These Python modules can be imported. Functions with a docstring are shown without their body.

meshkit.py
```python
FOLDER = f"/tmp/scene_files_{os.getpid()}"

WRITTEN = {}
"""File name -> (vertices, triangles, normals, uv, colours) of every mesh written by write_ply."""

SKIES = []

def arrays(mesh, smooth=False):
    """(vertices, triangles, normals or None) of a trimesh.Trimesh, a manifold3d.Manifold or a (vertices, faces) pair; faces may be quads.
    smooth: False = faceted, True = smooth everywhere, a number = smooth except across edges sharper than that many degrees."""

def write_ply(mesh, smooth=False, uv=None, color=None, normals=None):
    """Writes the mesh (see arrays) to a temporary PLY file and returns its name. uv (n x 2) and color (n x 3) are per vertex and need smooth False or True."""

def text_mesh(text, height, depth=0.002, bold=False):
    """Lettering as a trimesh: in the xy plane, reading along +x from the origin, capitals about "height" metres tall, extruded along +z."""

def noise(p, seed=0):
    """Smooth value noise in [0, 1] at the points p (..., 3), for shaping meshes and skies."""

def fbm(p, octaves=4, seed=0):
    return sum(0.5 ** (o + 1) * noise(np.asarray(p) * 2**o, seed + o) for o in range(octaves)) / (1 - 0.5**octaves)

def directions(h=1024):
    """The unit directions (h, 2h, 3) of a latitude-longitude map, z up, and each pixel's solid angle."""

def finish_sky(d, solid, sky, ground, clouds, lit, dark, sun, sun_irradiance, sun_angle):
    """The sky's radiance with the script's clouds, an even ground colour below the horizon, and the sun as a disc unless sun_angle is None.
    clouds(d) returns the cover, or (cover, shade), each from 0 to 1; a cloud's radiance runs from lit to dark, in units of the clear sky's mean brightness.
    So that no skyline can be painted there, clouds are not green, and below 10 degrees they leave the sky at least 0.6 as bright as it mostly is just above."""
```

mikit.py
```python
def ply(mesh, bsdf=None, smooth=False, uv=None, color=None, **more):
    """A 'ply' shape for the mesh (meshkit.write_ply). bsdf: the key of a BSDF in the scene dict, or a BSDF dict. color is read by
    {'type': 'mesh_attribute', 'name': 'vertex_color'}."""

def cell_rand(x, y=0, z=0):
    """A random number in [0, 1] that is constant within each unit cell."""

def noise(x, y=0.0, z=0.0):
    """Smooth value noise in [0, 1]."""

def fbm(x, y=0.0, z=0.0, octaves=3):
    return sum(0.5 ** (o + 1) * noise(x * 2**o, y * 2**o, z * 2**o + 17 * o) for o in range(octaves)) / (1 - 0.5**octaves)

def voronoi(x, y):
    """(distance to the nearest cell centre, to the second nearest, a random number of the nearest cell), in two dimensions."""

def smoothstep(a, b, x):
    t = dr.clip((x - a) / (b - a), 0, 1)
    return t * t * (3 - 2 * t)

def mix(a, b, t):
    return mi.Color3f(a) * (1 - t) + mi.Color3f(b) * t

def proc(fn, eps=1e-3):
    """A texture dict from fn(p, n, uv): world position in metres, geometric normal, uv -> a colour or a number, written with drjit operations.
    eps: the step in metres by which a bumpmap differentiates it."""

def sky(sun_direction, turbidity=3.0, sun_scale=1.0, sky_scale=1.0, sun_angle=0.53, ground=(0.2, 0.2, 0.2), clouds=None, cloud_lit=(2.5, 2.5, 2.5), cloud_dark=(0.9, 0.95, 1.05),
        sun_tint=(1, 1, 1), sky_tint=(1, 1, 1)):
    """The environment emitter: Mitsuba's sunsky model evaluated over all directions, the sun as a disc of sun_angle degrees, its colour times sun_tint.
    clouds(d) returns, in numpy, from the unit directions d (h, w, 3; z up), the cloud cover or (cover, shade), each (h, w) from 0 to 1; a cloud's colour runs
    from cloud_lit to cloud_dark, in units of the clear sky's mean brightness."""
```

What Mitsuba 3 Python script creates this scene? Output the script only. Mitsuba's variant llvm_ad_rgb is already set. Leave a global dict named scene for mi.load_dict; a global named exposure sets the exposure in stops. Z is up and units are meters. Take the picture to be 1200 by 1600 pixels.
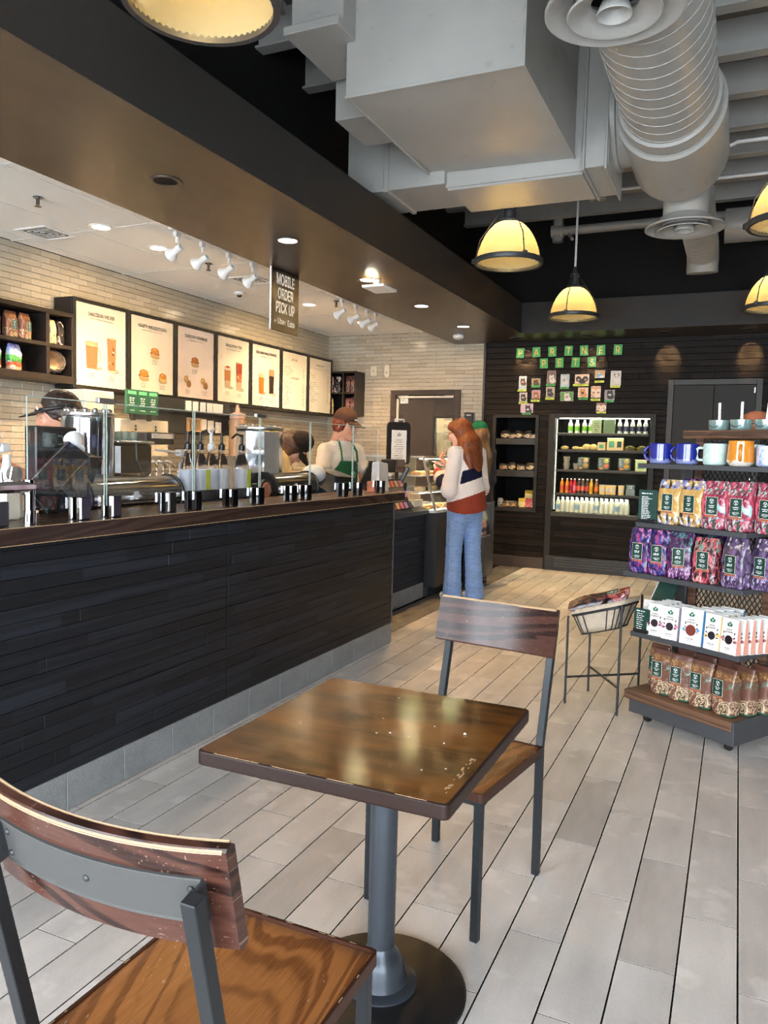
import math, random, numpy as np, trimesh, manifold3d
import mitsuba as mi, drjit as dr, mikit, meshkit
from shapely.geometry import Polygon, Point, box as sbox
from mikit import proc, noise, fbm, cell_rand, smoothstep, mix
T = mi.ScalarTransform4f
rng = random.Random(7)
nrng = np.random.default_rng(11)
scene, labels, W = {}, {}, {}

# ------------------------------------------------------------------ camera
CAM = np.array([0.0, 0.0, 1.42])
YAW, PITCH, ROLL = np.radians([24.405, 4.376, -1.416])
FWD = np.array([-math.sin(YAW) * math.cos(PITCH), math.cos(YAW) * math.cos(PITCH), -math.sin(PITCH)])
RGT = np.array([math.cos(YAW), math.sin(YAW), 0.0])
DWN = np.cross(FWD, RGT)
UPV = -(-math.sin(ROLL) * RGT + math.cos(ROLL) * DWN)
scene['camera'] = {'type': 'perspective', 'fov': math.degrees(2 * math.atan(600 / 1214.0)), 'fov_axis': 'x',
                   'near_clip': 0.05, 'far_clip': 100.0,
                   'to_world': T().look_at(origin=CAM.tolist(), target=(CAM + FWD).tolist(), up=UPV.tolist())}
exposure = 1.6

# ------------------------------------------------------------------ daylight through the shop windows (south front and east side)
DAY_SOUTH, DAY_EAST = [4.6, 5.0, 5.4], [5.6, 6.1, 6.6]
WARM = np.array([1.0, 0.66, 0.33])
SOUTH_PANES = [(-4.9, -3.7), (-3.6, -2.5), (-2.03, -1.72), (-1.45, -0.2), (-0.1, 1.1), (1.2, 2.2), (2.3, 3.3)]
EAST_PANES = [(-1.9, -0.6), (-0.5, 0.8), (0.9, 2.2), (2.3, 3.6), (3.7, 5.0)]


def pane_light(corner, eu, ev, L, weight):
    c, eu, ev = (np.array(a, float) for a in (corner, eu, ev))
    v = np.array([c, c + eu, c + eu + ev, c + ev])
    return mikit.ply((v, np.array([[0, 1, 2], [0, 2, 3]])), {'type': 'diffuse', 'reflectance': {'type': 'rgb', 'value': [0.05] * 3}},
                     emitter={'type': 'area', 'radiance': {'type': 'rgb', 'value': L}, 'sampling_weight': weight})


for i, (a, b) in enumerate(SOUTH_PANES):
    scene['window_%d__pane' % (i + 1)] = pane_light((b, -2.2, 0.25), (a - b, 0, 0), (0, 0, 2.6), DAY_SOUTH, 5.0)
for i, (a, b) in enumerate(EAST_PANES):
    scene['window_%d__pane' % (i + 1 + len(SOUTH_PANES))] = pane_light((3.4, a, 0.25), (0, b - a, 0), (0, 0, 2.6), DAY_EAST, 5.0)


# ------------------------------------------------------------------ helpers
def rgb(*c):
    c = c[0] if len(c) == 1 else c
    if np.isscalar(c):
        c = (c, c, c)
    return {'type': 'rgb', 'value': [float(x) for x in c]}


def srgb(r, g, b):
    return tuple(((x / 255.0) / 12.92 if x <= 10 else ((x / 255.0 + 0.055) / 1.055) ** 2.4) for x in (r, g, b))


def mat(name, base, rough=0.5, metal=0.0, spec=0.5, bump=None, scale=1.0, two=True, **kw):
    b = {'type': 'principled', 'base_color': base if isinstance(base, dict) else rgb(base), 'roughness': rough, 'metallic': metal, 'specular': spec, **kw}
    if bump is not None:
        b = {'type': 'bumpmap', 'arbitrary': bump, 'scale': scale, 'bsdf': b}
    scene[name] = {'type': 'twosided', 'bsdf': b} if two else b
    return name


def num(base):
    if base not in W:
        return base
    i = 1
    while '%s_%03d' % (base, i) in W:
        i += 1
    return '%s_%03d' % (base, i)


COUNT = {}


def newkey(name, parent=None):
    base = parent + '__' + name if parent else name
    if base not in W:
        return base
    i = COUNT.get(base, 0) + 1
    while '%s_%03d' % (base, i) in W:
        i += 1
    COUNT[base] = i
    return '%s_%03d' % (base, i)


def tag(k, label=None, cat=None, group=None, kind=None):
    d = {}
    if label: d['label'] = label
    if cat: d['category'] = cat
    if group: d['group'] = group
    if kind: d['kind'] = kind
    if d: labels[k] = {**labels.get(k, {}), **d}


def thing(name, label, cat, group=None, M=None):
    k = newkey(name)
    W[k] = np.eye(4) if M is None else np.asarray(M, float)
    tag(k, label, cat, group)
    return k


def setw(k):
    m = W[k]
    if not np.allclose(m, np.eye(4)):
        scene[k]['to_world'] = T(m.tolist())


def root(k):
    return k.split('__')[0]


def put(name, mesh, m, parent=None, smooth=False, label=None, cat=None, group=None, kind=None, color=None, M=None, **more):
    k = newkey(name, parent)
    d = mesh if isinstance(mesh, dict) else mikit.ply(mesh, m, smooth=smooth, color=color, **more)
    scene[k] = dict(d)
    base = W[root(k)] if parent and root(k) in W else np.eye(4)
    W[k] = base if M is None else base @ np.asarray(M, float)
    setw(k)
    tag(k, label, cat, group, kind)
    return k


def share(mesh, m, smooth=False, **kw):
    return mikit.ply(mesh, m, smooth=smooth, **kw)


def dup(src, M, label, group=None, cat=None, name=None):
    """A copy of a thing and all of its parts under the next number, moved by M (in world space)."""
    k = newkey(name or src.rstrip('0123456789').rstrip('_') if src[-4:-3] == '_' and src[-3:].isdigit() else (name or src))
    W[k] = M @ W[src]
    for s in [s for s in scene if s == src or s.startswith(src + '__')]:
        n = k + s[len(src):]
        scene[n] = dict(scene[s])
        W[n] = M @ W[s]
        setw(n)
        if s != src and s in labels:
            labels[n] = dict(labels[s])
    labels[k] = {**labels[src], 'label': label}
    if group: labels[k]['group'] = group
    if cat: labels[k]['category'] = cat
    return k


def tr(x=0, y=0, z=0, rz=0, rx=0, ry=0, s=1):
    def R(a, i, j):
        m = np.eye(4); c, n = math.cos(math.radians(a)), math.sin(math.radians(a))
        m[i, i] = m[j, j] = c; m[i, j] = -n; m[j, i] = n
        return m
    m = np.eye(4); m[:3, 3] = (x, y, z)
    sc = np.diag([*(np.ones(3) * s), 1.0])
    return m @ R(rz, 0, 1) @ R(rx, 1, 2) @ R(ry, 2, 0) @ sc


def frame(o, ex, ey, ez=None):
    ex, ey = np.asarray(ex, float), np.asarray(ey, float)
    ez = np.cross(ex, ey) if ez is None else np.asarray(ez, float)
    m = np.eye(4)
    m[:3, 0], m[:3, 1], m[:3, 2], m[:3, 3] = ex, ey, ez, o
    return m


def vf(m):
    if isinstance(m, tuple):
        v, f = m
        f = np.asarray(f)
        if f.shape[1] == 4:
            f = np.vstack([f[:, [0, 1, 2]], f[:, [0, 2, 3]]])
        return np.asarray(v, float), f
    if hasattr(m, 'to_mesh'):
        q = m.to_mesh()
        return np.array(q.vert_properties[:, :3], float), np.array(q.tri_verts)
    return np.array(m.vertices), np.array(m.faces)


def xf(mesh, M):
    v, f = vf(mesh)
    v = v @ M[:3, :3].T + M[:3, 3]
    if np.linalg.det(M[:3, :3]) < 0:
        f = f[:, ::-1]
    return v, f


def mv(mesh, x=0, y=0, z=0, **k):
    return xf(mesh, tr(x, y, z, **k))


def join(*ms):
    ms = [vf(m) for m in (ms[0] if len(ms) == 1 and isinstance(ms[0], list) else ms)]
    n, V, Fc = 0, [], []
    for v, f in ms:
        V.append(v); Fc.append(f + n); n += len(v)
    return np.vstack(V), np.vstack(Fc)


_cf = None


def box(lo, hi, c=0.0):
    """A box, its edges chamfered by c."""
    global _cf
    lo, hi = np.minimum(lo, hi).astype(float), np.maximum(lo, hi).astype(float)
    if c <= 0:
        v = np.array([[x, y, z] for x in (0, 1) for y in (0, 1) for z in (0, 1)], float) * (hi - lo) + lo
        return v, np.array([[0, 1, 3], [0, 3, 2], [4, 6, 7], [4, 7, 5], [0, 4, 5], [0, 5, 1], [2, 3, 7], [2, 7, 6], [0, 2, 6], [0, 6, 4], [1, 5, 7], [1, 7, 3]])
    c = min(c, 0.49 * (hi - lo).min())
    s = np.array([[x, y, z] for x in (-1, 1) for y in (-1, 1) for z in (-1, 1)], float)
    def pts(h, c):
        return np.vstack([s * h - s * c * np.array(m) for m in ((0, 1, 1), (1, 0, 1), (1, 1, 0))])
    if _cf is None:
        p = pts(np.ones(3), 0.2)
        h = trimesh.convex.convex_hull(trimesh.Trimesh(p, process=False))
        idx = [int(np.argmin(np.abs(p - q).sum(1))) for q in h.vertices]
        _cf = np.array(idx)[h.faces]
    return pts((hi - lo) / 2, c) + (lo + hi) / 2, _cf


def cbox(cx, cy, cz, sx, sy, sz, c=0.0):
    return box((cx - sx / 2, cy - sy / 2, cz - sz / 2), (cx + sx / 2, cy + sy / 2, cz + sz / 2), c)


def tile(w, h, d, c):
    """A face-bevelled slab: x 0..w, z 0..h, front at y = -d, no back."""
    v = np.array([[0, 0, 0], [w, 0, 0], [w, 0, h], [0, 0, h], [0, -d + c, 0], [w, -d + c, 0], [w, -d + c, h], [0, -d + c, h],
                  [c, -d, c], [w - c, -d, c], [w - c, -d, h - c], [c, -d, h - c]], float)
    q = [[0, 1, 5, 4], [1, 2, 6, 5], [2, 3, 7, 6], [3, 0, 4, 7], [4, 5, 9, 8], [5, 6, 10, 9], [6, 7, 11, 10], [7, 4, 8, 11], [8, 9, 10, 11]]
    return vf((v, np.array(q)))


def lathe(prof, n=24, rib=0.0):
    """Revolve (r, z) points about z; first to last upward gives outward normals. rib: every second column pulled in by that share."""
    prof = np.array(prof, float)
    a = np.arange(n) * 2 * np.pi / n
    k = np.where(np.arange(n) % 2 == 0, 1.0, 1.0 - rib)
    v = np.stack([prof[:, None, 0] * np.cos(a) * k, prof[:, None, 0] * np.sin(a) * k, np.repeat(prof[:, 1:], n, 1)], -1).reshape(-1, 3)
    i, j = np.meshgrid(np.arange(len(prof) - 1), np.arange(n), indexing='ij')
    q = np.stack([i * n + j, i * n + (j + 1) % n, (i + 1) * n + (j + 1) % n, (i + 1) * n + j], -1).reshape(-1, 4)
    return vf((v, q))


def cyl(r, z0, z1, n=20, c=0.0):
    p = [(1e-5, z0), (r - c, z0)] + ([(r, z0 + c), (r, z1 - c)] if c > 0 else [(r, z1)]) + [(r - c, z1), (1e-5, z1)]
    if c <= 0:
        p = [(1e-5, z0), (r, z0), (r, z1), (1e-5, z1)]
    return lathe(p, n)


def tube(P, r, n=8, closed=False):
    P = np.asarray(P, float)
    if np.isscalar(r):
        r = np.full(len(P), r)
    t = np.gradient(P, axis=0) if not closed else np.roll(P, -1, 0) - np.roll(P, 1, 0)
    t /= np.linalg.norm(t, axis=1, keepdims=True) + 1e-12
    up = np.array([0, 0, 1.0]) if np.abs(t[:, 2]).mean() < 0.8 else np.array([1.0, 0.17, 0])
    a = np.cross(t, up); a /= np.linalg.norm(a, axis=1, keepdims=True) + 1e-12
    b = np.cross(t, a)
    an = np.arange(n) * 2 * np.pi / n
    v = (P[:, None] + np.asarray(r)[:, None, None] * (np.cos(an)[None, :, None] * a[:, None] + np.sin(an)[None, :, None] * b[:, None])).reshape(-1, 3)
    m = len(P)
    i, j = np.meshgrid(np.arange(m if closed else m - 1), np.arange(n), indexing='ij')
    q = np.stack([i * n + j, ((i + 1) % m) * n + j, ((i + 1) % m) * n + (j + 1) % n, i * n + (j + 1) % n], -1).reshape(-1, 4)
    f = np.vstack([q[:, [0, 1, 2]], q[:, [0, 2, 3]]])
    f = f[:, ::-1]
    if not closed:
        v = np.vstack([v, P[:1], P[-1:]])
        k = np.arange(n)
        f = np.vstack([f, np.stack([np.full(n, m * n), (k + 1) % n, k], 1)[:, ::-1], np.stack([np.full(n, m * n + 1), (m - 1) * n + k, (m - 1) * n + (k + 1) % n], 1)[:, ::-1]])
    return v, f


def fixn(m):
    t = trimesh.Trimesh(*vf(m), process=False)
    trimesh.repair.fix_normals(t, multibody=True)
    return np.array(t.vertices), np.array(t.faces)


def bar(p0, p1, w, h=None, c=0.0015):
    """A rectangular bar from p0 to p1."""
    p0, p1 = np.asarray(p0, float), np.asarray(p1, float)
    h = h or w
    L = np.linalg.norm(p1 - p0)
    z = (p1 - p0) / L
    x = np.cross([0, 1.0, 0], z) if abs(z[1]) < 0.9 else np.cross([1.0, 0, 0], z)
    x /= np.linalg.norm(x)
    y = np.cross(z, x)
    return xf(box((-w / 2, -h / 2, 0), (w / 2, h / 2, L), c), frame(p0, x, y, z))


def prism(poly, d):
    """A shapely polygon (or list of points) extruded along z from 0 to d."""
    p = poly if hasattr(poly, 'geom_type') else Polygon(poly)
    gs = getattr(p, 'geoms', [p])
    return join([vf(trimesh.creation.extrude_polygon(g, d, engine='earcut')) for g in gs])


def hull(P):
    h = trimesh.convex.convex_hull(np.asarray(P, float))
    return np.array(h.vertices), np.array(h.faces)


def ball(r=1.0, sub=2):
    s = trimesh.creation.icosphere(sub, r)
    return np.array(s.vertices), np.array(s.faces)


def ell(cx, cy, cz, rx, ry, rz, sub=2):
    v, f = ball(1.0, sub)
    return v * [rx, ry, rz] + [cx, cy, cz], f


def words(s, h, M, d=0.001, bold=False, center=True, stretch=1.0):
    """Lettering of cap height h on the plane of M (x reads on, y up, z out)."""
    v, f = vf(meshkit.text_mesh(s, h, d, bold))
    if center:
        v = v - [(v[:, 0].min() + v[:, 0].max()) / 2, 0, 0]
    return xf((v * [stretch, 1, 1], f), M)


def sdfmesh(fn, lo, hi, h):
    """Surface nets of the field fn(P) < 0 on a grid of step h."""
    lo, hi = np.asarray(lo, float), np.asarray(hi, float)
    n = np.ceil((hi - lo) / h).astype(int) + 1
    ax = [lo[k] + h * np.arange(n[k]) for k in range(3)]
    G = np.stack(np.meshgrid(*ax, indexing='ij'), -1).astype(np.float32)
    D = fn(G)
    S = D < 0
    acc = np.zeros((*(n - 1), 3), np.float32); cnt = np.zeros(n - 1, np.int32)
    for a in range(3):
        sl0 = [slice(None)] * 3; sl1 = [slice(None)] * 3
        sl0[a] = slice(0, -1); sl1[a] = slice(1, None)
        d0, d1 = D[tuple(sl0)], D[tuple(sl1)]
        x = (d0 < 0) != (d1 < 0)
        t = np.where(x, d0 / np.where(x, d0 - d1, 1), 0)
        P = G[tuple(sl0)].copy(); P[..., a] += t * h
        b, c = [k for k in range(3) if k != a]
        for db in (0, 1):
            for dc in (0, 1):
                s = [slice(None)] * 3
                s[b] = slice(db, n[b] - 1 + db); s[c] = slice(dc, n[c] - 1 + dc)
                m = x[tuple(s)]
                acc += np.where(m[..., None], P[tuple(s)], 0); cnt += m
    idx = np.full(n - 1, -1); on = cnt > 0
    idx[on] = np.arange(on.sum())
    V = acc[on] / cnt[on][:, None]
    Q = []
    for a in range(3):
        b, c = (a + 1) % 3, (a + 2) % 3
        sl0 = [slice(1, -1)] * 3; sl1 = [slice(1, -1)] * 3
        sl0[a] = slice(0, -1); sl1[a] = slice(1, None)
        s0, s1 = S[tuple(sl0)], S[tuple(sl1)]
        w = np.argwhere(s0 != s1)
        if not len(w): continue
        flip = s0[tuple(w.T)]
        w = w + [0 if k == a else 1 for k in range(3)]
        def at(db, dc):
            q = w.copy(); q[:, b] -= db; q[:, c] -= dc
            return idx[tuple(q.T)]
        q = np.stack([at(1, 1), at(0, 1), at(0, 0), at(1, 0)], 1)
        q[~flip] = q[~flip][:, ::-1]
        Q.append(q)
    Q = np.vstack(Q)
    return V.astype(float), np.vstack([Q[:, [0, 1, 2]], Q[:, [0, 2, 3]]])


def project(p):
    q = np.asarray(p, float) - CAM
    R = np.array([math.cos(ROLL) * RGT + math.sin(ROLL) * DWN, -UPV, FWD])
    q = q @ R.T
    return 600 + 1214 * q[..., 0] / q[..., 2], 800 + 1214 * q[..., 1] / q[..., 2], q[..., 2]


def in_view(quads, most=300):
    """Which pieces (n, 4, 3 corners) show largest in the frame: sets the pieces built one by one apart from the rest."""
    x, y, z = project(np.asarray(quads))
    area = 0.5 * np.abs((x[:, 2] - x[:, 0]) * (y[:, 3] - y[:, 1]) - (x[:, 3] - x[:, 1]) * (y[:, 2] - y[:, 0]))
    ok = (z.min(1) > 0.1) & (x.max(1) > 0) & (x.min(1) < 1200) & (y.max(1) > 0) & (y.min(1) < 1600)
    area = np.where(ok, area, -1)
    order = np.argsort(-area)[:most]
    sel = np.zeros(len(area), bool); sel[order[area[order] > 0]] = True
    return sel

# ------------------------------------------------------------------ materials
def oak(u, v, w, rings=30.0, warp=16.0):
    """0..1 figure of an oak board, u along the grain: arched rings and fine pores."""
    t = v * rings + warp * (fbm(u * 0.55, v * 2.3, w * 2.3, 2) - 0.5) + 1.1 * fbm(u * 5.0, v * 40.0, w * 12.0, 2)
    a = noise(t * 1.9, 0.37 * u)
    ring = smoothstep(0.42, 0.66, a)
    pore = noise(u * 22.0, v * 420.0, w * 90.0)
    return dr.clip(ring * 0.7 + 0.4 * (pore - 0.15), 0, 1)


def floor_col(p, n, uv):
    i, = (dr.floor((p.x - 0.0735) / 0.1565),)
    j = dr.floor((p.y - 2.52 + 0.31375 * (1 - (i - 2 * dr.floor(i / 2)))) / 0.6275)
    k = cell_rand(i, j, 3)
    q = cell_rand(i, j, 5)
    base = mix((0.50, 0.455, 0.42), (0.60, 0.553, 0.515), k)
    base = dr.select(q > 0.93, base * 0.80, base)
    st = fbm(p.x * 14 + k * 40, p.y * 3.2 + k * 17, 0, 4)
    cl = fbm(p.x * 5 + q * 90, p.y * 4 + k * 31, 1, 3)
    fine = noise(p.x * 260, p.y * 190)
    base = base * (0.78 + 0.30 * st + 0.20 * cl - 0.06 * fine)
    scuff = smoothstep(0.64, 0.78, fbm(p.x * 7 + q * 50, p.y * 9, 4, 4))
    return mix(base, base * 1.12 + mi.Color3f(0.02), scuff)


def char_col(p, n, uv):
    i = dr.floor(p.z / 0.0524)
    j = dr.floor((p.y + i * 0.37) / 0.61)
    k = cell_rand(i, j, 8)
    g = oak(p.y + k * 9, p.z + k * 3, p.x, 60.0, 12.0)
    c = mix((0.0050, 0.0066, 0.0102), (0.0105, 0.0138, 0.0208), k * k)
    return c * (0.6 + 0.6 * g)


def wallwood_col(p, n, uv):
    i = dr.floor(p.z / 0.0715)
    j = dr.floor((p.x + i * 0.53) / 1.13)
    k = cell_rand(i, j, 2)
    g = oak(p.x + k * 9, p.z + k * 5, p.y, 46.0, 10.0)
    c = mix((0.0062, 0.0045, 0.0036), (0.0145, 0.0100, 0.0078), k)
    return c * (0.5 + 0.9 * g)


def brown_top(p, n, uv):
    g = oak(p.x, p.y, p.z, 26.0, 18.0)
    m = smoothstep(0.3, 0.75, fbm(p.x * 4, p.y * 9, 2, 4))
    c = mix((0.022, 0.0072, 0.0026), (0.185, 0.062, 0.0115), 0.78 * m + 0.22 * g)
    sc = smoothstep(0.90, 0.94, noise(p.x * 190 + p.y * 60, p.y * 21, 3)) * smoothstep(0.55, 0.7, noise(p.x * 9, p.y * 9, 7))
    return mix(c, (0.20, 0.13, 0.08), 0.25 * sc)


def seat_wood(p, n, uv):
    g = oak(p.y, p.x, p.z, 52.0, 44.0)
    c = mix((0.33, 0.125, 0.036), (0.135, 0.043, 0.013), g)
    sc = smoothstep(0.88, 0.93, noise(p.x * 330 + p.y * 90, p.y * 70, 3)) * smoothstep(0.5, 0.66, noise(p.x * 11, p.y * 11, 7))
    return mix(c, (0.50, 0.36, 0.24), 0.5 * sc)


def back_wood(p, n, uv):
    g = oak(p.x, p.z, p.y, 48.0, 40.0)
    c = mix((0.066, 0.026, 0.018), (0.010, 0.0045, 0.004), g)
    sc = smoothstep(0.90, 0.94, noise(p.x * 210, p.z * 330, 3)) * smoothstep(0.45, 0.6, noise(p.x * 9, p.z * 9, 7))
    return mix(c, (0.30, 0.22, 0.16), 0.4 * sc)


def walnut(p, n, uv):
    g = oak(p.y, p.z, p.x, 30.0, 20.0)
    return mix((0.052, 0.027, 0.020), (0.021, 0.0105, 0.0082), g)


def rack_wood(p, n, uv):
    g = oak(p.x * 0.91 - p.y * 0.41, p.z * 1.6, p.x * 0.41 + p.y * 0.91, 34.0, 12.0)
    return mix((0.17, 0.085, 0.048), (0.055, 0.025, 0.015), g)


def kick_col(p, n, uv):
    a = fbm(p.y * 7, p.z * 11, p.x * 7, 4)
    return mix((0.18, 0.187, 0.19), (0.27, 0.28, 0.28), a) * (0.9 + 0.2 * noise(p.y * 160, p.z * 160, p.x * 160))


def paint_grey(p, n, uv):
    a = fbm(p.x * 3, p.y * 3, p.z * 3, 3)
    s = smoothstep(0.7, 0.78, fbm(p.x * 17, p.y * 17, p.z * 17, 3))
    return mix((0.27, 0.27, 0.255), (0.32, 0.32, 0.30), a) * (1 - 0.12 * s)


def ceil_bump(p, n, uv):
    return noise(p.x * 330, p.y * 330, p.z * 330)


def soffit_col(p, n, uv):
    a = fbm(p.x * 6, p.y * 2.2, p.z * 6, 4)
    return mix((0.022, 0.0175, 0.0145), (0.034, 0.027, 0.0215), a)


def knit_bump(p, n, uv):
    return dr.abs(dr.sin(uv.x * 3.14159))


mat('floor_tile', proc(floor_col), 0.42, spec=0.45)
mat('grout', (0.008, 0.0075, 0.007), 0.95, spec=0.1)
mat('dark_tile', proc(lambda p, n, uv: mi.Color3f(0.12, 0.105, 0.092) * (0.7 + 0.6 * fbm(p.x * 12, p.y * 5, 0, 3))), 0.5)
mat('char_wood', proc(char_col), 0.52, spec=0.42)
mat('wall_wood', proc(wallwood_col), 0.6, spec=0.16)
mat('kick_tile', proc(kick_col), 0.5)
mat('kick_brown', (0.05, 0.036, 0.030), 0.5)
TILES = [mat('ivory_tile', (0.44, 0.385, 0.295), 0.16, spec=0.55), mat('ivory_tile_pale', (0.48, 0.425, 0.335), 0.18, spec=0.55), mat('ivory_tile_dusk', (0.40, 0.345, 0.26), 0.16, spec=0.55)]
mat('tile_joint', (0.035, 0.027, 0.022), 0.9)
mat('ceiling_white', (0.70, 0.665, 0.60), 0.9, bump=proc(ceil_bump), scale=0.0004)
mat('soffit_paint', proc(soffit_col), 0.33, spec=0.5)
mat('fascia_paint', (0.0205, 0.0205, 0.0205), 0.6, spec=0.3)
mat('black_paint', (0.0075, 0.0075, 0.008), 0.8, spec=0.2)
mat('duct_paint', proc(paint_grey), 0.42, spec=0.45)
mat('deck_paint', (0.11, 0.105, 0.10), 0.7)
mat('plain_wall', (0.42, 0.40, 0.37), 0.8)
mat('brown_top', proc(brown_top), 0.17, spec=0.42)
mat('brown_edge', (0.019, 0.0085, 0.006), 0.42, spec=0.3)
mat('worn_edge', (0.42, 0.28, 0.16), 0.6)
mat('seat_wood', proc(seat_wood), 0.30, spec=0.5, clearcoat=0.25, clearcoat_gloss=0.7)
mat('seat_edge', (0.042, 0.014, 0.007), 0.45, spec=0.3)
mat('back_wood', proc(back_wood), 0.20, spec=0.36)
mat('walnut', proc(walnut), 0.28, spec=0.5)
mat('rack_wood', proc(rack_wood), 0.5)
mat('steel_leg', (0.020, 0.023, 0.026), 0.38, metal=0.4, spec=0.4)
mat('steel_plate', (0.062, 0.062, 0.060), 0.6, metal=0.2, spec=0.3)
mat('blue_pole', (0.052, 0.062, 0.075), 0.32, metal=0.5)
mat('base_black', (0.010, 0.0102, 0.011), 0.42, spec=0.25)
mat('chrome', (0.72, 0.73, 0.74), 0.07, metal=1.0)
mat('brushed', (0.66, 0.65, 0.63), 0.30, metal=1.0)
mat('shelf_dark', (0.013, 0.0095, 0.008), 0.5, spec=0.3)
mat('frame_black', (0.006, 0.0058, 0.0058), 0.45, spec=0.35)
mat('door_grey', (0.019, 0.0185, 0.018), 0.55, spec=0.3)
mat('dark_chrome', (0.16, 0.17, 0.19), 0.12, metal=1.0)
mat('black_metal', (0.022, 0.024, 0.027), 0.42, spec=0.5)
mat('charcoal_metal', (0.052, 0.055, 0.060), 0.45, spec=0.5)
mat('black_plastic', (0.012, 0.012, 0.013), 0.32, spec=0.5)
mat('black_gloss', (0.008, 0.009, 0.011), 0.08, spec=0.6)
mat('white_plastic', (0.72, 0.72, 0.70), 0.35)
mat('cream_plastic', (0.66, 0.60, 0.48), 0.5)
mat('white_paper', (0.78, 0.77, 0.74), 0.8)
mat('ink', (0.03, 0.028, 0.026), 0.8)
mat('grey_ink', (0.22, 0.19, 0.16), 0.8)
mat('board_paper', (0.64, 0.565, 0.465), 0.8)
mat('board_pink', (0.64, 0.545, 0.485), 0.8)
mat('white_ink', (0.80, 0.80, 0.78), 0.7)
mat('deep_green', (0.008, 0.040, 0.030), 0.5)
mat('sign_green', (0.012, 0.075, 0.042), 0.5)
mat('mint', (0.12, 0.42, 0.22), 0.6)
mat('gold', (0.80, 0.55, 0.13), 0.5)
mat('lime', (0.62, 0.70, 0.10), 0.6)
mat('copper', (0.40, 0.13, 0.065), 0.35, spec=0.5)
mat('dough', (0.58, 0.36, 0.15), 0.7)
mat('pale_dough', (0.70, 0.56, 0.34), 0.7)
mat('print', {'type': 'mesh_attribute', 'name': 'vertex_color'}, 0.45, spec=0.45)
mat('foil', {'type': 'mesh_attribute', 'name': 'vertex_color'}, 0.26, spec=0.6, clearcoat=0.3, clearcoat_gloss=0.85)
mat('cloth', {'type': 'mesh_attribute', 'name': 'vertex_color'}, 0.95, spec=0.15, sheen=0.3)
mat('skin', {'type': 'mesh_attribute', 'name': 'vertex_color'}, 0.5, spec=0.35)
mat('hair_mat', {'type': 'mesh_attribute', 'name': 'vertex_color'}, 0.42, spec=0.4)
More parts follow.
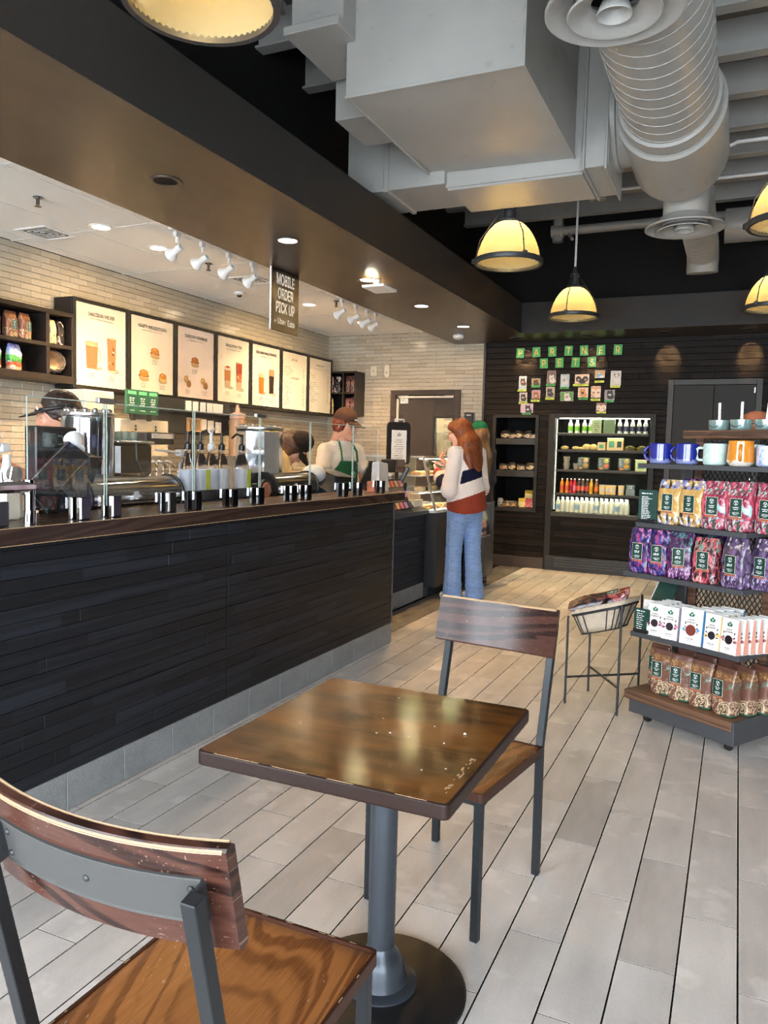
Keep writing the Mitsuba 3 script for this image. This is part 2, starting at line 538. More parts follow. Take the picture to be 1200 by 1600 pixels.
scene['glass_pane'] = {'type': 'thindielectric', 'int_ior': 1.5}
scene['clear_solid'] = {'type': 'dielectric', 'int_ior': 1.36, 'specular_transmittance': rgb(0.95, 0.97, 1.0)}
mat('hood_steel', (0.52, 0.52, 0.51), 0.15, metal=1.0)
scene['clear_glass'] = {'type': 'thindielectric', 'int_ior': 1.45, 'specular_transmittance': rgb(0.93, 0.96, 0.98)}
scene['amber_glass'] = {'type': 'principledthin', 'base_color': rgb(0.96, 0.80, 0.43), 'roughness': 0.35, 'diff_trans': 1.35, 'spec_trans': 0.0, 'eta': 1.4}
scene['milky'] = {'type': 'principledthin', 'base_color': rgb(0.62, 0.72, 0.68), 'roughness': 0.3, 'diff_trans': 1.0, 'spec_trans': 0.25, 'eta': 1.4}
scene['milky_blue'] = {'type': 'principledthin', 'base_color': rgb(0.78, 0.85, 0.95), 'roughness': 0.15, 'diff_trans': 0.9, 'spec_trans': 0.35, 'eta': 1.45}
mat('dark_body', (0.02, 0.02, 0.02), 0.6)


def glow(L, w=1.0):
    return {'emitter': {'type': 'area', 'radiance': rgb(*L), 'sampling_weight': float(w)}}


def spot(o, target, L, cutoff=28, beam=14):
    return {'type': 'spot', 'intensity': rgb(*L), 'cutoff_angle': float(cutoff), 'beam_width': float(beam),
            'to_world': T().look_at(origin=list(map(float, o)), target=list(map(float, target)), up=[0.1, 0.2, 1])}


# ------------------------------------------------------------------ the shell
XL, YB, ZC, ZS = -5.343, 9.754, 3.02, 2.85         # left wall, back wall, bar ceiling, soffit underside
XE, YS = 3.4, -2.2


def struct(name, mesh, m, parent=None, **k):
    return put(name, mesh, m, parent, kind=None if parent else 'structure', **k)


struct('floor', box((-5.6, -2.4, -0.2), (3.6, 10.0, -0.0014)), 'grout')
PX, PY = 0.1565, 0.6275
spec, quads = [], []
for i in range(-17, 22):
    x0 = 0.0735 + i * PX
    off = 0.0 if i % 2 else 0.31375
    for j in range(-9, 14):
        y0 = 2.52 - off + j * PY
        y1 = y0 + PY
        dark = x0 + PX / 2 < -2.43
        xa, xb = x0, min(x0 + PX, XE)
        if xb - xa < 0.02 or y1 < YS or y0 > YB: continue
        if dark: continue
        spec.append((xa + .0024, xb - .0024, max(y0, YS) + .0019, min(y1, YB) - .0019))
        quads.append([(xa, y0, 0), (xb, y0, 0), (xb, y1, 0), (xa, y1, 0)])
for j in range(0, 8):                                     # the charcoal row along the lower counter
    for x0 in (-2.7435, -2.587):
        spec.append((x0 + .0016, x0 + PX - .0016, 5.28 + j * PY - (.3 if x0 < -2.6 else 0) + .0016, 5.28 + (j + 1) * PY - (.3 if x0 < -2.6 else 0) - .0016, 1))
        quads.append([(x0, 5.28 + j * PY, 0), (x0 + PX, 5.28 + j * PY, 0), (x0 + PX, 5.28 + (j + 1) * PY, 0), (x0, 5.28 + (j + 1) * PY, 0)])
sel = in_view(quads, 296)
rest = []
for s, ok in zip(spec, sel):
    m = box((s[0], s[2], -0.006), (s[1], s[3], 0.0))
    if ok:
        put('tile', m, 'dark_tile' if len(s) > 4 else 'floor_tile', 'floor')
    elif len(s) == 4:
        rest.append(m)
k = put('far_tiles', join(rest), 'floor_tile', 'floor', kind='stuff', label='pale tiles of the rest of the floor')
struct('floor_bar', box((-5.343, -2.2, -0.02), (-2.7, 9.75, -0.002)), 'dark_tile')

# bar wall on the left, tiled
struct('wall_left', box((XL - 0.15, YS, 0), (XL - 0.006, YB + 0.1, 4.6)), 'tile_joint')
struct('wall_rear', join(box((XL - 0.15, YB + 0.006, 0), (-4.27, YB + 0.15, 4.6)), box((-4.27, YB + .006, 2.19), (-3.43, YB + .15, 4.6)), box((-3.43, YB + .006, 0), (-3.0, YB + .15, 4.6))), 'tile_joint')
TH = 0.0503


def tiled(holder, along, a0, a1, z0, z1, length, holes, M_at, most):
    spec, quads = [], []
    r = 0
    z = z1 - TH
    while z > z0:
        a = a0 - (length * 0.5 if r % 2 else 0) - length * 0.3
        while a < a1:
            b0, b1 = max(a, a0) + .0013, min(a + length, a1) - .0013
            if b1 - b0 > 0.015 and not any(h[0] < b0 + .01 and b1 - .01 < h[1] and h[2] < z + .01 and z + TH - .01 < h[3] for h in holes):
                spec.append((b0, b1, z + .0013))
                P = [M_at(b0, z), M_at(b1, z), M_at(b1, z + TH), M_at(b0, z + TH)]
                quads.append([m[:3, 3] for m in P])
            a += length
        z -= TH; r += 1
    sel = in_view(quads, most)
    rest = []
    for s, ok in zip(spec, sel):
        v, f = tile(s[1] - s[0], TH - .0026, 0.008, 0.002)
        m = xf((v, f), M_at(s[0], s[2]))
        if ok:
            put('tile', m, TILES[rng.choice((0, 0, 0, 1, 1, 2))], holder)
        else:
            rest.append(m)
    put('far_tiles', join(rest), TILES[0], holder, kind='stuff', label='ivory glazed tiles over the rest of the wall')


# local frames: x along the wall, front face towards the room
tiled('wall_left', 'y', 2.2, YB - .002, 0.9, ZC, 0.203, [(5.1, 9.7, 1.96, 2.66), (3.4, 4.8, 1.97, 2.46)],
      lambda a, z: frame((XL, a, z), (0, 1, 0), (-1, 0, 0), (0, 0, 1)), 300)
tiled('wall_rear', 'x', XL + .002, -3.03, 0.9, ZC, 0.262, [(-4.30, -3.40, 0.0, 2.21)],
      lambda a, z: frame((a, YB, z), (1, 0, 0), (0, 1, 0), (0, 0, 1)), 300)

# dark boarded wall
struct('wall_back', join(box((-3.03, 9.735, 0), (-2.87, YB + .15, 3.3)), box((-2.87, 9.735, 1.93), (-2.32, YB + .15, 3.3)), box((-2.87, 9.735, 0), (-2.32, YB + .15, .72)),
                         box((-2.32, 9.735, 0), (-2.16, YB + .15, 3.3)), box((-2.16, 9.735, 1.95), (-0.94, YB + .15, 3.3)), box((-0.94, 9.735, 0), (XE, YB + .15, 3.3)),
                         box((-2.87, 10.25, .7), (-2.32, 10.3, 2)), box((-2.16, 10.45, 0), (-.94, 10.5, 2)),
                         box((-3.5, YB + .1, 3.2), (XE, YB + .2, 4.6))), 'black_paint')
PH = 0.0715
spec = []
for r in range(2, 40):
    z = r * PH
    if z > ZS - .01: break
    x = -3.02 - rng.random() * 1.0
    while x < 1.6:
        L = rng.choice((0.82, 1.13, 1.42, 1.7))
        segs = [(max(x, -3.02), min(x + L, 1.6))]
        zt = min(z + PH, ZS)
        for (h0, h1, hz0, hz1) in ((-2.895, -2.305, 0.715, 1.935), (-2.185, -0.915, 0.0, 1.945), (-0.79, 0.19, 0.0, 2.345)):
            if z + PH * .5 > hz0 and z + PH * .5 < hz1:
                segs = [q for s in segs for q in ((s[0], min(s[1], h0)), (max(s[0], h1), s[1])) if q[1] - q[0] > 0.01]
        for s in segs:
            if s[1] - s[0] > 0.01:
                spec.append((s[0], s[1], z, zt, rng.random()))
        x += L
for s in spec:
    v, f = tile(s[1] - s[0] - .002, s[3] - s[2] - .0025, 0.018 + .006 * s[4], 0.002)
    put('plank', xf((v, f), frame((s[0] + .001, 9.738, s[2] + .001), (1, 0, 0), (0, 1, 0), (0, 0, 1))), 'wall_wood', 'wall_back')
struct('baseboard_back', join(box((-3.02, 9.70, 0), (-2.185, 9.74, 0.142), .003), box((-0.915, 9.70, 0), (1.6, 9.74, .142), .003)), 'kick_brown')
struct('trim_1', box((-3.05, 9.70, 0), (-3.02, 9.76, ZS), .002), 'black_metal')

# bar ceiling of white panels in a grid
struct('ceiling', box((XL - .1, YS, ZC + .03), (-3.3, YB + .1, ZC + .1)), 'ceiling_white')
gx = [XL + .002, -5.17, -4.56, -3.95, -3.46]
gy = [YS] + [3.28 + 1.22 * k for k in range(-4, 6) if YS < 3.28 + 1.22 * k < YB - .1] + [YB]
for a, b in zip(gx[:-1], gx[1:]):
    for c, d in zip(gy[:-1], gy[1:]):
        put('panel', box((a + .009, c + .009, ZC + .002), (b - .009, d - .009, ZC + .02), .003), 'ceiling_white', 'ceiling')
put('grid_bar', join([box((x - .011, YS, ZC), (x + .011, YB, ZC + .03), .001) for x in gx[1:-1]]), 'white_plastic', 'ceiling')
put('grid_bar', join([box((XL, y - .011, ZC - .0006), (-3.455, y + .011, ZC + .03), .001) for y in gy[1:-1]]), 'white_plastic', 'ceiling')

# bulkheads: along the bar and across the back, black walls above them
struct('soffit', join(box((-3.455, YS, ZS), (-2.40, YB, ZS + .02)), box((-2.405, 9.05, ZS), (XE, YB, ZS + .02)), box((-3.455, YS, ZS), (-3.43, YB, ZC + .2))), 'soffit_paint')
put('fascia', join(box((-2.43, YS, ZS + .001), (-2.398, 9.052, 3.2)), box((-2.43, 9.048, ZS + .001), (XE, 9.08, 3.2)), box((-3.2, YS, 3.17), (-2.40, 9.1, 3.199)), box((-2.5, 9.05, 3.17), (XE, YB, 3.199))), 'fascia_paint', 'soffit')
struct('wall_upper', join(box((-3.2, YS, 3.15), (-3.1, YB, 4.5)), box((-3.2, 9.4, 3.15), (XE, 9.5, 4.5))), 'black_paint')
struct('ceiling_deck', box((-3.2, YS, 4.35), (XE, 9.6, 4.5)), 'deck_paint')
for k in range(-10, 8):
    put('joist', join(box((-3.1, 5.224 + .62 * k - .05, 4.10), (XE, 5.224 + .62 * k + .05, 4.116)), box((-3.1, 5.224 + .62 * k - .008, 4.11), (XE, 5.224 + .62 * k + .008, 4.36))), 'duct_paint', 'ceiling_deck')

# shop front and side with their windows (behind and beside the camera)
struct('wall_front', join(box((XL, YS - .15, 0), (XE, YS, .25)), box((XL, YS - .15, 2.85), (XE, YS, 4.5)), *[box((b, YS - .15, .2), (a, YS, 2.9)) for b, a in zip([XL] + [s[1] for s in SOUTH_PANES], [s[0] for s in SOUTH_PANES] + [XE])]), 'plain_wall')
struct('wall_right', join(box((XE, YS, 0), (XE + .15, YB, .25)), box((XE, YS, 2.85), (XE + .15, YB, 4.5)), box((XE, 5.0, .2), (XE + .15, YB, 2.9)), *[box((XE, b, .2), (XE + .15, a, 2.9)) for b, a in zip([YS] + [s[1] for s in EAST_PANES[:-1]], [s[0] for s in EAST_PANES])]), 'plain_wall')
for i in range(len(SOUTH_PANES) + len(EAST_PANES)):
    W['window_%d' % (i + 1)] = np.eye(4)
    tag('window_%d' % (i + 1), kind='structure')
    if i < len(SOUTH_PANES):
        a, b = SOUTH_PANES[i]
        q = [box((a - .03, YS - .05, .22), (a + .02, YS + .03, 2.88)), box((b - .02, YS - .05, .22), (b + .03, YS + .03, 2.88)), box((a, YS - .05, 1.95), (b, YS + .03, 2.0))]
    else:
        a, b = EAST_PANES[i - len(SOUTH_PANES)]
        q = [box((XE - .03, a - .03, .22), (XE + .05, a + .02, 2.88)), box((XE - .03, b - .02, .22), (XE + .05, b + .03, 2.88)), box((XE - .03, a, 1.95), (XE + .05, b, 2.0))]
    put('frame', join(q), 'black_metal', 'window_%d' % (i + 1))

# ------------------------------------------------------------------ ducts under the open deck
def slab(x0, x1, y0, y1, z0, z1, c=.004):
    return box((x0, y0, z0), (x1, y1, z1), c)


t = thing('air_plenum', 'large square grey sheet metal duct box hanging at the top of the picture', 'duct')
v = np.array([[-2.03, 3.845, 3.32], [-1.057, 3.845, 3.32], [-1.057, 5.125, 3.32], [-2.03, 5.125, 3.338], [-2.03, 3.845, 4.085], [-1.057, 3.845, 4.085], [-1.057, 5.125, 4.085], [-2.03, 5.125, 4.085]])
f = np.array([[0, 2, 1], [0, 3, 2], [0, 1, 5], [0, 5, 4], [1, 2, 6], [1, 6, 5], [2, 3, 7], [2, 7, 6], [3, 0, 4], [3, 4, 7]])
put('body', (v, f), 'duct_paint', t)
put('seam', join(slab(-2.036, -1.051, 3.838, 3.856, 3.312, 3.327, .002), slab(-1.066, -1.050, 3.84, 5.13, 3.312, 3.328, .002), slab(-1.062, -1.050, 3.838, 3.851, 3.32, 4.085, .002),
                 slab(-2.037, -2.024, 3.84, 5.13, 3.316, 3.33, .002)), 'duct_paint', t)
t = thing('air_duct', 'grey rectangular duct section behind the large duct box with a lipped lower edge', 'duct')
put('body', slab(-1.92, -1.005, 5.15, 5.665, 3.22, 4.05, .006), 'duct_paint', t)
put('flange', join(slab(-1.93, -.995, 5.135, 5.155, 3.235, 4.05), slab(-1.93, -1.9, 5.14, 5.67, 3.25, 4.05)), 'duct_paint', t)
t = thing('air_duct', 'grey lipped duct collar joining the rectangular duct to the big round duct', 'duct')
put('body', slab(-.99, -.84, 5.10, 5.70, 3.24, 4.06, .008), 'duct_paint', t)
put('lip', join(slab(-.86, -.845, 5.07, 5.73, 3.21, 4.075), slab(-1.0, -.985, 5.08, 5.72, 3.22, 4.075)), 'duct_paint', t)
put('spigot', xf(lathe([(.335, 0), (.335, .03), (.31, .035), (.31, .42)], 40), frame((-.845, 5.4, 3.64), (0, 1, 0), (0, 0, 1))), 'duct_paint', t, smooth=40)
t = thing('air_duct', 'narrow grey duct arm reaching over the black bulkhead with a raised joint', 'duct')
put('body', slab(-2.66, -1.92, 5.09, 5.60, 3.25, 3.80), 'duct_paint', t)
put('joint', slab(-2.37, -2.335, 5.075, 5.615, 3.237, 3.81, .003), 'duct_paint', t)
t = thing('air_duct', 'short grey duct stub on the left flank of the large duct box', 'duct')
put('body', slab(-2.32, -2.02, 4.26, 4.68, 3.40, 3.86), 'duct_paint', t)
t = thing('ceiling_bracket', 'grey steel bracket box at the upper left of the large duct box', 'bracket')
put('body', slab(-2.29, -1.98, 3.70, 4.19, 3.62, 4.085), 'duct_paint', t)
put('flange', slab(-2.31, -1.98, 3.65, 4.2, 3.60, 3.645), 'duct_paint', t)

AX, AZ = -0.48, 3.5


def ydir(mesh, x, y, z):
    return xf(mesh, frame((x, y, z), (1, 0, 0), (0, 0, -1), (0, 1, 0)))


def helix(r, y0, y1, pitch, x, z, w=.005):
    n = int((y1 - y0) / pitch * 28)
    a = np.linspace(0, (y1 - y0) / pitch * 2 * np.pi, n)
    return tube(np.stack([x + r * np.cos(a), np.linspace(y0, y1, n), z + r * np.sin(a)], 1), w, 5)


t = thing('spiral_duct', 'thick round white spiral duct running along the ceiling', 'duct')
put('pipe', ydir(lathe([(.265, 0), (.265, 7.0)], 56), AX, -2.1, AZ), 'duct_paint', t, smooth=50)
put('spiral_seam', helix(.265, .5, 4.86, .115, AX, AZ), 'duct_paint', t, smooth=True)
put('tee', ydir(lathe([(.266, 0), (.285, .01), (.285, .14), (.30, .15), (.312, .16), (.312, .95), (.30, .96), (.18, 1.22), (.15, 1.24)], 56), AX, 4.86, AZ), 'duct_paint', t, smooth=35)
put('band', ydir(lathe([(.292, 0), (.292, .012)], 56), AX, 4.995, AZ), 'duct_paint', t, smooth=50)
t = thing('spiral_duct', 'thinner round white spiral duct continuing towards the black wall', 'duct')
put('pipe', ydir(lathe([(.15, 0), (.15, 2.3)], 40), -.44, 6.08, AZ), 'duct_paint', t, smooth=50)
put('elbow', tube([(-.44, 8.36, 3.5), (-.44, 8.46, 3.49), (-.44, 8.53, 3.45), (-.44, 8.57, 3.38), (-.44, 8.58, 3.30)], .15, 32), 'duct_paint', t, smooth=60)
put('spiral_seam', helix(.15, 6.1, 8.36, .085, -.44, AZ, .004), 'duct_paint', t, smooth=True)
t = thing('branch_duct', 'round white branch duct crossing in front of the black wall to the right', 'duct')
put('pipe', xf(lathe([(.17, 0), (.17, 3.6)], 40), frame((-.26, 8.9, 3.83), (0, 1, 0), (0, 0, 1))), 'duct_paint', t, smooth=50)
put('band', xf(join(*[mv(lathe([(.175, 0), (.175, .015)], 40), z=q) for q in (.24, .62, 1.3)]), frame((-.26, 8.9, 3.83), (0, 1, 0), (0, 0, 1))), 'duct_paint', t, smooth=50)


def diffuser(x, y, z, R, top, label):
    t = thing('ceiling_diffuser', label, 'vent', 'round ceiling diffusers', tr(x, y, z))
    put('neck', lathe([(R * .56, .02), (R * .56, top - z)], 40), 'duct_paint', t, smooth=50)
    put('outer_ring', lathe([(R * .60, .075), (R * .74, .03), (R * .96, .0), (R, .004), (R, .012), (R * .97, .018), (R * .75, .05), (R * .60, .09)], 56), 'duct_paint', t, smooth=50)
    put('inner_ring', lathe([(R * .34, .035), (R * .50, .0), (R * .66, -.012), (R * .68, -.006), (R * .52, .012), (R * .36, .05)], 48), 'duct_paint', t, smooth=50)
    put('core', lathe([(1e-4, .035), (R * .14, .03), (R * .20, .002), (R * .25, -.012), (R * .26, -.006), (R * .22, .02), (R * .16, .06), (1e-4, .07)], 40), 'duct_paint', t, smooth=50)
    put('hub', lathe([(1e-4, .06), (R * .5, .09), (R * .5, .1), (1e-4, .11)], 24), 'black_paint', t)


diffuser(-.535, 3.235, 3.15, .268, 3.32, 'round white ceiling diffuser under the thick duct, cut by the top edge')
diffuser(-.446, 6.10, 3.075, .275, 3.5, 'smaller looking round white diffuser on a neck below the thin duct')
t = thing('ceiling_pipe', 'thick white pipe along the top of the black wall', 'pipe')
put('pipe', tube([(-2.05, 9.2, 4.02), (3.3, 9.2, 4.02)], .052, 16), 'duct_paint', t, smooth=60)
put('fitting', join(tube([(-2.12, 9.2, 4.02), (-1.98, 9.2, 4.02)], .075, 16), tube([(-2.05, 9.2, 3.9), (-2.05, 9.2, 4.15)], .06, 12), tube([(-1.94, 9.2, 4.0), (-1.85, 9.05, 3.88)], .018, 8)), 'duct_paint', t, smooth=40)
for y, x0, lab in ((7.25, -.9, 'thin white conduit under the deck beside the round duct'), (8.1, -2.0, 'thin white conduit with a junction box under the deck')):
    t = thing('conduit', lab, 'conduit')
    P = [(x0, y, 4.06), (x0 + .45, y, 4.06), (x0 + .6, y, 4.0), (x0 + .75, y, 4.06), (3.3, y, 4.06)]
    put('tube', tube(P, .017, 8), 'white_plastic', t, smooth=60)
    if x0 < -1:
        put('junction_box', cbox(x0 + .58, y, 4.02, .16, .09, .09, .006), 'duct_paint', t)

# ------------------------------------------------------------------ pendants
PEND = [(-1.66, 2.13, 'glass dome pendant lamp cut off by the top edge above the bulkhead'),
        (-1.65, 5.77, 'glowing ribbed glass pendant lamp just below the rectangular duct'),
        (-1.63, 8.18, 'glowing ribbed glass pendant lamp on a pale stem above the pinned letters'),
        (.205, 8.22, 'glowing glass pendant lamp half cut by the right edge, lower of two'),
        (.215, 5.38, 'glowing glass pendant lamp cut by the right edge, upper of two')]
dome = share(lathe([(.236, 0), (.234, .03), (.226, .075), (.208, .13), (.182, .185), (.150, .232), (.115, .268), (.085, .286)], 120, .009), 'amber_glass', smooth=True)
ring = share(lathe([(.232, -.016), (.252, -.018), (.258, -.008), (.258, .014), (.250, .020), (.236, .018), (.232, -.016)], 60), 'black_metal', smooth=35)
cap = share(lathe([(.088, .275), (.092, .285), (.09, .30), (.05, .315), (.045, .33), (.045, .40), (.052, .405), (.052, .43), (.03, .445), (.022, .50), (1e-4, .50)], 32), 'black_metal', smooth=30)
rods = share(join([tube([(.25 * math.cos(a), .25 * math.sin(a), .0), (.215 * math.cos(a), .215 * math.sin(a), .17), (.05 * math.cos(a), .05 * math.sin(a), .40)], .004, 6) for a in (.4, 2.5, 4.6)] +
                  [cbox(.256 * math.cos(a), .256 * math.sin(a), .012, .03, .03, .035, .004) for a in (.4, 2.5, 4.6)]), 'black_metal')
for x, y, lab in PEND:
    t = thing('pendant_lamp', lab, 'pendant lamp', 'ribbed glass dome pendants', tr(x, y, 2.86, rz=rng.random() * 100))
    put('glass_dome', dome, None, t); put('rim_ring', ring, None, t); put('cap', cap, None, t); put('stay_rod', rods, None, t)
    put('bulb', ell(0, 0, .18, .05, .05, .06, 2), 'white_plastic', t, smooth=True, **glow((17, 12.0, 5.2), 1.0))
    put('stem', tube([(0, 0, .49), (0, 0, 1.49)], .012, 10), 'white_plastic', t)

# ------------------------------------------------------------------ recessed lights
dl_ring = share(lathe([(.062, .004), (.066, -.004), (.085, -.005), (.088, .002)], 32), 'soffit_paint', smooth=30)
dl_ringw = share(lathe([(.062, .004), (.066, -.004), (.085, -.005), (.088, .002)], 32), 'white_plastic', smooth=30)
dl_lens = share(lathe([(1e-4, -.0015), (.064, -.0015), (.064, .002)], 28)[0:2] if False else xf(lathe([(1e-4, -.0015), (.064, -.0015)], 28), np.diag([1, -1, 1, 1.0])), 'white_plastic')
names = ['unlit round recessed light in the bulkhead, nearest the camera', 'lit recessed light in the bulkhead above the hanging sign', 'lit recessed light in the bulkhead over the small white panel',
         'lit recessed light in the bulkhead between the white panel and the smoke detector', 'lit recessed light in the bulkhead next to the smoke detector']
for y, lab in zip((3.42, 4.665, 5.936, 7.133, 8.395), names):
    t = thing('recessed_light', lab, 'ceiling light', 'recessed lights of the bulkhead', tr(-2.89, y, ZS))
    put('ring', dl_ring, None, t)
    if y < 4:
        put('baffle', xf(lathe([(1e-4, -.002), (.064, -.002)], 28), np.diag([1, -1, 1, 1.0])), 'black_paint', t)
    else:
        put('lens', xf(lathe([(1e-4, -.0025), (.064, -.0025)], 28), np.diag([1, -1, 1, 1.0])), 'white_plastic', t, **glow((230, 142, 58), .6))
        scene[t + '_beam'] = spot((-2.89, y, ZS - .02), (-2.89, y, 0), WARM * 1.6, 46, 26)
t = thing('ceiling_panel', 'small flat white panel hanging under a lit recessed light', 'panel', M=tr(-2.79, 5.95, 2.775))
put('plate', cbox(0, 0, 0, .20, .27, .022, .004), 'white_plastic', t)
put('bracket', cbox(-.02, 0, .04, .05, .05, .07, .004), 'white_plastic', t)
t = thing('smoke_detector', 'round white smoke detector under the bulkhead near the tiled wall', 'smoke detector', M=tr(-3.15, 8.98, ZS))
put('body', lathe([(1e-4, -.052), (.045, -.05), (.062, -.035), (.066, -.012), (.06, 0)], 28), 'white_plastic', t, smooth=40)
put('grille', lathe([(.05, -.047), (.052, -.051), (.056, -.045)], 28), 'grey_ink', t)
for (x, y, lab) in ((-4.36, 4.448, 'lit spot in the white ceiling, furthest left'), (-4.36, 5.07, 'lit spot in the white ceiling beside the first track head'), (-4.39, 7.548, 'lit spot in the white ceiling right of the hanging sign'), (-4.34, 8.777, 'lit spot in the white ceiling near the far track heads')):
    t = thing('recessed_light', lab, 'ceiling light', 'recessed lights of the white ceiling', tr(x, y, ZC))
    put('ring', dl_ringw, None, t)
    put('lens', xf(lathe([(1e-4, -.0025), (.064, -.0025)], 28), np.diag([1, -1, 1, 1.0])), 'white_plastic', t, **glow((26, 20, 12), .6))
    scene[t + '_beam'] = spot((x, y, ZC - .02), (x - .15, y, 0), WARM * [1, 1.05, 1.25] * 7.5, 55, 34)
for x, lab in ((-2.54, 'dark recessed light washing the boards above the letter P'), (-1.70, 'dark recessed light washing the boards above the letter E'), (-.85, 'dark recessed light washing the boards left of the grey cabinet doors'), (.02, 'dark recessed light washing the boards above the grey cabinet doors')):
    t = thing('recessed_light', lab, 'ceiling light', 'recessed lights along the boarded wall', tr(x, 9.40, ZS))
    put('ring', share(lathe([(.062, .004), (.066, -.004), (.085, -.005), (.088, .002)], 28), 'black_metal', smooth=30), None, t)
    put('baffle', xf(lathe([(1e-4, -.002), (.064, -.002)], 28), np.diag([1, -1, 1, 1.0])), 'black_paint', t)
    scene[t + '_beam'] = spot((x + .03, 9.50, ZS - .02), (x + .03, 9.735, ZS - .26), WARM * 2.2, 26, 7)

# track lights
bell = lathe([(.018, .0), (.024, -.004), (.026, -.04), (.022, -.065), (.030, -.085), (.048, -.115), (.052, -.13), (.049, -.13), (.03, -.09)], 24)
ti = 0
for (y0, y1, heads, lab) in ((4.6, 5.8, (4.68, 4.98, 5.32, 5.66), 'nearer white lighting track under the bar ceiling'), (7.2, 8.85, (7.3, 7.62, 7.9, 8.12), 'farther white lighting track under the bar ceiling')):
    t = thing('light_track', lab, 'track')
    put('rail', cbox(-3.85, (y0 + y1) / 2, ZC - .012, .035, y1 - y0, .022, .003), 'white_plastic', t)
    for i, y in enumerate(heads):
        ti += 1
        tgt = np.array([XL, y + (.3, .1, .25, .5)[i], 2.25])
        o = np.array([-3.85, y, ZC - .15])
        d = (tgt - o) / np.linalg.norm(tgt - o)
        ey = np.cross(-d, [0, 1, 0]); ey /= np.linalg.norm(ey)
        h = thing('track_head', '%s bell shaped white spot head on the %s track' % (('first', 'second', 'third', 'fourth')[i], 'nearer' if ti < 5 else 'farther'), 'spotlight', 'white heads on the lighting tracks')
        Mh = frame(o - d * .05, np.cross(ey, -d), ey, -d)
        put('bell', xf(bell, Mh), 'white_plastic', h, smooth=40)
        put('stem', join(tube([(-3.85, y, ZC - .02), (-3.85, y, ZC - .10)], .012, 10), cbox(-3.85, y, ZC - .04, .03, .06, .04, .004)), 'white_plastic', h)
        put('lamp', xf(xf(lathe([(1e-4, -.118), (.043, -.118)], 20), np.diag([1, -1, 1, 1.0])), Mh), 'white_plastic', h, **glow((6, 4.4, 2.5), .3))
        scene[h + '_beam'] = spot(o + d * .09, tgt, WARM * [1, 1.08, 1.15] * 1.55, 34, 10)
# small ceiling fittings
for (x, y, lab) in ((-4.24, 3.775, 'chrome sprinkler head in the white ceiling at far left'), (-4.28, 5.62, 'chrome sprinkler head in the white ceiling between track heads'), (-4.0, 7.45, 'chrome sprinkler head beside the far lighting track')):
    t = thing('sprinkler', lab, 'sprinkler', M=tr(x, y, ZC))
    put('body', join(cyl(.012, -.05, 0, 10), cyl(.03, -.006, 0, 16), cyl(.022, -.062, -.058, 16)), 'dark_chrome', t)
t = thing('dome_camera', 'small white dome camera on the bar ceiling', 'camera', M=tr(-4.75, 6.75, ZC))
put('housing', lathe([(1e-4, -.03), (.03, -.03), (.055, -.02), (.062, 0)], 24), 'white_plastic', t, smooth=30)
put('eye', ell(0, 0, -.03, .026, .026, .022, 2), 'black_gloss', t, smooth=True)
for (x, y, lab) in ((-4.88, 4.42, 'square white louvred vent in the bar ceiling, left'), (-4.31, 6.29, 'square white louvred vent in the bar ceiling, behind the track heads')):
    t = thing('air_vent', lab, 'vent', 'square vents of the bar ceiling', tr(x, y, ZC))
    put('frame', join([box((-.16, -.16, -.008), (.16, -.135, 0), .002), box((-.16, .135, -.008), (.16, .16, 0), .002), box((-.16, -.16, -.008), (-.135, .16, 0), .002), box((.135, -.16, -.008), (.16, .16, 0), .002)]), 'white_plastic', t)
    put('backing', box((-.14, -.14, -.0015), (.14, .14, 0)), 'black_paint', t)
    for q in range(4):
        r = .125 - .032 * q
        put('louvre', join([box((-r, s * r - .006, -.0045), (r, s * r + .006, -.0022)) for s in (-1, 1)] + [box((s * r - .006, -r, -.0045), (s * r + .006, r, -.0022)) for s in (-1, 1)]), 'white_plastic', t)
# hanging sign
t = thing('hanging_sign', 'black hanging sign with white lettering under the bulkhead', 'sign')
SX = -3.40
put('panel', box((SX - .008, 5.25, 2.365), (SX + .008, 5.66, ZS - .002), .002), 'frame_black', t)
put('edge', box((SX - .006, 5.243, 2.365), (SX + .006, 5.2495, ZS - .002)), 'white_plastic', t)
fx = lambda y, z, x=SX + .0082: frame((x, y, z), (0, 1, 0), (0, 0, 1), (1, 0, 0))
for s, z, st in (('MOBILE', 2.732, .62), ('ORDER', 2.622, .62), ('PICK UP', 2.512, .62)):
    put('lettering', words(s, .082, fx(5.455, z), .001, True, stretch=st), 'white_ink', t)
put('lettering', join(words('+', .03, fx(5.305, 2.427), .001, True), words('Uber', .045, fx(5.402, 2.423), .001, False, stretch=.92), words('Eats', .045, fx(5.545, 2.423), .001, True, stretch=.92)), 'white_ink', t)

# ------------------------------------------------------------------ the bar counter
CX = -2.30
t = thing('bar_counter', 'long black service counter clad in charred boards over grey kick tiles', 'counter')
put('body', join(box((-2.62, .55, 0), (CX - .012, 5.255, 1.066)), ), 'black_paint', t)
rows = [.156 + .0524 * k for k in range(18)]
for r, z in enumerate(rows):
    zt = min(z + .0524, 1.064)
    if zt - z < .01: continue
    y = .55 - rng.random() * .6
    while y < 5.24:
        L = rng.choice((.55, .75, .95, 1.2))
        a, b = max(y, .6), min(y + L, 5.235)
        for a, b in ((a, min(b, 3.187)), (max(a, 3.193), b)):
            if b - a > .02:
                v, f = tile(b - a - .0010, zt - z - .0016, .012 + .006 * rng.random(), .0007)
                put('plank', xf(v_f := (v, f), frame((CX - .014, a + .0008, z + .0008), (0, 1, 0), (-1, 0, 0), (0, 0, 1))), 'char_wood', t)
        y += L
put('corner_trim', join(box((CX - .02, 5.236, .156), (CX + .004, 5.258, 1.066), .002), box((CX - .02, 3.187, .3), (CX - .008, 3.193, 1.066))), 'charcoal_metal', t)
y = .62
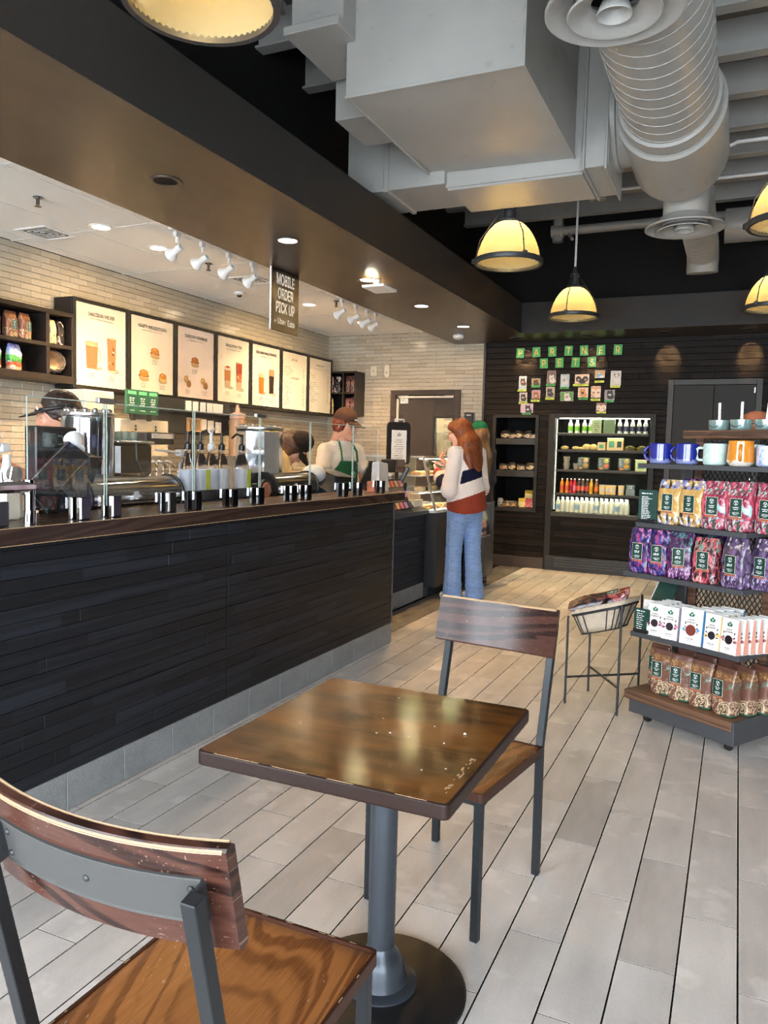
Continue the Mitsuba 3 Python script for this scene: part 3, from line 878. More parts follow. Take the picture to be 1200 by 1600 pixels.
while y < 5.24:
    v, f = tile(min(.308, 5.25 - y) - .003, .152, .012, .002)
    put('kick_tile', xf((v, f), frame((CX - .012, y + .0015, .002), (0, 1, 0), (-1, 0, 0), (0, 0, 1))), 'kick_tile', t)
    y += .308
put('kick_tile', box((-2.62, 5.247, .002), (CX - .002, 5.26, .154), .002), 'kick_tile', t)
put('end_panel', box((-2.62, 5.245, .156), (CX - .012, 5.256, 1.066)), 'char_wood', t)
t = thing('bar_countertop', 'dark walnut edged worktop of the long service counter', 'worktop')
put('slab', box((-2.64, .3, 1.066), (-2.30, 5.30, 1.128), .002), 'walnut', t)
put('fascia', box((-2.302, .3, 1.066), (-2.262, 5.36, 1.128), .003), 'walnut', t)
put('edge_strip', join(box((-2.263, .3, 1.0655), (-2.2605, 5.36, 1.068)), box((-2.264, .3, 1.1262), (-2.2605, 5.36, 1.1285))), 'worn_edge', t)
put('end_face', box((-2.64, 5.29, 1.066), (-2.262, 5.36, 1.128), .002), 'walnut', t)

# lower counter with the till, pastry case behind it
LX = -2.77
t = thing('till_counter', 'low dark boarded counter between the tall bar and the pastry case', 'counter')
put('body', box((-3.04, 5.27, 0), (LX - .012, 7.10, .83)), 'black_paint', t)
for r in range(13):
    z = .156 + .0524 * r
    y = 5.27
    while y < 7.08:
        L = rng.choice((.5, .7, .9)); b = min(y + L, 7.09)
        v, f = tile(b - y - .0016, min(.0524, .83 - z) - .0016, .012 + .004 * rng.random(), .0015)
        put('plank', xf((v, f), frame((LX - .012, y + .0008, z + .0008), (0, 1, 0), (-1, 0, 0), (0, 0, 1))), 'char_wood', t)
        y += L
y = 5.27
while y < 7.05:
    v, f = tile(min(.308, 7.09 - y) - .003, .152, .010, .002)
    put('kick_tile', xf((v, f), frame((LX - .012, y + .0015, .002), (0, 1, 0), (-1, 0, 0), (0, 0, 1))), 'kick_tile', t)
    y += .308
t = thing('till_countertop', 'grey stone top of the low till counter', 'worktop')
put('slab', box((-3.06, 5.30, .83), (LX + .03, 7.11, .875), .004), 'charcoal_metal', t)

# ------------------------------------------------------------------ bistro table
t = thing('bistro_table', 'small square dark brown cafe table with crumbs on a round black foot', 'table')
X0, X1, Y0, Y1 = -1.090, -0.480, 1.397, 2.053
pts = []
def rrect(x0, x1, y0, y1, r, n=6):
    return sbox(x0 + r, y0 + r, x1 - r, y1 - r).buffer(r, quad_segs=n)
put('tabletop', mv(prism(rrect(X0 + .006, X1 - .006, Y0 + .006, Y1 - .006, .012), .0015), z=.7335), 'brown_top', t)
def roundslab(x0, x1, y0, y1, z0, z1, r, e, n=5):
    L = []
    P = []
    for k in range(n + 1):
        a = math.pi / 2 * k / n
        P.append((e * (1 - math.sin(a)), z0 + e * (1 - math.cos(a))))
    P += [(e * (1 - math.cos(math.pi / 2 * k / n)), z1 - e * (1 - math.sin(math.pi / 2 * k / n))) for k in range(n + 1)]
    rings = []
    for ins, z in P:
        q = np.array(rrect(x0 + ins, x1 - ins, y0 + ins, y1 - ins, max(r - ins, .002), 6).exterior.coords)[:-1]
        rings.append(np.c_[q, np.full(len(q), z)])
    n = len(rings[0])
    V = np.vstack(rings)
    i, j = np.meshgrid(np.arange(len(rings) - 1), np.arange(n), indexing='ij')
    q = np.stack([i * n + j, (i + 1) * n + j, (i + 1) * n + (j + 1) % n, i * n + (j + 1) % n], -1).reshape(-1, 4)
    f = np.vstack([q[:, [0, 1, 2]], q[:, [0, 2, 3]]])
    c = len(V)
    V = np.vstack([V, [[(x0 + x1) / 2, (y0 + y1) / 2, z0], [(x0 + x1) / 2, (y0 + y1) / 2, z1]]])
    k = np.arange(n); m = (len(rings) - 1) * n
    f = np.vstack([f, np.stack([np.full(n, c), (k + 1) % n, k], 1), np.stack([np.full(n, c + 1), m + k, m + (k + 1) % n], 1)])
    return fixn((V, f))
put('edge', roundslab(X0, X1, Y0, Y1, .700, .7345, .016, .005), 'brown_edge', t, smooth=40, label='dark rounded table edge with worn varnish')
# chips where the varnish has worn off the rim, plus a painted highlight line
chips = []
for _ in range(30):
    s = rng.random()
    w = .003 + .016 * rng.random() ** 2
    if rng.random() < .5:
        x = X0 + .02 + s * (X1 - X0 - .04); chips.append(cbox(x, Y0 + .0035, .7322, w, .0024, .0026, .0008))
    else:
        y = Y0 + .01 + (s ** 1.7) * (Y1 - Y0 - .03); chips.append(cbox(X1 - .0035, y, .7322, .0024, w, .0026, .0008))
for _ in range(11):  # long thin strips paint the highlight along the front edge
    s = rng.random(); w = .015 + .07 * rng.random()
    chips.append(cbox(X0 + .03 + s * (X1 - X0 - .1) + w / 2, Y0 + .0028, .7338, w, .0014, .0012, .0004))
for _ in range(26):
    y = Y0 + .005 + .25 * rng.random()
    chips.append(cbox(X1 - .022 - .012 * rng.random(), y, .7352, .0015 + .003 * rng.random(), .004 + .012 * rng.random(), .0006))
put('worn_varnish', join(chips), 'worn_edge', t, label='pale worn chips and a painted highlight line along the table edge', kind='stuff')
PCX, PCY = -.79, 1.79
put('column', mv(cyl(.036, .08, .69, 36), PCX, PCY), 'blue_pole', t, smooth=50)
put('top_plate', join(cbox(PCX, PCY, .694, .36, .06, .012, .002), cbox(PCX, PCY, .694, .06, .36, .012, .002)), 'base_black', t)
put('foot_disc', mv(lathe([(1e-4, 0), (.225, 0), (.228, .004), (.228, .013), (.222, .018), (.12, .022), (.085, .026), (1e-4, .027)], 64), PCX, PCY), 'base_black', t, smooth=35)
put('collar', mv(lathe([(.098, .024), (.098, .030), (.088, .034), (.072, .036), (.066, .055), (.060, .085), (.050, .105), (.041, .115), (.036, .13)], 48), PCX, PCY), 'blue_pole', t, smooth=50)
crumb = [(-.575, 1.78, .004), (-.74, 1.70, .0035), (-.77, 1.685, .0025), (-.69, 1.70, .0018), (-.66, 1.795, .0022), (-.60, 1.70, .0024), (-.83, 1.96, .0022), (-.70, 1.93, .0016), (-.59, 1.53, .0022), (-.97, 1.66, .0016), (-.545, 1.56, .002), (-.80, 1.79, .0014), (-.63, 1.87, .0013)]
CRUMB = ['', 'second largest, near the middle of the top', 'just left of the second largest crumb', 'between the middle and the right front', 'right of the middle', 'in front of the largest crumb', 'near the far edge, left half', 'near the far edge, middle', 'near the front right corner', 'far to the left', 'closest to the front right corner', 'behind the second largest crumb', 'toward the right far corner']
for i, (x, y, r) in enumerate(crumb):
    v, f = ball(1.0, 1)
    v = v * (.78 * r * (1 + .4 * (nrng.random((len(v), 1)) - .5))) * [1.2, 1, .7]
    if i == 0:
        tag(put('crumb', mv((v, f), x, y, .735 + r * .6), 'white_paper'), 'largest white crumb near the right rear of the brown table', 'crumb', 'crumbs scattered on the brown table')
    else:
        tag(put('crumb', mv((v, f), x, y, .735 + r * .6), 'white_paper'), 'tiny pale crumb on the brown table, ' + CRUMB[i], 'crumb', 'crumbs scattered on the brown table')


# ------------------------------------------------------------------ chairs: seat front towards +y, local origin on the floor under the seat centre
def curved_slab(w, h, th, sag, n=18, top=0.0):
    """A board across x, bent so that its ends come forward (+y) by sag, from z 0 to h."""
    x = np.linspace(-w / 2, w / 2, n)
    y = sag * (2 * x / w) ** 2
    e = .004
    sec = [(0, e), (e, 0), (th - e, 0), (th, e), (th, h - e), (th - e, h), (e, h), (0, h - e)]
    V = np.array([[xx, yy + a, b] for xx, yy in zip(x, y) for a, b in sec])
    m = len(sec)
    i, j = np.meshgrid(np.arange(n - 1), np.arange(m), indexing='ij')
    q = np.stack([i * m + j, (i + 1) * m + j, (i + 1) * m + (j + 1) % m, i * m + (j + 1) % m], -1).reshape(-1, 4)
    f = np.vstack([q[:, [0, 1, 2]], q[:, [0, 2, 3]]])
    for base, fl in ((0, 1), ((n - 1) * m, 0)):
        cap = np.array([[base, base + k, base + k + 1] for k in range(1, m - 1)])
        f = np.vstack([f, cap[:, ::-1] if fl else cap])
    return fixn((V, f))


def seat_board(w, d, th, dip):
    n, m = 25, 25
    x, y = np.meshgrid(np.linspace(-w / 2, w / 2, n), np.linspace(-d / 2, d / 2, m), indexing='ij')
    z = -dip * np.clip(1 - (2 * x / w) ** 2, 0, 1) ** 1.2 * np.clip(1 - (2 * y / d) ** 4, 0, 1)
    z -= .006 * np.clip((y / (d / 2)), 0, 1) ** 6
    ed = np.maximum(np.abs(2 * x / w), np.abs(2 * y / d))
    z -= .004 * (ed > .999)
    top = np.stack([x, y, z], -1).reshape(-1, 3)
    i, j = np.meshgrid(np.arange(n - 1), np.arange(m - 1), indexing='ij')
    q = np.stack([i * m + j, (i + 1) * m + j, (i + 1) * m + j + 1, i * m + j + 1], -1).reshape(-1, 4)
    return top, np.vstack([q[:, [0, 1, 2]], q[:, [0, 2, 3]]])


def chair(label, M, worn, metal_plate=True):
    t = thing('wooden_chair', label, 'chair', None, M)
    w, d = .415, .46
    put('seat', mv(seat_board(w - .006, d - .006, .02, .010), z=.452), 'seat_wood', t, smooth=True)
    put('seat_rim', mv(prism(rrect(-w / 2, w / 2, -d / 2, d / 2, .014).difference(rrect(-w / 2 + .007, w / 2 - .007, -d / 2 + .007, d / 2 - .007, .010)), .026), z=.4255), 'seat_edge', t, label='dark seat edge with worn paint')
    put('seat_underside', box((-w / 2 + .004, -d / 2 + .004, .4255), (w / 2 - .004, d / 2 - .004, .430)), 'seat_edge', t)
    ch = []
    for _ in range(24):
        s = rng.random() - .5
        L = .004 + .03 * rng.random() ** 2
        if rng.random() < .55:
            sx = rng.choice((-1, 1)); ch.append(cbox(sx * (w / 2 - .003), s * (d - .05), .4508, .003, L, .0016, .0006))
        else:
            sy = rng.choice((-1, 1)); ch.append(cbox(s * (w - .05), sy * (d / 2 - .003), .4508, L, .003, .0016, .0006))
    put('worn_rim', join(ch), 'worn_edge', t, kind='stuff', label='pale wear on the seat edge')
    lg = .024
    for s in (-1, 1):
        put('front_leg', bar((s * (w / 2 - .02), d / 2 - .022, 0), (s * (w / 2 - .02), d / 2 - .022, .426), lg), 'steel_leg', t)
        P = [(s * (w / 2 - .013), -d / 2 - .012, 0), (s * (w / 2 - .013), -d / 2 - .006, .45), (s * (w / 2 - .013), -d / 2 - .098, .850)]
        a = np.array(P[1]) + (np.array(P[2]) - np.array(P[1])) * .0
        put('rear_leg', join(bar(P[0], P[1], lg), bar(P[1], P[2], lg)), 'steel_leg', t)
        put('side_rail', bar((s * (w / 2 - .02), -d / 2, .416), (s * (w / 2 - .02), d / 2 - .03, .416), .018), 'steel_leg', t)
    put('cross_rail', join(bar((-w / 2 + .02, d / 2 - .022, .416), (w / 2 - .02, d / 2 - .022, .416), .018), bar((-w / 2 + .02, -d / 2 - .006, .416), (w / 2 - .02, -d / 2 - .006, .416), .018)), 'steel_leg', t)
    lean = math.degrees(math.atan2(.092, .400))
    bw, bh = .446, .162
    B = tr(0, -d / 2 - .073, .738, rx=lean) @ tr(0, .012, 0)
    k = put('backrest', curved_slab(bw, bh, .020, .030), 'back_wood', t, smooth=35, M=B @ tr(0, -.0, 0))
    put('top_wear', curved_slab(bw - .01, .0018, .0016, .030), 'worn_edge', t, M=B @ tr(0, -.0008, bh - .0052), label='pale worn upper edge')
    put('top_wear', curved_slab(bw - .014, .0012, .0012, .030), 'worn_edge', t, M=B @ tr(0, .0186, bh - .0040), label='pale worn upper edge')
    if metal_plate:
        put('back_plate', curved_slab(bw - .075, .072, .003, .0215), 'steel_plate', t, smooth=35, M=B @ tr(0, -.0038, .046))
        for x, z in ((-.17, .063), (-.17, .100), (0, .082), (.17, .063), (.17, .100)):
            put('screw', xf(lathe([(1e-4, .004), (.003, .0035), (.0052, .001), (.0055, 0)], 14), np.eye(4)), 'black_metal', t, M=B @ frame((x, -.0040 + .0215 * (2 * x / .377) ** 2, z), (1, 0, 0), (0, 0, 1), (0, -1, 0)))
        for s in (-1, 1):
            put('bracket', box((s * .186 - .004, -.012, .05), (s * .186 + .004, .024, .112), .002), 'black_metal', t, M=B)
    return t


chair('wooden chair with its back to the camera, steel plate across the backrest', tr(-.795, 1.093, 0), 0)
chair('wooden chair on the far side of the table, grained backrest facing the camera', tr(-.784, 2.338, 0, rz=171.5), 1)

# ------------------------------------------------------------------ printed bags, boxes and flat artwork
N3 = lambda P, f, s=0: meshkit.noise(P * f, s)


def bag_mesh(w, h, d, top=.12, fold=False, seed=0, n=84, m=44):
    tt = np.linspace(0, 1, m)
    a = np.linspace(0, 2 * np.pi, 2401)
    ex = 2 / 4.5
    cx, cy = np.sign(np.cos(a)) * np.abs(np.cos(a)) ** ex, np.sign(np.sin(a)) * np.abs(np.sin(a)) ** ex
    arc = np.r_[0, np.cumsum(np.hypot(np.diff(cx * w), np.diff(cy * d)))]
    u = (np.arange(n) + .5) / n * arc[-1]
    cx, cy = np.interp(u, arc, cx), np.interp(u, arc, cy)
    V = []
    for t in tt:
        fd = 1.0 if t < .62 else 1 - (1 - top) * ((t - .62) / .38) ** 1.15
        fw = 1.0 + .03 * math.sin(t * 3.1) - (.05 * max(0, t - .9) / .1)
        rb = 1 - .10 * max(0, .06 - t) / .06
        V.append(np.c_[cx * w / 2 * fw * rb, cy * d / 2 * fd * rb, np.full(n, t * h)])
    V = np.vstack(V)
    q = meshkit.noise(V * [38, 38, 30] + seed * 7.7, seed) - .5
    q2 = meshkit.noise(V * [90, 90, 70] + seed * 3.1, seed + 5) - .5
    V[:, 1] += np.sign(V[:, 1]) * (q * .006 + q2 * .002) * np.clip(V[:, 2] / (h * .2), 0, 1)
    V[:, 0] += np.sign(V[:, 0]) * q * .003 * np.clip(V[:, 2] / (h * .2), 0, 1)
    i, j = np.meshgrid(np.arange(m - 1), np.arange(n), indexing='ij')
    Q = np.stack([i * n + j, i * n + (j + 1) % n, (i + 1) * n + (j + 1) % n, (i + 1) * n + j], -1).reshape(-1, 4)
    f = np.vstack([Q[:, [0, 1, 2]], Q[:, [0, 2, 3]]])
    k = np.arange(n)
    V = np.vstack([V, [[0, 0, 0], [0, 0, h]]])
    f = np.vstack([f, np.stack([np.full(n, m * n), (k + 1) % n, k], 1), np.stack([np.full(n, m * n + 1), (m - 1) * n + k, (m - 1) * n + (k + 1) % n], 1)])
    return V, f


C = lambda r, g, b: np.array(srgb(r, g, b))


def pick(C0, masks):
    out = np.array(C0) if np.ndim(C0) == 2 else None
    for m, c in masks:
        out[m] = c
    return out


def strokes(P, fx, fz, seed, lo, hi, slant=0.0):
    """Leaf or brush shaped marks of a print."""
    q = P.copy()
    q[:, 2] = P[:, 2] * fz + slant * P[:, 0] * fx
    q[:, 0] = P[:, 0] * fx; q[:, 1] = P[:, 1] * fx
    v = meshkit.fbm(q, 2, seed)
    s = .022
    return np.clip((v - lo) / s + .5, 0, 1) * np.clip((hi - v) / s + .5, 0, 1)


def lay(c, w, col):
    w = np.asarray(w, float)[:, None]
    return c * (1 - w) + col * w


def bag_colors(V, design, h):
    P, t = V, V[:, 2] / h
    n = len(V)
    if design == 'tan':
        c = np.tile(C(186, 146, 82), (n, 1))
        c = lay(c, strokes(P, 22, 16, 3, .50, .56, .5), C(208, 172, 108))
        e = (t < .30) | (t > .80)
        c = lay(c, e * strokes(P, 40, 26, 1, .52, .62, .8), C(225, 222, 216))
        c = lay(c, e * strokes(P, 38, 24, 5, .57, .70, -.9), C(128, 132, 178))
        c = lay(c, e * strokes(P, 44, 30, 9, .60, .70, .9), C(46, 44, 42))
    elif design == 'pink':
        c = np.tile(C(150, 58, 78), (n, 1))
        c = lay(c, strokes(P, 60, 18, 2, .40, .52, .7), C(206, 92, 112))
        c = lay(c, strokes(P, 70, 22, 4, .58, .66, -.8), C(66, 30, 46))
        e = (t < .26) | (t > .74)
        c = lay(c, e * strokes(P, 62, 17, 7, .53, .60, 1.2), C(176, 206, 200))
        c = lay(c, (P[:, 0] > .012) * (t > .22) * (t < .55) * strokes(P, 26, 12, 8, .5, .7, .4), C(160, 205, 214))
        c = lay(c, e * strokes(P, 60, 20, 6, .62, .72, -.6), C(62, 78, 70))
    elif design == 'swirl':
        c = np.tile(C(58, 46, 110), (n, 1))
        c = lay(c, strokes(P, 26, 18, 2, .46, .55, .9), C(168, 52, 92))
        c = lay(c, strokes(P, 30, 20, 4, .56, .62, -.7), C(92, 92, 172))
        c = lay(c, strokes(P, 28, 17, 7, .57, .61, .6), C(206, 150, 178))
        c = lay(c, strokes(P, 30, 20, 9, .30, .42, .6), C(36, 26, 66))
    elif design == 'violet':
        c = np.tile(C(62, 34, 70), (n, 1))
        c = lay(c, strokes(P, 34, 14, 2, .52, .60, 1.2), C(108, 52, 104))
        c = lay(c, (t > .6) * strokes(P, 46, 14, 4, .55, .62, 1.3), C(58, 140, 128))
        c = lay(c, (t < .3) * strokes(P, 60, 18, 6, .52, .60, -1.3), C(196, 150, 188))
        c = lay(c, strokes(P, 40, 26, 9, .33, .42, .6), C(32, 20, 42))
    elif design == 'jungle':
        c = np.tile(C(58, 26, 34), (n, 1))
        c = lay(c, strokes(P, 60, 18, 2, .44, .56, .8), C(190, 80, 90))
        c = lay(c, strokes(P, 56, 18, 4, .57, .64, -.8), C(214, 118, 118))
        c = lay(c, (t > .72) * strokes(P, 54, 16, 7, .52, .60, 1.2), C(120, 146, 132))
        c = lay(c, (t < .2) * strokes(P, 60, 18, 8, .56, .64, 1.1), C(222, 210, 206))
    elif design == 'lilac':
        c = np.tile(C(92, 74, 106), (n, 1))
        c = lay(c, (np.floor(P[:, 0] * 60) % 2 == 0) * (t > .3) * (t < .75), C(118, 94, 132))
        c = lay(c, (t < .4) * strokes(P, 34, 18, 4, .50, .56, .9), C(178, 150, 200))
        c = lay(c, (t < .36) * strokes(P, 46, 22, 6, .60, .66, -.9), C(222, 212, 228))
        c = lay(c, (t > .72) * strokes(P, 90, 60, 7, .60, .8), C(196, 186, 176))
        c = lay(c, strokes(P, 30, 20, 9, .30, .42, .6), C(56, 42, 66))
    elif design == 'brown':
        c = np.tile(C(112, 76, 62), (n, 1))
        g = (t > .76) & (t < .9)
        c = lay(c, g, C(120, 82, 56))
        c = lay(c, g * strokes(P, 70, 60, 2, .52, .64, .6), C(176, 136, 84))
        c = lay(c, t >= .9, C(98, 64, 54))
        b = t < .36
        c = lay(c, b * strokes(P, 90, 60, 4, .50, .62), C(196, 170, 138))
        r = np.hypot(P[:, 0] - .018, P[:, 2] - .16 * h)
        f = P[:, 1] < 0
        c = lay(c, f * (r < .034), C(86, 58, 46))
        c = lay(c, f * (r < .034) * (r > .029), C(216, 194, 160))
        c = lay(c, f * (r < .024) * (r > .021), C(206, 184, 150))
        c = lay(c, f * (r < .018) * strokes(P, 120, 90, 6, .5, .7), C(206, 184, 150))
        c = lay(c, (t < .05) * (P[:, 0] > 0), C(62, 92, 72))
        c = lay(c, (t > .5) * (t < .7) * (P[:, 0] > .02) * strokes(P, 50, 40, 8, .56, .7), C(96, 110, 88))
    elif design == 'rainbow':
        w = t + .10 * (N3(P, 26, 3) - .5)
        c = np.tile(C(120, 128, 205), (n, 1))
        c = lay(c, w < .84, C(150, 168, 220)); c = lay(c, w < .72, C(196, 214, 226)); c = lay(c, w < .56, C(92, 178, 92)); c = lay(c, w < .42, C(60, 140, 64)); c = lay(c, w < .32, C(214, 92, 62)); c = lay(c, w < .16, C(232, 170, 130))
        c = lay(c, strokes(P, 40, 30, 5, .60, .72), C(226, 226, 222))
    elif design == 'white':
        c = np.tile(C(226, 214, 198), (n, 1)); c = lay(c, strokes(P, 60, 40, 5, .62, .75), C(70, 56, 50))
    elif design == 'pale':
        c = np.tile(C(228, 206, 160), (n, 1)); c = lay(c, (t < .5) * strokes(P, 60, 40, 5, .58, .7), C(150, 110, 60))
    elif design == 'black':
        c = np.tile(C(30, 27, 28), (n, 1)); c = lay(c, strokes(P, 40, 18, 5, .60, .75), C(196, 186, 180))
    elif design == 'pinkstripe':
        c = np.tile(C(206, 150, 150), (n, 1)); c = lay(c, (t > .2) * (t < .5), C(70, 34, 44)); c = lay(c, strokes(P, 60, 40, 5, .6, .75), C(240, 225, 220))
    else:
        c = np.tile(C(44, 36, 38), (n, 1)); c = lay(c, strokes(P, 50, 30, 5, .56, .7), C(110, 66, 66))
    return c


def emblem(r):
    """The round crowned figure emblem in flat pieces: (white disc, dark figure)."""
    disc = Point(0, 0).buffer(r, 24)
    hair = Point(0, -.1 * r).buffer(.62 * r, 20).difference(Point(0, .0).buffer(.30 * r, 16))
    face = Point(0, .02 * r).buffer(.27 * r, 16)
    crown = Polygon([(-.34 * r, .52 * r), (-.40 * r, .86 * r), (-.18 * r, .66 * r), (0, .95 * r), (.18 * r, .66 * r), (.40 * r, .86 * r), (.34 * r, .52 * r)])
    tails = [Polygon([(s * .55 * r, -.75 * r), (s * .98 * r, -.1 * r), (s * .80 * r, .55 * r), (s * .66 * r, .1 * r), (s * .46 * r, -.4 * r)]) for s in (-1, 1)]
    fig = hair.union(crown)
    for q in tails:
        fig = fig.union(q)
    waves = [sbox(-.28 * r, (-.52 - .14 * k) * r, .28 * r, (-.46 - .14 * k) * r) for k in range(3)]
    for q in waves:
        fig = fig.difference(q)
    return disc, fig.intersection(Point(0, 0).buffer(r * .97, 24)), face


FR = frame((0, 0, 0), (1, 0, 0), (0, 0, 1), (0, -1, 0))          # drawing plane of a thing that faces -y


def lines(w, rows, gap, h=.0022, seed=1, center=True, d=.0006):
    """Rows of print too small to read, word by word."""
    r = random.Random(seed)
    ms = []
    for k in range(rows):
        L = w * (.55 + .4 * r.random())
        x = -L / 2 if center else -w / 2
        e = x + L
        while x < e - .002:
            q = min((.008 + .014 * r.random()) * max(1, w / .06), e - x)
            ms.append(box((x, -k * gap, 0), (x + q, -k * gap + h, d)))
            x += q + h * .9
    return join(ms)


BAGS = {}


def bag_kit(design, w=.122, h=.236, d=.078, top=.14, label=(.0, .115, .062, .088), seed=0):
    """Shared pieces of one kind of bag: pouch, label card, rim, emblem, print lines."""
    key = (design, w, h, d, seed)
    if key in BAGS:
        return BAGS[key]
    v, f = bag_mesh(w, h, d, top, seed=seed)
    kit = [('pouch', share((v, f), 'foil', True, color=bag_colors(v, design, h)))]
    if label:
        lx, lz, lw, lh = label
        y = -d / 2 - .0042
        kit.append(('label_rim', share(xf(prism(sbox(-lw / 2, -lh / 2, lw / 2, lh / 2), .0012), FR @ tr(lx, lz, -y - .0016)), 'cream_plastic')))
        kit.append(('label', share(xf(prism(sbox(-lw / 2 + .002, -lh / 2 + .002, lw / 2 - .002, lh / 2 - .002), .0010), FR @ tr(lx, lz, -y - .0004)), 'deep_green')))
        dk, fg, fc = emblem(.0115)
        B = FR @ tr(lx, lz + lh * .26, -y + .0007)
        kit.append(('label__emblem', share(xf(prism(dk, .0005), B), 'white_ink')))
        kit.append(('label__emblem', share(xf(prism(fg, .0005), B @ tr(0, 0, .0004)), 'deep_green')))
        wd = {'pink': ('GUATEMALA', 'ANTIGUA'), 'brown': ('PIKE PLACE', 'ROAST'), 'tan': ('VERANDA', 'BLEND'), 'jungle': ('GUATEMALA', 'ANTIGUA')}.get(design)
        if wd:
            kit.append(('label__lettering', share(join(*[words(q, .0052, FR @ tr(lx, lz - lh * .02 - .0085 * k, -y + .0007), .0004, True, stretch=.72) for k, q in enumerate(wd)]), 'white_ink')))
        kit.append(('label__print', share(join(*([] if wd else [xf(lines(lw * .7, 2, .007, .0042, 3), FR @ tr(lx, lz - lh * .02, -y + .0007))]), xf(lines(lw * .62, 3, .0055, .0018, 5), FR @ tr(lx, lz - lh * .26, -y + .0007))), 'white_ink')))
        kit.append(('band', share(xf(prism(sbox(-lw / 2, -.004, lw / 2, .004), .0012), FR @ tr(lx, lz - lh / 2 - .007, -y - .0016)), 'copper')))
    BAGS[key] = kit
    return kit


def place_bag(kit, label, M, group=None, cat='coffee bag', name='coffee_bag'):
    t = thing(name, label, cat, group, M)
    for n, d in kit:
        if '__' in n:
            a, b = n.split('__')
            put(b, d, None, t + '__' + a)
        else:
            put(n, d, None, t)
    return t


_put = put
def put(name, mesh, m, parent=None, **k):
    r = parent
    if r and r not in W:
        W[r] = W[root(r)]
    return _put(name, mesh, m, parent, **k)


def art(layers, M, d=.0007, k_=1.0):
    """Flat print: (shape, colour) layers from back to front on the plane M, one mesh with its colours."""
    V, Fc, Cc, n = [], [], [], 0
    for k, (s, c) in enumerate(layers):
        if s.is_empty: continue
        v, f = prism(s, d)
        v = v + [0, 0, k * d * .6]
        v, f = xf((v, f), M)
        V.append(v); Fc.append(f + n); Cc.append(np.tile(C(*c) * k_, (len(v), 1))); n += len(v)
    return dict(mikit.ply((np.vstack(V), np.vstack(Fc)), 'print', color=np.vstack(Cc)))


ellp = lambda x, y, a, b, n=20: __import__('shapely.affinity', fromlist=['scale']).scale(Point(x, y).buffer(1, n), a, b)
import shapely.affinity as aff


def rbox(x0, y0, x1, y1, r):
    return sbox(x0 + r, y0 + r, x1 - r, y1 - r).buffer(r, quad_segs=5)


def sandwich(x, y, s, bun=(206, 142, 66), fill=(178, 60, 40)):
    return [(ellp(x + .25 * s, y - .55 * s, .9 * s, .28 * s), (196, 180, 160)), (ellp(x, y - .35 * s, .95 * s, .50 * s), (214, 178, 118)), (ellp(x, y - .05 * s, 1.05 * s, .30 * s), (232, 206, 150)),
            (ellp(x, y - .02 * s, 1.1 * s, .20 * s), fill), (ellp(x - .4 * s, y - .12 * s, .3 * s, .14 * s), (236, 190, 90)), (ellp(x, y + .34 * s, .9 * s, .52 * s), bun), (ellp(x - .2 * s, y + .52 * s, .4 * s, .2 * s), tuple(min(255, c + 26) for c in bun))]


def glass_pic(x, y, w, h, bands, ice=False, handle=False, seed=1):
    P = lambda f0, f1: Polygon([(x - w / 2 * (.82 + .18 * f0), y + h * f0), (x + w / 2 * (.82 + .18 * f0), y + h * f0), (x + w / 2 * (.82 + .18 * f1), y + h * f1), (x - w / 2 * (.82 + .18 * f1), y + h * f1)])
    L = [(ellp(x + w * .35, y + h * .03, w * .55, h * .07), (206, 190, 168)), (P(0, 1).buffer(w * .03), (226, 214, 196))]
    if handle:
        L.append((ellp(x + w * .52, y + h * .52, w * .24, h * .27).difference(ellp(x + w * .52, y + h * .52, w * .15, h * .19)), (214, 200, 180)))
    for f0, f1, c in bands:
        L.append((P(f0, f1), c))
    if ice:
        r = random.Random(seed)
        for _ in range(7):
            L.append((aff.rotate(sbox(-.1 * w, -.1 * w, .1 * w, .1 * w), r.random() * 90), (0, 0, 0)))
            q = L.pop()[0]
            L.append((aff.translate(q, x + w * (r.random() - .5) * .55, y + h * (.25 + .6 * r.random())), r.choice(((244, 222, 196), (150, 84, 50), (226, 176, 130)))))
    L.append((ellp(x, y + h, w * .5, h * .03), bands[-1][2] if not ice else (236, 214, 188)))
    return L


# ------------------------------------------------------------------ menu boards on the tiled bar wall
MX = -5.12
YP = [4.936 + .6500 * k for k in range(7)]
fm = lambda y, z, x=MX + .0012: frame((x, y, z), (0, 1, 0), (0, 0, 1), (1, 0, 0))
TITLES = ['CHAI IS IN THE AIR', 'HEARTY AND DELICIOUS', 'GOOD DAY GOODNESS', 'SPICED APPLE TEA', 'WELCOME HOME, PUMPKIN', 'CAPPUCCINO', 'ESPRESSO & COFFEE']
SUBS = ['WARM SPICES BALANCED WITH CREAMY MILK', 'BREAKFAST SANDWICHES TO START THE DAY', 'BREAKFAST SANDWICHES AND EGG BITES']
DESC = ['first lit menu board from the left with a mug and a tall iced drink', 'second menu board showing three breakfast sandwiches', 'third menu board showing one sandwich and two pairs of round bites', 'fourth menu board showing two layered red and orange iced drinks',
        'fifth menu board showing an orange drink and a dark cola coloured drink', 'sixth menu board with two blocks of text lines and no pictures', 'last menu board at the corner with one long list of text lines']
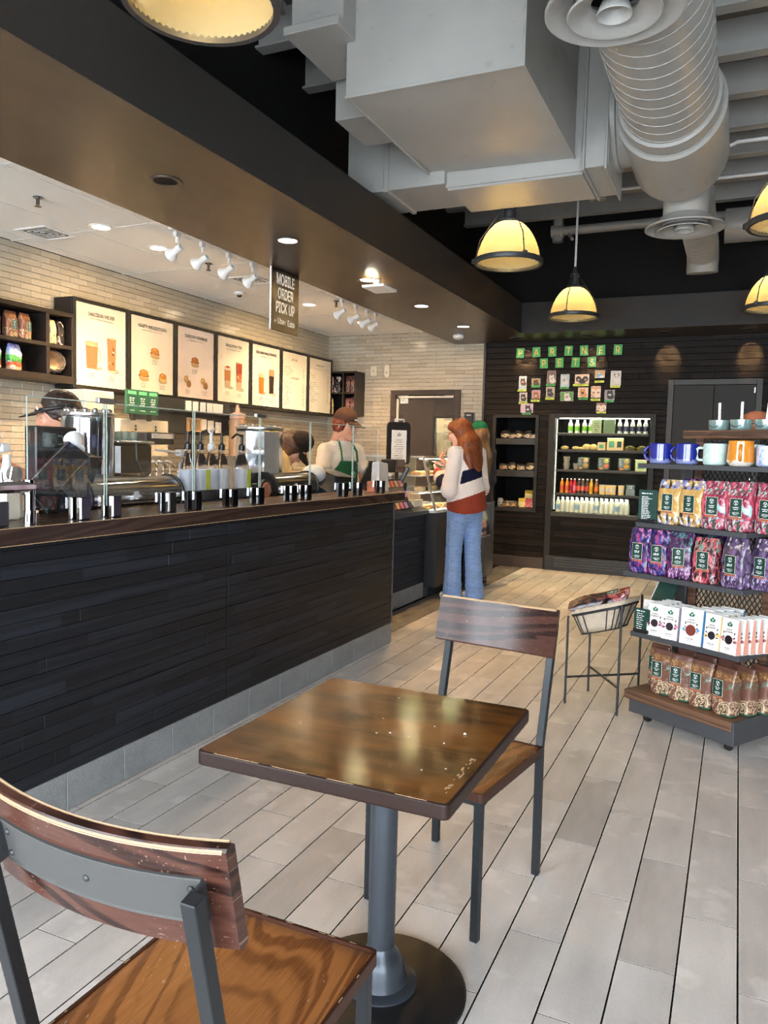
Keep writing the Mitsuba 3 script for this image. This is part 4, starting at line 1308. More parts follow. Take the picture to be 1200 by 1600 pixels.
for k, y0 in enumerate(YP):
    y1 = y0 + .582
    t = thing('menu_board', DESC[k], 'menu board', 'row of menu boards on the tiled wall')
    z0, z1 = 1.929, 2.624
    put('case', box((XL + .012, y0 - .034, z0 - .030), (MX - .012, y1 + .034, z1 + .032), .003), 'frame_black', t)
    put('frame', join(box((MX - .012, y0 - .034, z0 - .030), (MX + .008, y0, z1 + .032), .002), box((MX - .012, y1, z0 - .030), (MX + .008, y1 + .034, z1 + .032), .002), box((MX - .012, y0, z0 - .030), (MX + .008, y1, z0), .002), box((MX - .012, y0, z1), (MX + .008, y1, z1 + .032), .002)), 'frame_black', t)
    put('poster', box((MX - .012, y0, z0), (MX, y1, z1)), 'board_pink' if k in (2, 4) else 'board_paper', t)
    yc = (y0 + y1) / 2
    if k < 5:
        put('heading', words(TITLES[k], .030, fm(yc, 2.527), .0008, True, stretch=min(.78, .42 / (len(TITLES[k]) * .0262))), 'ink', t)
        if k < 3:
            put('heading', words(SUBS[k], .0095, fm(yc, 2.500), .0006, False, stretch=.95 * min(1, .40 / (len(SUBS[k]) * .0075))), 'grey_ink', t)
        else:
            put('heading', xf(lines(.40, 1, .02, .006, k), fm(yc, 2.495)), 'grey_ink', t)
    L, caps = [], []
    if k == 0:
        L = glass_pic(-.115, -.19, .14, .225, [(0, .84, (190, 132, 88)), (.84, 1, (222, 186, 146))], handle=True) + glass_pic(.115, -.20, .105, .295, [(.05, 1, (206, 142, 96))], ice=True)
        caps = [(-.12, -.235), (.12, -.245)]
    elif k == 1:
        L = sandwich(.03, .035, .062, fill=(196, 60, 44)) + sandwich(-.125, -.185, .065) + sandwich(.135, -.19, .055, fill=(226, 176, 70))
        caps = [(.03, -.035), (-.125, -.262), (.135, -.262)]
    elif k == 2:
        L = sandwich(-.02, .02, .06, bun=(190, 112, 60), fill=(120, 70, 40))
        for x in (-.14, .13):
            L += [(ellp(x - .02, -.16, .034, .034), (206, 160, 90)), (ellp(x + .022, -.205, .036, .036), (176, 126, 66)), (ellp(x - .026, -.152, .016, .014), (228, 190, 120))]
        caps = [(-.02, -.06), (-.13, -.27), (.14, -.27)]
    elif k == 3:
        L = glass_pic(-.11, -.19, .115, .225, [(0, .35, (214, 186, 146)), (.35, .85, (196, 128, 66)), (.85, 1, (240, 226, 206))]) + [(ellp(-.11, .035, .035, .012), (196, 70, 40))] + glass_pic(.10, -.20, .11, .30, [(0, .3, (222, 190, 150)), (.3, .6, (200, 110, 60)), (.6, 1, (168, 62, 36))], ice=True, seed=4)
        caps = [(-.11, -.235), (.11, -.245)]
    elif k == 4:
        L = glass_pic(-.10, -.20, .115, .26, [(0, .72, (214, 122, 40)), (.72, .86, (232, 206, 160)), (.86, 1, (244, 236, 224))]) + [(ellp(-.10, .085, .035, .035), (244, 236, 224))] + glass_pic(.11, -.20, .11, .29, [(.06, .76, (46, 26, 18)), (.76, 1, (206, 150, 100))], seed=3)
        caps = [(-.10, -.25), (.12, -.255)]
    if L:
        put('printed_picture', art(L, fm(yc, 2.27), .0007, .55), None, t)
        put('caption', join([xf(lines(.115, 3, .017, .0055, 7 + q), fm(yc + x, 2.27 + z)) for q, (x, z) in enumerate(caps)]), 'grey_ink', t)
    else:
        r = random.Random(k)
        ms = []
        if k == 5:
            put('heading', words('CAPPUCCINO', .024, fm(yc - .02, 2.53), .0008, False, stretch=.7), 'grey_ink', t)
            put('heading', words('TEA & REFRESHERS', .024, fm(yc - .01, 2.305), .0008, False, stretch=.66), 'grey_ink', t)
            rows = [2.44 - .024 * q for q in range(5)] + [2.25 - .0235 * q for q in range(12)]
        else:
            put('heading', words('ESPRESSO & COFFEE', .022, fm(yc - .01, 2.53), .0008, False, stretch=.7), 'grey_ink', t)
            rows = [2.42 - .0225 * q for q in range(17)]
            ms.append(box((0, -.25, 2.492 - 2.27), (.0006, .25, 2.495 - 2.27)))
        for z in rows:
            w = .12 + .14 * r.random()
            ms.append(xf(lines(w, 1, .02, .006, int(z * 1000), False), tr(0, 0, 0)))
            v, f = ms.pop()
            v = v - [v[:, 0].min(), 0, 0]
            ms.append((np.c_[v[:, 2], v[:, 0] - .255, v[:, 1] + z - 2.27], f))
            ms.append(box((0, .195, z - 2.27), (.0006, .23, z - 2.27 + .006)))
        put('caption', mv(join(ms), MX + .0012, yc, 2.27), 'grey_ink', t)

# ------------------------------------------------------------------ wall shelves with bags
t = thing('wall_shelf', 'dark open wall shelf with coffee bags left of the first menu board', 'shelf')
a, b = 3.4, 4.895
SXF = -5.10
put('back', box((XL + .009, a, 1.95), (XL + .02, b, 2.5)), 'black_paint', t)
put('board', box((XL + .009, a, 2.470), (SXF, b, 2.505), .002), 'shelf_dark', t)
put('board', box((XL + .009, a, 1.925), (SXF, b, 1.985), .002), 'shelf_dark', t)
put('board', box((XL + .009, a, 2.205), (SXF + .0, b, 2.235), .002), 'shelf_dark', t)
put('divider', box((XL + .009, 4.615, 1.985), (SXF - .002, 4.650, 2.47), .002), 'shelf_dark', t)
put('divider', box((XL + .009, b - .02, 1.985), (SXF - .002, b, 2.47), .002), 'shelf_dark', t)
E90 = lambda x, y, z, rz=90: tr(x, y, z, rz=rz)
kb = bag_kit('brown', .105, .205, .07, seed=2, label=(.012, .10, .05, .075))
for i, y in enumerate((4.03, 4.17, 4.345, 4.46)):
    place_bag(kb, 'brown coffee bag, upper row of the left wall shelf, %s from the left' % ('first', 'second', 'third', 'fourth')[i], E90(-5.17 - .02 * (i == 2), y, 2.235, 90 + 12 * (i - 2)), 'brown bags on the left wall shelf')
kr = bag_kit('rainbow', .115, .205, .07, seed=3, label=None)
for i, y in enumerate((4.00, 4.17, 4.36)):
    place_bag(kr, 'blue green and orange bag, lower row of the left wall shelf, %s' % ('at the frame edge', 'middle one', 'rightmost')[i], E90(-5.17, y, 1.985, 90 + 8 * (i - 1)), 'rainbow printed bags')
for i, (y, ds, lab) in enumerate(((4.675, 'white', 'white coffee bag in the small shelf cell by the first menu board'), (4.735, 'pale', 'cream coffee bag between a white and a black one on the wall shelf'), (4.815, 'black', 'black and silver coffee bag next to the first menu board'))):
    place_bag(bag_kit(ds, .062, .20, .07, seed=4, label=None), lab, E90(-5.18, y, 2.235))
t = thing('basket', 'round woven basket tipped on its side in the wall shelf', 'basket', M=tr(-5.21, 4.775, 2.10, rx=70, rz=60, s=.85))
put('bowl', lathe([(.05, -.05), (.07, -.045), (.10, -.01), (.112, .03), (.106, .03), (.09, -.005), (.06, -.035), (1e-4, -.04)], 30), 'worn_edge', t, smooth=40)
put('woven_rim', join(*[tube(np.c_[(.102 + .006 * q + .004 * np.sin(np.arange(60) * 1.3)) * np.cos(np.arange(60) * np.pi / 30), (.102 + .006 * q + .004 * np.sin(np.arange(60) * 1.3)) * np.sin(np.arange(60) * np.pi / 30), .034 - .016 * q + .005 * np.cos(np.arange(60) * 1.3)], .006, 5, True) for q in range(3)]), 'charcoal_metal', t)
t = thing('wall_shelf', 'small dark corner shelf with packets right of the last menu board', 'shelf')
put('back', box((-5.30, YB - .02, 1.92), (-4.76, YB - .01, 2.50)), 'black_paint', t)
for z in (1.905, 2.20, 2.485):
    put('board', box((-5.30, 9.46, z), (-4.76, YB - .01, z + .022), .002), 'shelf_dark', t)
for x in (-5.30, -4.965, -4.78):
    put('divider', box((x, 9.462, 1.927), (x + .02, YB - .012, 2.485), .002), 'shelf_dark', t)
for i, (x, z, ds, lab) in enumerate(((-5.19, 2.222, 'pinkstripe', 'pink and dark packet in the upper left of the corner shelf'), (-5.19, 1.927, 'pale', 'cream packet in the lower left of the corner shelf'), (-5.07, 2.222, 'black', 'dark packet in the upper row of the corner shelf behind the divider'))):
    place_bag(bag_kit(ds, .095, .22, .07, seed=6, label=None), lab, tr(x, 9.54, z))
for i, (x, z) in enumerate(((-4.90, 2.222), (-4.83, 2.222), (-4.90, 1.927), (-4.83, 1.927))):
    place_bag(bag_kit('cherry', .066, .225, .07, seed=7, label=None), 'dark red packet in the corner shelf, %s row, %s one' % ('upper' if z > 2 else 'lower', 'left' if x < -4.87 else 'right'), tr(x, 9.53, z), 'dark red packets in the corner shelf')

# small green price sign on its beige unit, dark cabinet with papers, squeeze bottle
t = thing('price_sign', 'small green three panel sign with white text above the beige unit', 'sign', M=tr(-4.80, 5.375, 1.80, rz=90))
put('board', box((-.205, -.01, -.10), (.205, .01, .11), .004), 'sign_green', t)
for i, x in enumerate((-.133, 0, .133)):
    put('header', xf(prism(sbox(x - .052, .068, x + .052, .098), .001), FR @ tr(0, 0, .010)), 'mint', t)
    put('print', xf(join(mv(lines(.08, 4, .020, .011, 11 + i), x, .03, 0), mv(lines(.08, 1, .02, .007, 21 + i), x, -.072, 0)), FR @ tr(0, 0, .0104)), 'white_ink', t)
put('foot', join(cbox(-.1, .01, -.125, .03, .03, .06), cbox(.1, .01, -.125, .03, .03, .06)), 'black_plastic', t)
t = thing('water_boiler', 'beige box unit on the back counter below the green price sign', 'machine')
put('body', box((-5.25, 5.16, 1.33), (-4.86, 5.80, 1.66), .01), 'cream_plastic', t)
put('side_box', box((-5.30, 4.82, 1.60), (-4.90, 5.15, 1.88), .008), 'cream_plastic', t)
put('button', join(*[cbox(-4.857, y, z, .008, .02, .02, .003) for y in (5.36, 5.62) for z in (1.60, 1.57, 1.54)]), 'black_plastic', t)
put('lamp', join(*[cbox(-4.857, y, 1.56, .008, .025, .03, .003) for y in (5.31, 5.57)]), 'gold', t)
put('leg', join(box((-5.2, 5.2, .95), (-5.15, 5.25, 1.34)), box((-4.95, 5.7, .95), (-4.9, 5.75, 1.34)), box((-5.2, 5.7, .95), (-5.15, 5.75, 1.34)), box((-4.95, 5.2, .95), (-4.9, 5.25, 1.34))), 'brushed', t)
t = thing('wall_cabinet', 'black hanging cabinet under the menu boards with white papers on it', 'cabinet')
put('body', box((XL + .01, 5.80, 1.56), (-5.02, 6.98, 1.895), .004), 'black_metal', t)
put('lip', box((-5.06, 5.80, 1.765), (-4.96, 6.98, 1.785), .003), 'black_metal', t)
for i, y in enumerate((6.28, 6.39, 6.51, 6.62, 6.72, 6.80)):
    tag(put('paper_slip', box((-5.018, y - .045, 1.79), (-5.012, y + .045, 1.885), .001), 'white_paper'), 'white paper slip in the upper row on the black cabinet, %s from the left' % ('first', 'second', 'third', 'fourth', 'fifth', 'sixth')[i], 'paper', 'paper slips on the black cabinet')
for i, (y, z) in enumerate(((6.52, 1.66), (6.64, 1.65), (6.77, 1.64))):
    tag(put('paper_slip', box((-5.018, y - .05, z - .06), (-5.012, y + .05, z + .055), .001), 'white_paper'), 'grey white paper slip in the lower row on the black cabinet, %s from the left' % ('first', 'second', 'third')[i], 'paper', 'paper slips on the black cabinet')
tag(put('wooden_rack', join(box((-5.018, 6.25, 1.58), (-5.0, 6.47, 1.60)), box((-5.018, 6.25, 1.70), (-5.0, 6.47, 1.72)), box((-5.018, 6.25, 1.58), (-5.0, 6.27, 1.72)), box((-5.018, 6.45, 1.58), (-5.0, 6.47, 1.72)), *[box((-5.016, 6.28 + .03 * q, 1.6), (-5.005, 6.29 + .03 * q, 1.7)) for q in range(6)]), 'worn_edge'), 'small light wooden rack fixed to the black cabinet', 'rack')
ORD = ['first', 'second', 'third', 'fourth', 'fifth', 'sixth', 'seventh', 'eighth', 'ninth', 'tenth', 'eleventh', 'twelfth', 'thirteenth', 'fourteenth', 'fifteenth', 'sixteenth', 'seventeenth', 'eighteenth']

# ------------------------------------------------------------------ behind the bar: back counter and equipment
t = thing('back_counter', 'long back counter under the tiled wall behind the bar', 'counter')
put('body', box((XL + .012, 2.2, 0), (-4.30, 9.4, .93)), 'black_metal', t)
put('top', box((XL + .012, 2.2, .93), (-4.25, 9.4, .965), .004), 'brushed', t)
t = thing('work_counter', 'steel worktop directly behind the tall bar carrying the coffee machines', 'counter')
put('body', box((-3.25, 1.2, 0), (-2.68, 5.2, .90)), 'black_metal', t)
put('top', box((-3.30, 1.2, .90), (-2.66, 5.2, .94), .003), 'brushed', t)
ZB = 1.129


def panel_glass(k, y0, y1):
    t = thing('glass_screen', 'clear glass sneeze guard panel on the bar, %s from the left' % ('first', 'second', 'third', 'fourth', 'fifth', 'sixth', 'seventh')[k], 'glass panel', 'glass panels along the bar')
    x, z0, z1 = -2.352, ZB + .045, 1.592
    put('pane', (np.array([[x, y0, z0], [x, y1, z0], [x, y1, z1], [x, y0, z1]]), np.array([[0, 1, 2], [0, 2, 3]])), 'glass_pane', t)
    e = .0020
    put('edge', join(box((x - e, y0 - .001, z0), (x + e, y0 + .0025, z1)), box((x - e, y1 - .0025, z0), (x + e, y1 + .001, z1)), box((x - e, y0, z1 - .002), (x + e, y1, z1 + .002))), 'milky', t, label='pale green cut edge')


YG = [2.03, 2.42, 2.985, 3.545, 4.085, 4.655, 5.05]
for k in range(6):
    panel_glass(k, YG[k] + .006, YG[k + 1] - .006)
for i, y in enumerate((1.90, 2.275, 2.445, 2.79, 2.975, 3.27, 3.51, 3.85, 4.02, 4.50, 4.71, 5.08)):
    t = thing('glass_clamp', 'shiny chrome clamp holding the bar glass, %s along the counter from the left' % ('first second third fourth fifth sixth seventh eighth ninth tenth eleventh twelfth'.split()[i]), 'clamp', 'chrome clamps of the bar glass', tr(-2.335, y, ZB))
    put('block', join(box((-.035, -.026, 0), (-.022, .026, .088), .003), box((.006, -.024, 0), (.024, .024, .088), .003)), 'dark_chrome', t)
    put('bright_edge', join(box((.004, -.030, 0), (.022, -.0245, .088), .002), box((-.036, -.032, 0), (-.02, -.0265, .088), .002)), 'chrome', t)
for i, (y, z1) in enumerate(((2.42, 1.60), (3.545, 1.60))):
    t = thing('glass_connector', 'small steel connector on top of the glass joint, %s' % ('above the silver hopper', 'above the syrup bottles')[i], 'clip', None, tr(-2.352, y, z1))
    put('clip', cbox(0, 0, 0, .02, .09, .022, .003), 'brushed', t)
t = thing('glass_post', 'chrome post with a rail at the left end of the bar glass', 'post')
put('post', mv(cyl(.019, ZB, 1.255, 20), -2.335, 2.03), 'chrome', t, smooth=50)
put('rail', join(box((-2.36, 1.5, 1.245), (-2.31, 2.05, 1.285), .012), mv(cyl(.022, 1.24, 1.29, 20), -2.335, 2.03)), 'chrome', t, smooth=30)
put('foot', mv(cyl(.022, ZB, ZB + .05, 20), -2.335, 2.03), 'chrome', t, smooth=50)

# the grinder with its silver hopper, black monitor, angled black panels
t = thing('monitor', 'black square monitor back at the left end of the bar', 'monitor')
put('back', box((-2.87, 2.47, 1.23), (-2.80, 2.706, 1.50), .006), 'black_plastic', t)
put('slot', box((-2.801, 2.575, 1.38), (-2.797, 2.59, 1.42)), 'black_gloss', t)
put('stand', join(box((-2.88, 2.55, .94), (-2.83, 2.63, 1.24), .004), box((-2.95, 2.47, 1.129), (-2.80, 2.70, 1.14), .003)), 'black_plastic', t)
t = thing('paper_cup', 'white paper cup lying tilted beside the black monitor', 'cup', None, tr(-2.70, 2.60, 1.42, ry=60, rz=150))
put('cup', lathe([(1e-4, -.045), (.030, -.045), (.041, .045), (.044, .048), (.041, .05), (.038, .045), (.028, -.04), (1e-4, -.04)], 24), 'white_plastic', t, smooth=30)
t = thing('panel_screen', 'black faceted screen with bright edges leaning behind the left glass', 'screen')
P = {'a': (2.29, 1.245), 'b': (2.52, 1.434), 'c': (2.60, 1.37), 'd': (2.72, 1.366), 'e': (2.68, 1.25), 'f': (2.60, 1.14), 'g': (2.53, 1.132), 'h': (2.375, 1.132), 'i': (2.275, 1.226), 'j': (2.42, 1.243), 'k': (2.50, 1.30), 'l': (2.60, 1.29)}
q = lambda s, x: [(x + dx, *P[c]) for c, dx in s]
def plate(name, s, x):
    pts = np.array(q(s, x))
    m = len(pts)
    v = np.vstack([pts, pts - [.012, 0, 0]])
    f = [[0, k, k + 1] for k in range(1, m - 1)] + [[m, m + k + 1, m + k] for k in range(1, m - 1)] + [x for k in range(m) for x in ([k, m + k, (k + 1) % m], [(k + 1) % m, m + k, m + (k + 1) % m])]
    put(name, fixn((v, np.array(f))), 'black_plastic', t)
plate('panel', [('b', 0), ('c', .04), ('k', .05), ('a', .0)], -2.66)
plate('panel', [('c', .04), ('d', 0), ('e', -.02), ('l', .03), ('k', .05)], -2.66)
plate('panel', [('b', -.02), ('d', -.02), ('c', .035)], -2.665)
plate('panel', [('a', 0), ('k', .05), ('j', .06), ('h', .03)], -2.66)
plate('panel', [('k', .05), ('l', .03), ('f', .02), ('g', .05), ('j', .06)], -2.66)
plate('panel', [('a', 0), ('h', .03), ('i', -.01)], -2.66)
plate('panel', [('j', .06), ('g', .05), ('h', .03)], -2.66)
E3 = lambda c, dx: np.array((-2.659 + dx, *P[c]))
for a, b in ((('b', 0), ('c', .042)), (('c', .042), ('d', .002)), (('c', .042), ('k', .052)), (('a', .002), ('b', .002)), (('k', .052), ('j', .062)), (('a', .002), ('h', .032)), (('j', .062), ('k', .052)), (('g', .052), ('f', .022))):
    put('bright_edge', bar(E3(*a), E3(*b), .004, .004, .001), 'chrome', t)
t = thing('bean_hopper', 'tall polished silver hopper drum catching the window light', 'hopper', None, tr(-3.12, 3.087, -.135, s=1.095))
put('drum', lathe([(.118, 1.24), (.121, 1.25), (.121, 1.545), (.117, 1.555)], 48), 'chrome', t, smooth=50)
put('lid', lathe([(.117, 1.555), (.124, 1.560), (.124, 1.572), (.10, 1.585), (1e-4, 1.592)], 40), 'brushed', t, smooth=30)
put('lid_knobs', join(*[ell(.10 * math.cos(a), .10 * math.sin(a), 1.585, .012, .012, .010, 1) for a in np.arange(14) * 2 * np.pi / 14]), 'chrome', t, smooth=True, kind='stuff')
put('base', lathe([(1e-4, .985), (.10, .985), (.10, 1.13), (.118, 1.16), (.118, 1.24), (1e-4, 1.24)], 32), 'black_plastic', t, smooth=40)
t = thing('bean_bin', 'smoky amber see through bin beside the silver hopper', 'bin', None, tr(0, 0, -.135, s=1.095))
put('shell', box((-3.0, 2.965, 1.265), (-2.80, 3.225, 1.44), .02), 'amber_bin' if 'amber_bin' in scene else mat('amber_bin', (0.055, 0.036, 0.012), 0.12, spec=0.6), t)
put('rim', box((-3.005, 2.96, 1.435), (-2.795, 3.23, 1.448), .004), 'brushed', t)
put('partition', xf(tube([(0, 0, .165), (.006, .0, .08), (.05, 0, .0)], .004, 6), frame((-2.798, 3.09, 1.27), (0, 1, 0), (-1, 0, 0), (0, 0, 1))), 'brushed', t)
put('foot', box((-2.98, 2.98, .985), (-2.82, 3.21, 1.266), .005), 'black_plastic', t)
for i, y in enumerate((3.02, 3.07, 3.125, 3.18)):
    tag(put('glass_cup', mv(lathe([(1e-4, 0), (.02, 0), (.025, .05), (.023, .05), (.018, .004), (1e-4, .004)], 16), -2.90 * 1.095, y * 1.095, 1.451), 'milky', smooth=30), 'small clear cup on the amber bin, %s from the left' % ('first', 'second', 'third', 'fourth')[i], 'cup', 'small cups on the amber bin')


def espresso(y0, y1, lab):
    t = thing('espresso_machine', lab, 'coffee machine')
    R, x, z = .105, -2.86, 1.165
    n = 28
    a = np.linspace(-.55, math.pi + .3, n)
    V = np.vstack([np.c_[x + R * np.cos(a), np.full(n, y), z + R * .95 * np.sin(a)] for y in (y0, y1)])
    put('hood', (V, np.vstack([[[k, k + 1, n + k + 1], [k, n + k + 1, n + k]] for k in range(n - 1)])), 'hood_steel', t, smooth=True)
    for y in (y0 - .02, y1):
        put('end_cap', xf(lathe([(1e-4, 0), (R * .93, 0), (R * 1.07, .004), (R * 1.07, .016), (R * .93, .02), (1e-4, .02)], 36), frame((x, y, z), (1, 0, 0), (0, 0, -1), (0, 1, 0)) @ np.diag([1, .97, 1, 1])), 'black_plastic', t, smooth=30)
    put('trim_line', join(*[box((x + R * math.cos(b) - .004, y0, z + R * .95 * math.sin(b) - .002), (x + R * math.cos(b) + .003, y1, z + R * .95 * math.sin(b) + .002)) for b in (-.28, -.08)]), 'chrome', t)
    ms = []
    for k in range(int((y1 - y0) / .022)):
        for q in range(3):
            ms.append(cbox(x + R * math.cos(-.42 + .13 * q) - .001, y0 + .03 + .02 * k, z + R * .95 * math.sin(-.42 + .13 * q), .006, .008, .005))
    put('perforation', join(ms[:int(len(ms) * .9)]), 'black_gloss', t, kind='stuff')
    put('badge', box((x + R + .001, (y0 + y1) / 2 - .05, z - .005), (x + R + .004, (y0 + y1) / 2 - .02, z + .03), .001), 'white_plastic', t)
    put('body', box((x - .16, y0, .94), (x + .07, y1, 1.13), .006), 'black_metal', t)
    return t


espresso(2.76, 3.40, 'long polished espresso machine hood between the silver hopper and the syrup bottles')
espresso(4.37, 4.90, 'second polished espresso machine hood right of the silver canister')
t = thing('drip_brewer', 'tall beige and steel brewer on the far counter behind the bean bin', 'coffee machine')
put('column', join(box((-4.6, 4.96, 1.0), (-4.45, 5.10, 1.46), .006), box((-4.6, 5.18, .965), (-4.45, 5.28, 1.30), .006)), 'cream_plastic', t)
put('head', box((-4.62, 4.95, 1.44), (-4.38, 5.30, 1.54), .01), 'black_plastic', t)
put('panel', box((-4.379, 5.02, 1.49), (-4.372, 5.28, 1.53)), 'white_plastic', t)
put('base', box((-4.62, 4.94, .965), (-4.36, 5.32, 1.02), .006), 'brushed', t)
put('group', join(*[tube([(-4.40, y, 1.30), (-4.34, y, 1.30), (-4.34, y + .05, 1.26)], .016, 10) for y in (4.99, 5.09, 5.19)] + [tube([(-4.36, 4.96, 1.22), (-4.36, 5.3, 1.22)], .010, 8)]), 'brushed', t, smooth=50)
put('pipe', join(*[mv(cyl(.012, 1.02, 1.30, 12), -4.36, y) for y in (4.98, 5.06, 5.14, 5.22)]), 'brushed', t, smooth=50)
t = thing('small_bottle', 'small red capped bottle beside the beige brewer', 'bottle', None, tr(-4.35, 5.42, .965))
put('bottle', lathe([(1e-4, 0), (.03, 0), (.032, .18), (.015, .24), (.015, .27)], 16), 'cream_plastic', t, smooth=40)
put('cap', lathe([(.02, .27), (.02, .33), (1e-4, .335)], 14), mat('red_plastic', (0.45, 0.02, 0.03), 0.35), t, smooth=30)
t = thing('cloth_paddle', 'white handled arm with a square pad beside the bean bin', 'tool', None, tr(0, 0, -.135, s=1.095))
put('arm', tube([(-2.80, 3.24, 1.405), (-2.80, 3.45, 1.39)], .006, 8), 'white_plastic', t)
put('pad', box((-2.83, 3.43, 1.372), (-2.79, 3.49, 1.408), .003), 'white_plastic', t)

# syrup bottles in their rack
t = thing('syrup_rack', 'black rack holding the clear syrup bottles with pumps', 'rack')
put('tray', box((-2.90, 3.425, 1.075), (-2.72, 4.11, 1.125), .004), 'black_plastic', t)
put('front', box((-2.725, 3.425, 1.10), (-2.715, 4.11, 1.185), .002), 'black_plastic', t)
put('support', box((-2.90, 3.45, .94), (-2.75, 4.09, 1.076)), 'black_metal', t)
liquid = mat('pale_syrup', (0.60, 0.66, 0.74), 0.10, spec=0.7, clearcoat=1.0, clearcoat_gloss=0.95)
bprof = [(.040, 0), (.044, .006), (.045, .175), (.042, .20), (.026, .245), (.017, .262), (.016, .285)]
bshare = share(lathe([(1e-4, 0)] + bprof + [(1e-4, .286)], 28), 'clear_solid', smooth=40)
wshare = share(lathe([(.0458, .02), (.0458, .172)], 28), 'milky_blue', smooth=40)  # pale blue wrap paints the bright window reflection onto the bottles
cshare = share(lathe([(.0165, .283), (.019, .285), (.019, .315), (.008, .325), (.008, .38), (1e-4, .382)], 14), 'black_plastic', smooth=35)
cwhite = share(lathe([(.0165, .283), (.021, .285), (.021, .315), (.010, .325), (.010, .40), (1e-4, .402)], 14), 'white_plastic', smooth=35)
lab1 = share(mv(prism(rbox(-.022, .05, .022, .17, .003), .001), 0, 0, 0), 'lime')
for i, (y, white, lb) in enumerate(((3.49, 0, 0), (3.60, 0, 1), (3.70, 1, 0), (3.80, 0, 0), (3.895, 0, 0), (4.005, 0, 1))):
    if i == 4: continue
    t = thing('syrup_bottle', 'clear syrup bottle, %s pump, %s from the left in the rack%s' % ('white' if white else 'black', ('first', 'second', 'third', 'fourth', '', 'last')[i], ', yellow label' if lb else ''), 'bottle', 'syrup bottles with pumps', tr(-2.79, y, 1.127, rz=rng.random() * 10))
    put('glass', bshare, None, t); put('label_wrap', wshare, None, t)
    put('pump', cwhite if white else cshare, None, t)
    h = .395 if white else .372
    put('spout', tube([(0, 0, h), (.03, -.0, h + .012), (.05, -.09 if white else -.02, h - (.012 if white else -.02))] if not i == 5 else [(0, 0, h), (.0, -.06, h + .01), (0, -.11, h - .015)], .0065, 8), 'white_plastic' if white else 'black_plastic', t, smooth=60)
    if lb:
        put('label', lab1, None, t, M=frame((.0472, .01, 0), (0, 1, 0), (0, 0, 1), (1, 0, 0)))
t = thing('pump_jug', 'small white pump jug left of the syrup bottles', 'jug', None, tr(-2.95, 3.62, 1.10))
put('jug', lathe([(1e-4, 0), (.035, 0), (.036, .07), (.016, .10), (.014, .15)], 16), 'white_plastic', t, smooth=40)
put('pump', join(lathe([(.018, .15), (.018, .18), (.008, .19), (.008, .23), (1e-4, .232)], 12), tube([(0, 0, .225), (.05, -.03, .222), (.055, -.032, .205)], .009, 8)), 'white_plastic', t, smooth=40)
t = thing('canister', 'tall faceted silver canister right of the syrup bottles', 'canister', None, tr(-3.02, 4.545, -.074, s=1.052))
put('drum', lathe([(.150, 1.26), (.153, 1.27), (.153, 1.535), (.150, 1.545)], 8), 'chrome', t)
put('lid', lathe([(.150, 1.545), (.157, 1.55), (.157, 1.562), (.12, 1.575), (1e-4, 1.58)], 24), 'brushed', t, smooth=30)
put('lid_knobs', join(*[ell(.12 * math.cos(a), .12 * math.sin(a), 1.575, .011, .011, .009, 1) for a in np.arange(14) * 2 * np.pi / 14]), 'chrome', t, smooth=True, kind='stuff')
put('base', lathe([(1e-4, .965), (.11, .965), (.11, 1.2), (.15, 1.24), (.15, 1.26), (1e-4, 1.26)], 28), 'black_plastic', t, smooth=40)
t = thing('grinder_knob', 'brown round knob under the silver canister', 'knob', None, frame((-2.70, 4.14, 1.165), (0, 1, 0), (0, 0, 1), (1, 0, 0)))
put('knob', lathe([(.055, -.03), (.055, .0), (.045, .012), (1e-4, .014)], 28), 'copper', t, smooth=30)
put('ring', lathe([(.055, -.03), (.066, -.03), (.066, .004), (.056, .006)], 28), 'black_plastic', t, smooth=30)
put('mount', box((-.06, -.22, -.09), (.06, .04, -.03), .004), 'black_plastic', t)
t = thing('navy_machine', 'dark navy angular machine casing right of the second espresso machine', 'machine')
put('casing', hull([(-2.95, 4.96, .94), (-2.62, 4.96, .94), (-2.62, 5.28, .94), (-2.95, 5.28, .94), (-2.66, 4.98, 1.10), (-2.95, 4.98, 1.24), (-2.72, 5.10, 1.24), (-2.66, 5.28, 1.13), (-2.95, 5.25, 1.245), (-2.95, 5.05, 1.26)]), mat('navy_gloss', (0.010, 0.018, 0.032), 0.14, spec=0.6), t)
put('dome', ell(-2.86, 5.03, 1.245, .09, .09, .075, 3), 'white_plastic', t, smooth=True)
put('visor', hull([(-2.72, 5.12, 1.235), (-2.92, 5.12, 1.30), (-2.92, 5.40, 1.285), (-2.70, 5.40, 1.22), (-2.72, 5.12, 1.20), (-2.92, 5.40, 1.2), (-2.70, 5.40, 1.18)]), mat('olive_gloss', (0.03, 0.028, 0.016), 0.14, spec=0.6), t)
# bits at the far left end
t = thing('spray_bottle', 'white spray bottle at the far left behind the glass', 'bottle', None, tr(-2.92, 2.42, 1.13))
put('bottle', lathe([(1e-4, 0), (.04, 0), (.042, .12), (.02, .19), (.014, .24)], 20), 'white_plastic', t, smooth=40)
put('trigger', join(cbox(0, -.01, .27, .025, .05, .04, .008), cbox(0, -.05, .28, .02, .04, .02, .006), tube([(0, -.03, .26), (0, -.05, .22)], .006, 6)), 'white_plastic', t)
put('label', cbox(.040, 0, .11, .008, .05, .07, .002), 'copper', t)
t = thing('terracotta_box', 'terracotta red box on the work counter below the monitor', 'box')
put('body', box((-3.0, 2.15, 1.10), (-2.84, 2.44, 1.26), .008), mat('terracotta', (0.16, 0.04, 0.026), 0.5), t)
put('base', box((-3.05, 2.12, .94), (-2.82, 2.46, 1.10), .008), 'black_plastic', t)
t = thing('milk_jug', 'pale conical jug with a round dial at the far left edge', 'jug', None, tr(-2.62, 2.19, 1.129))
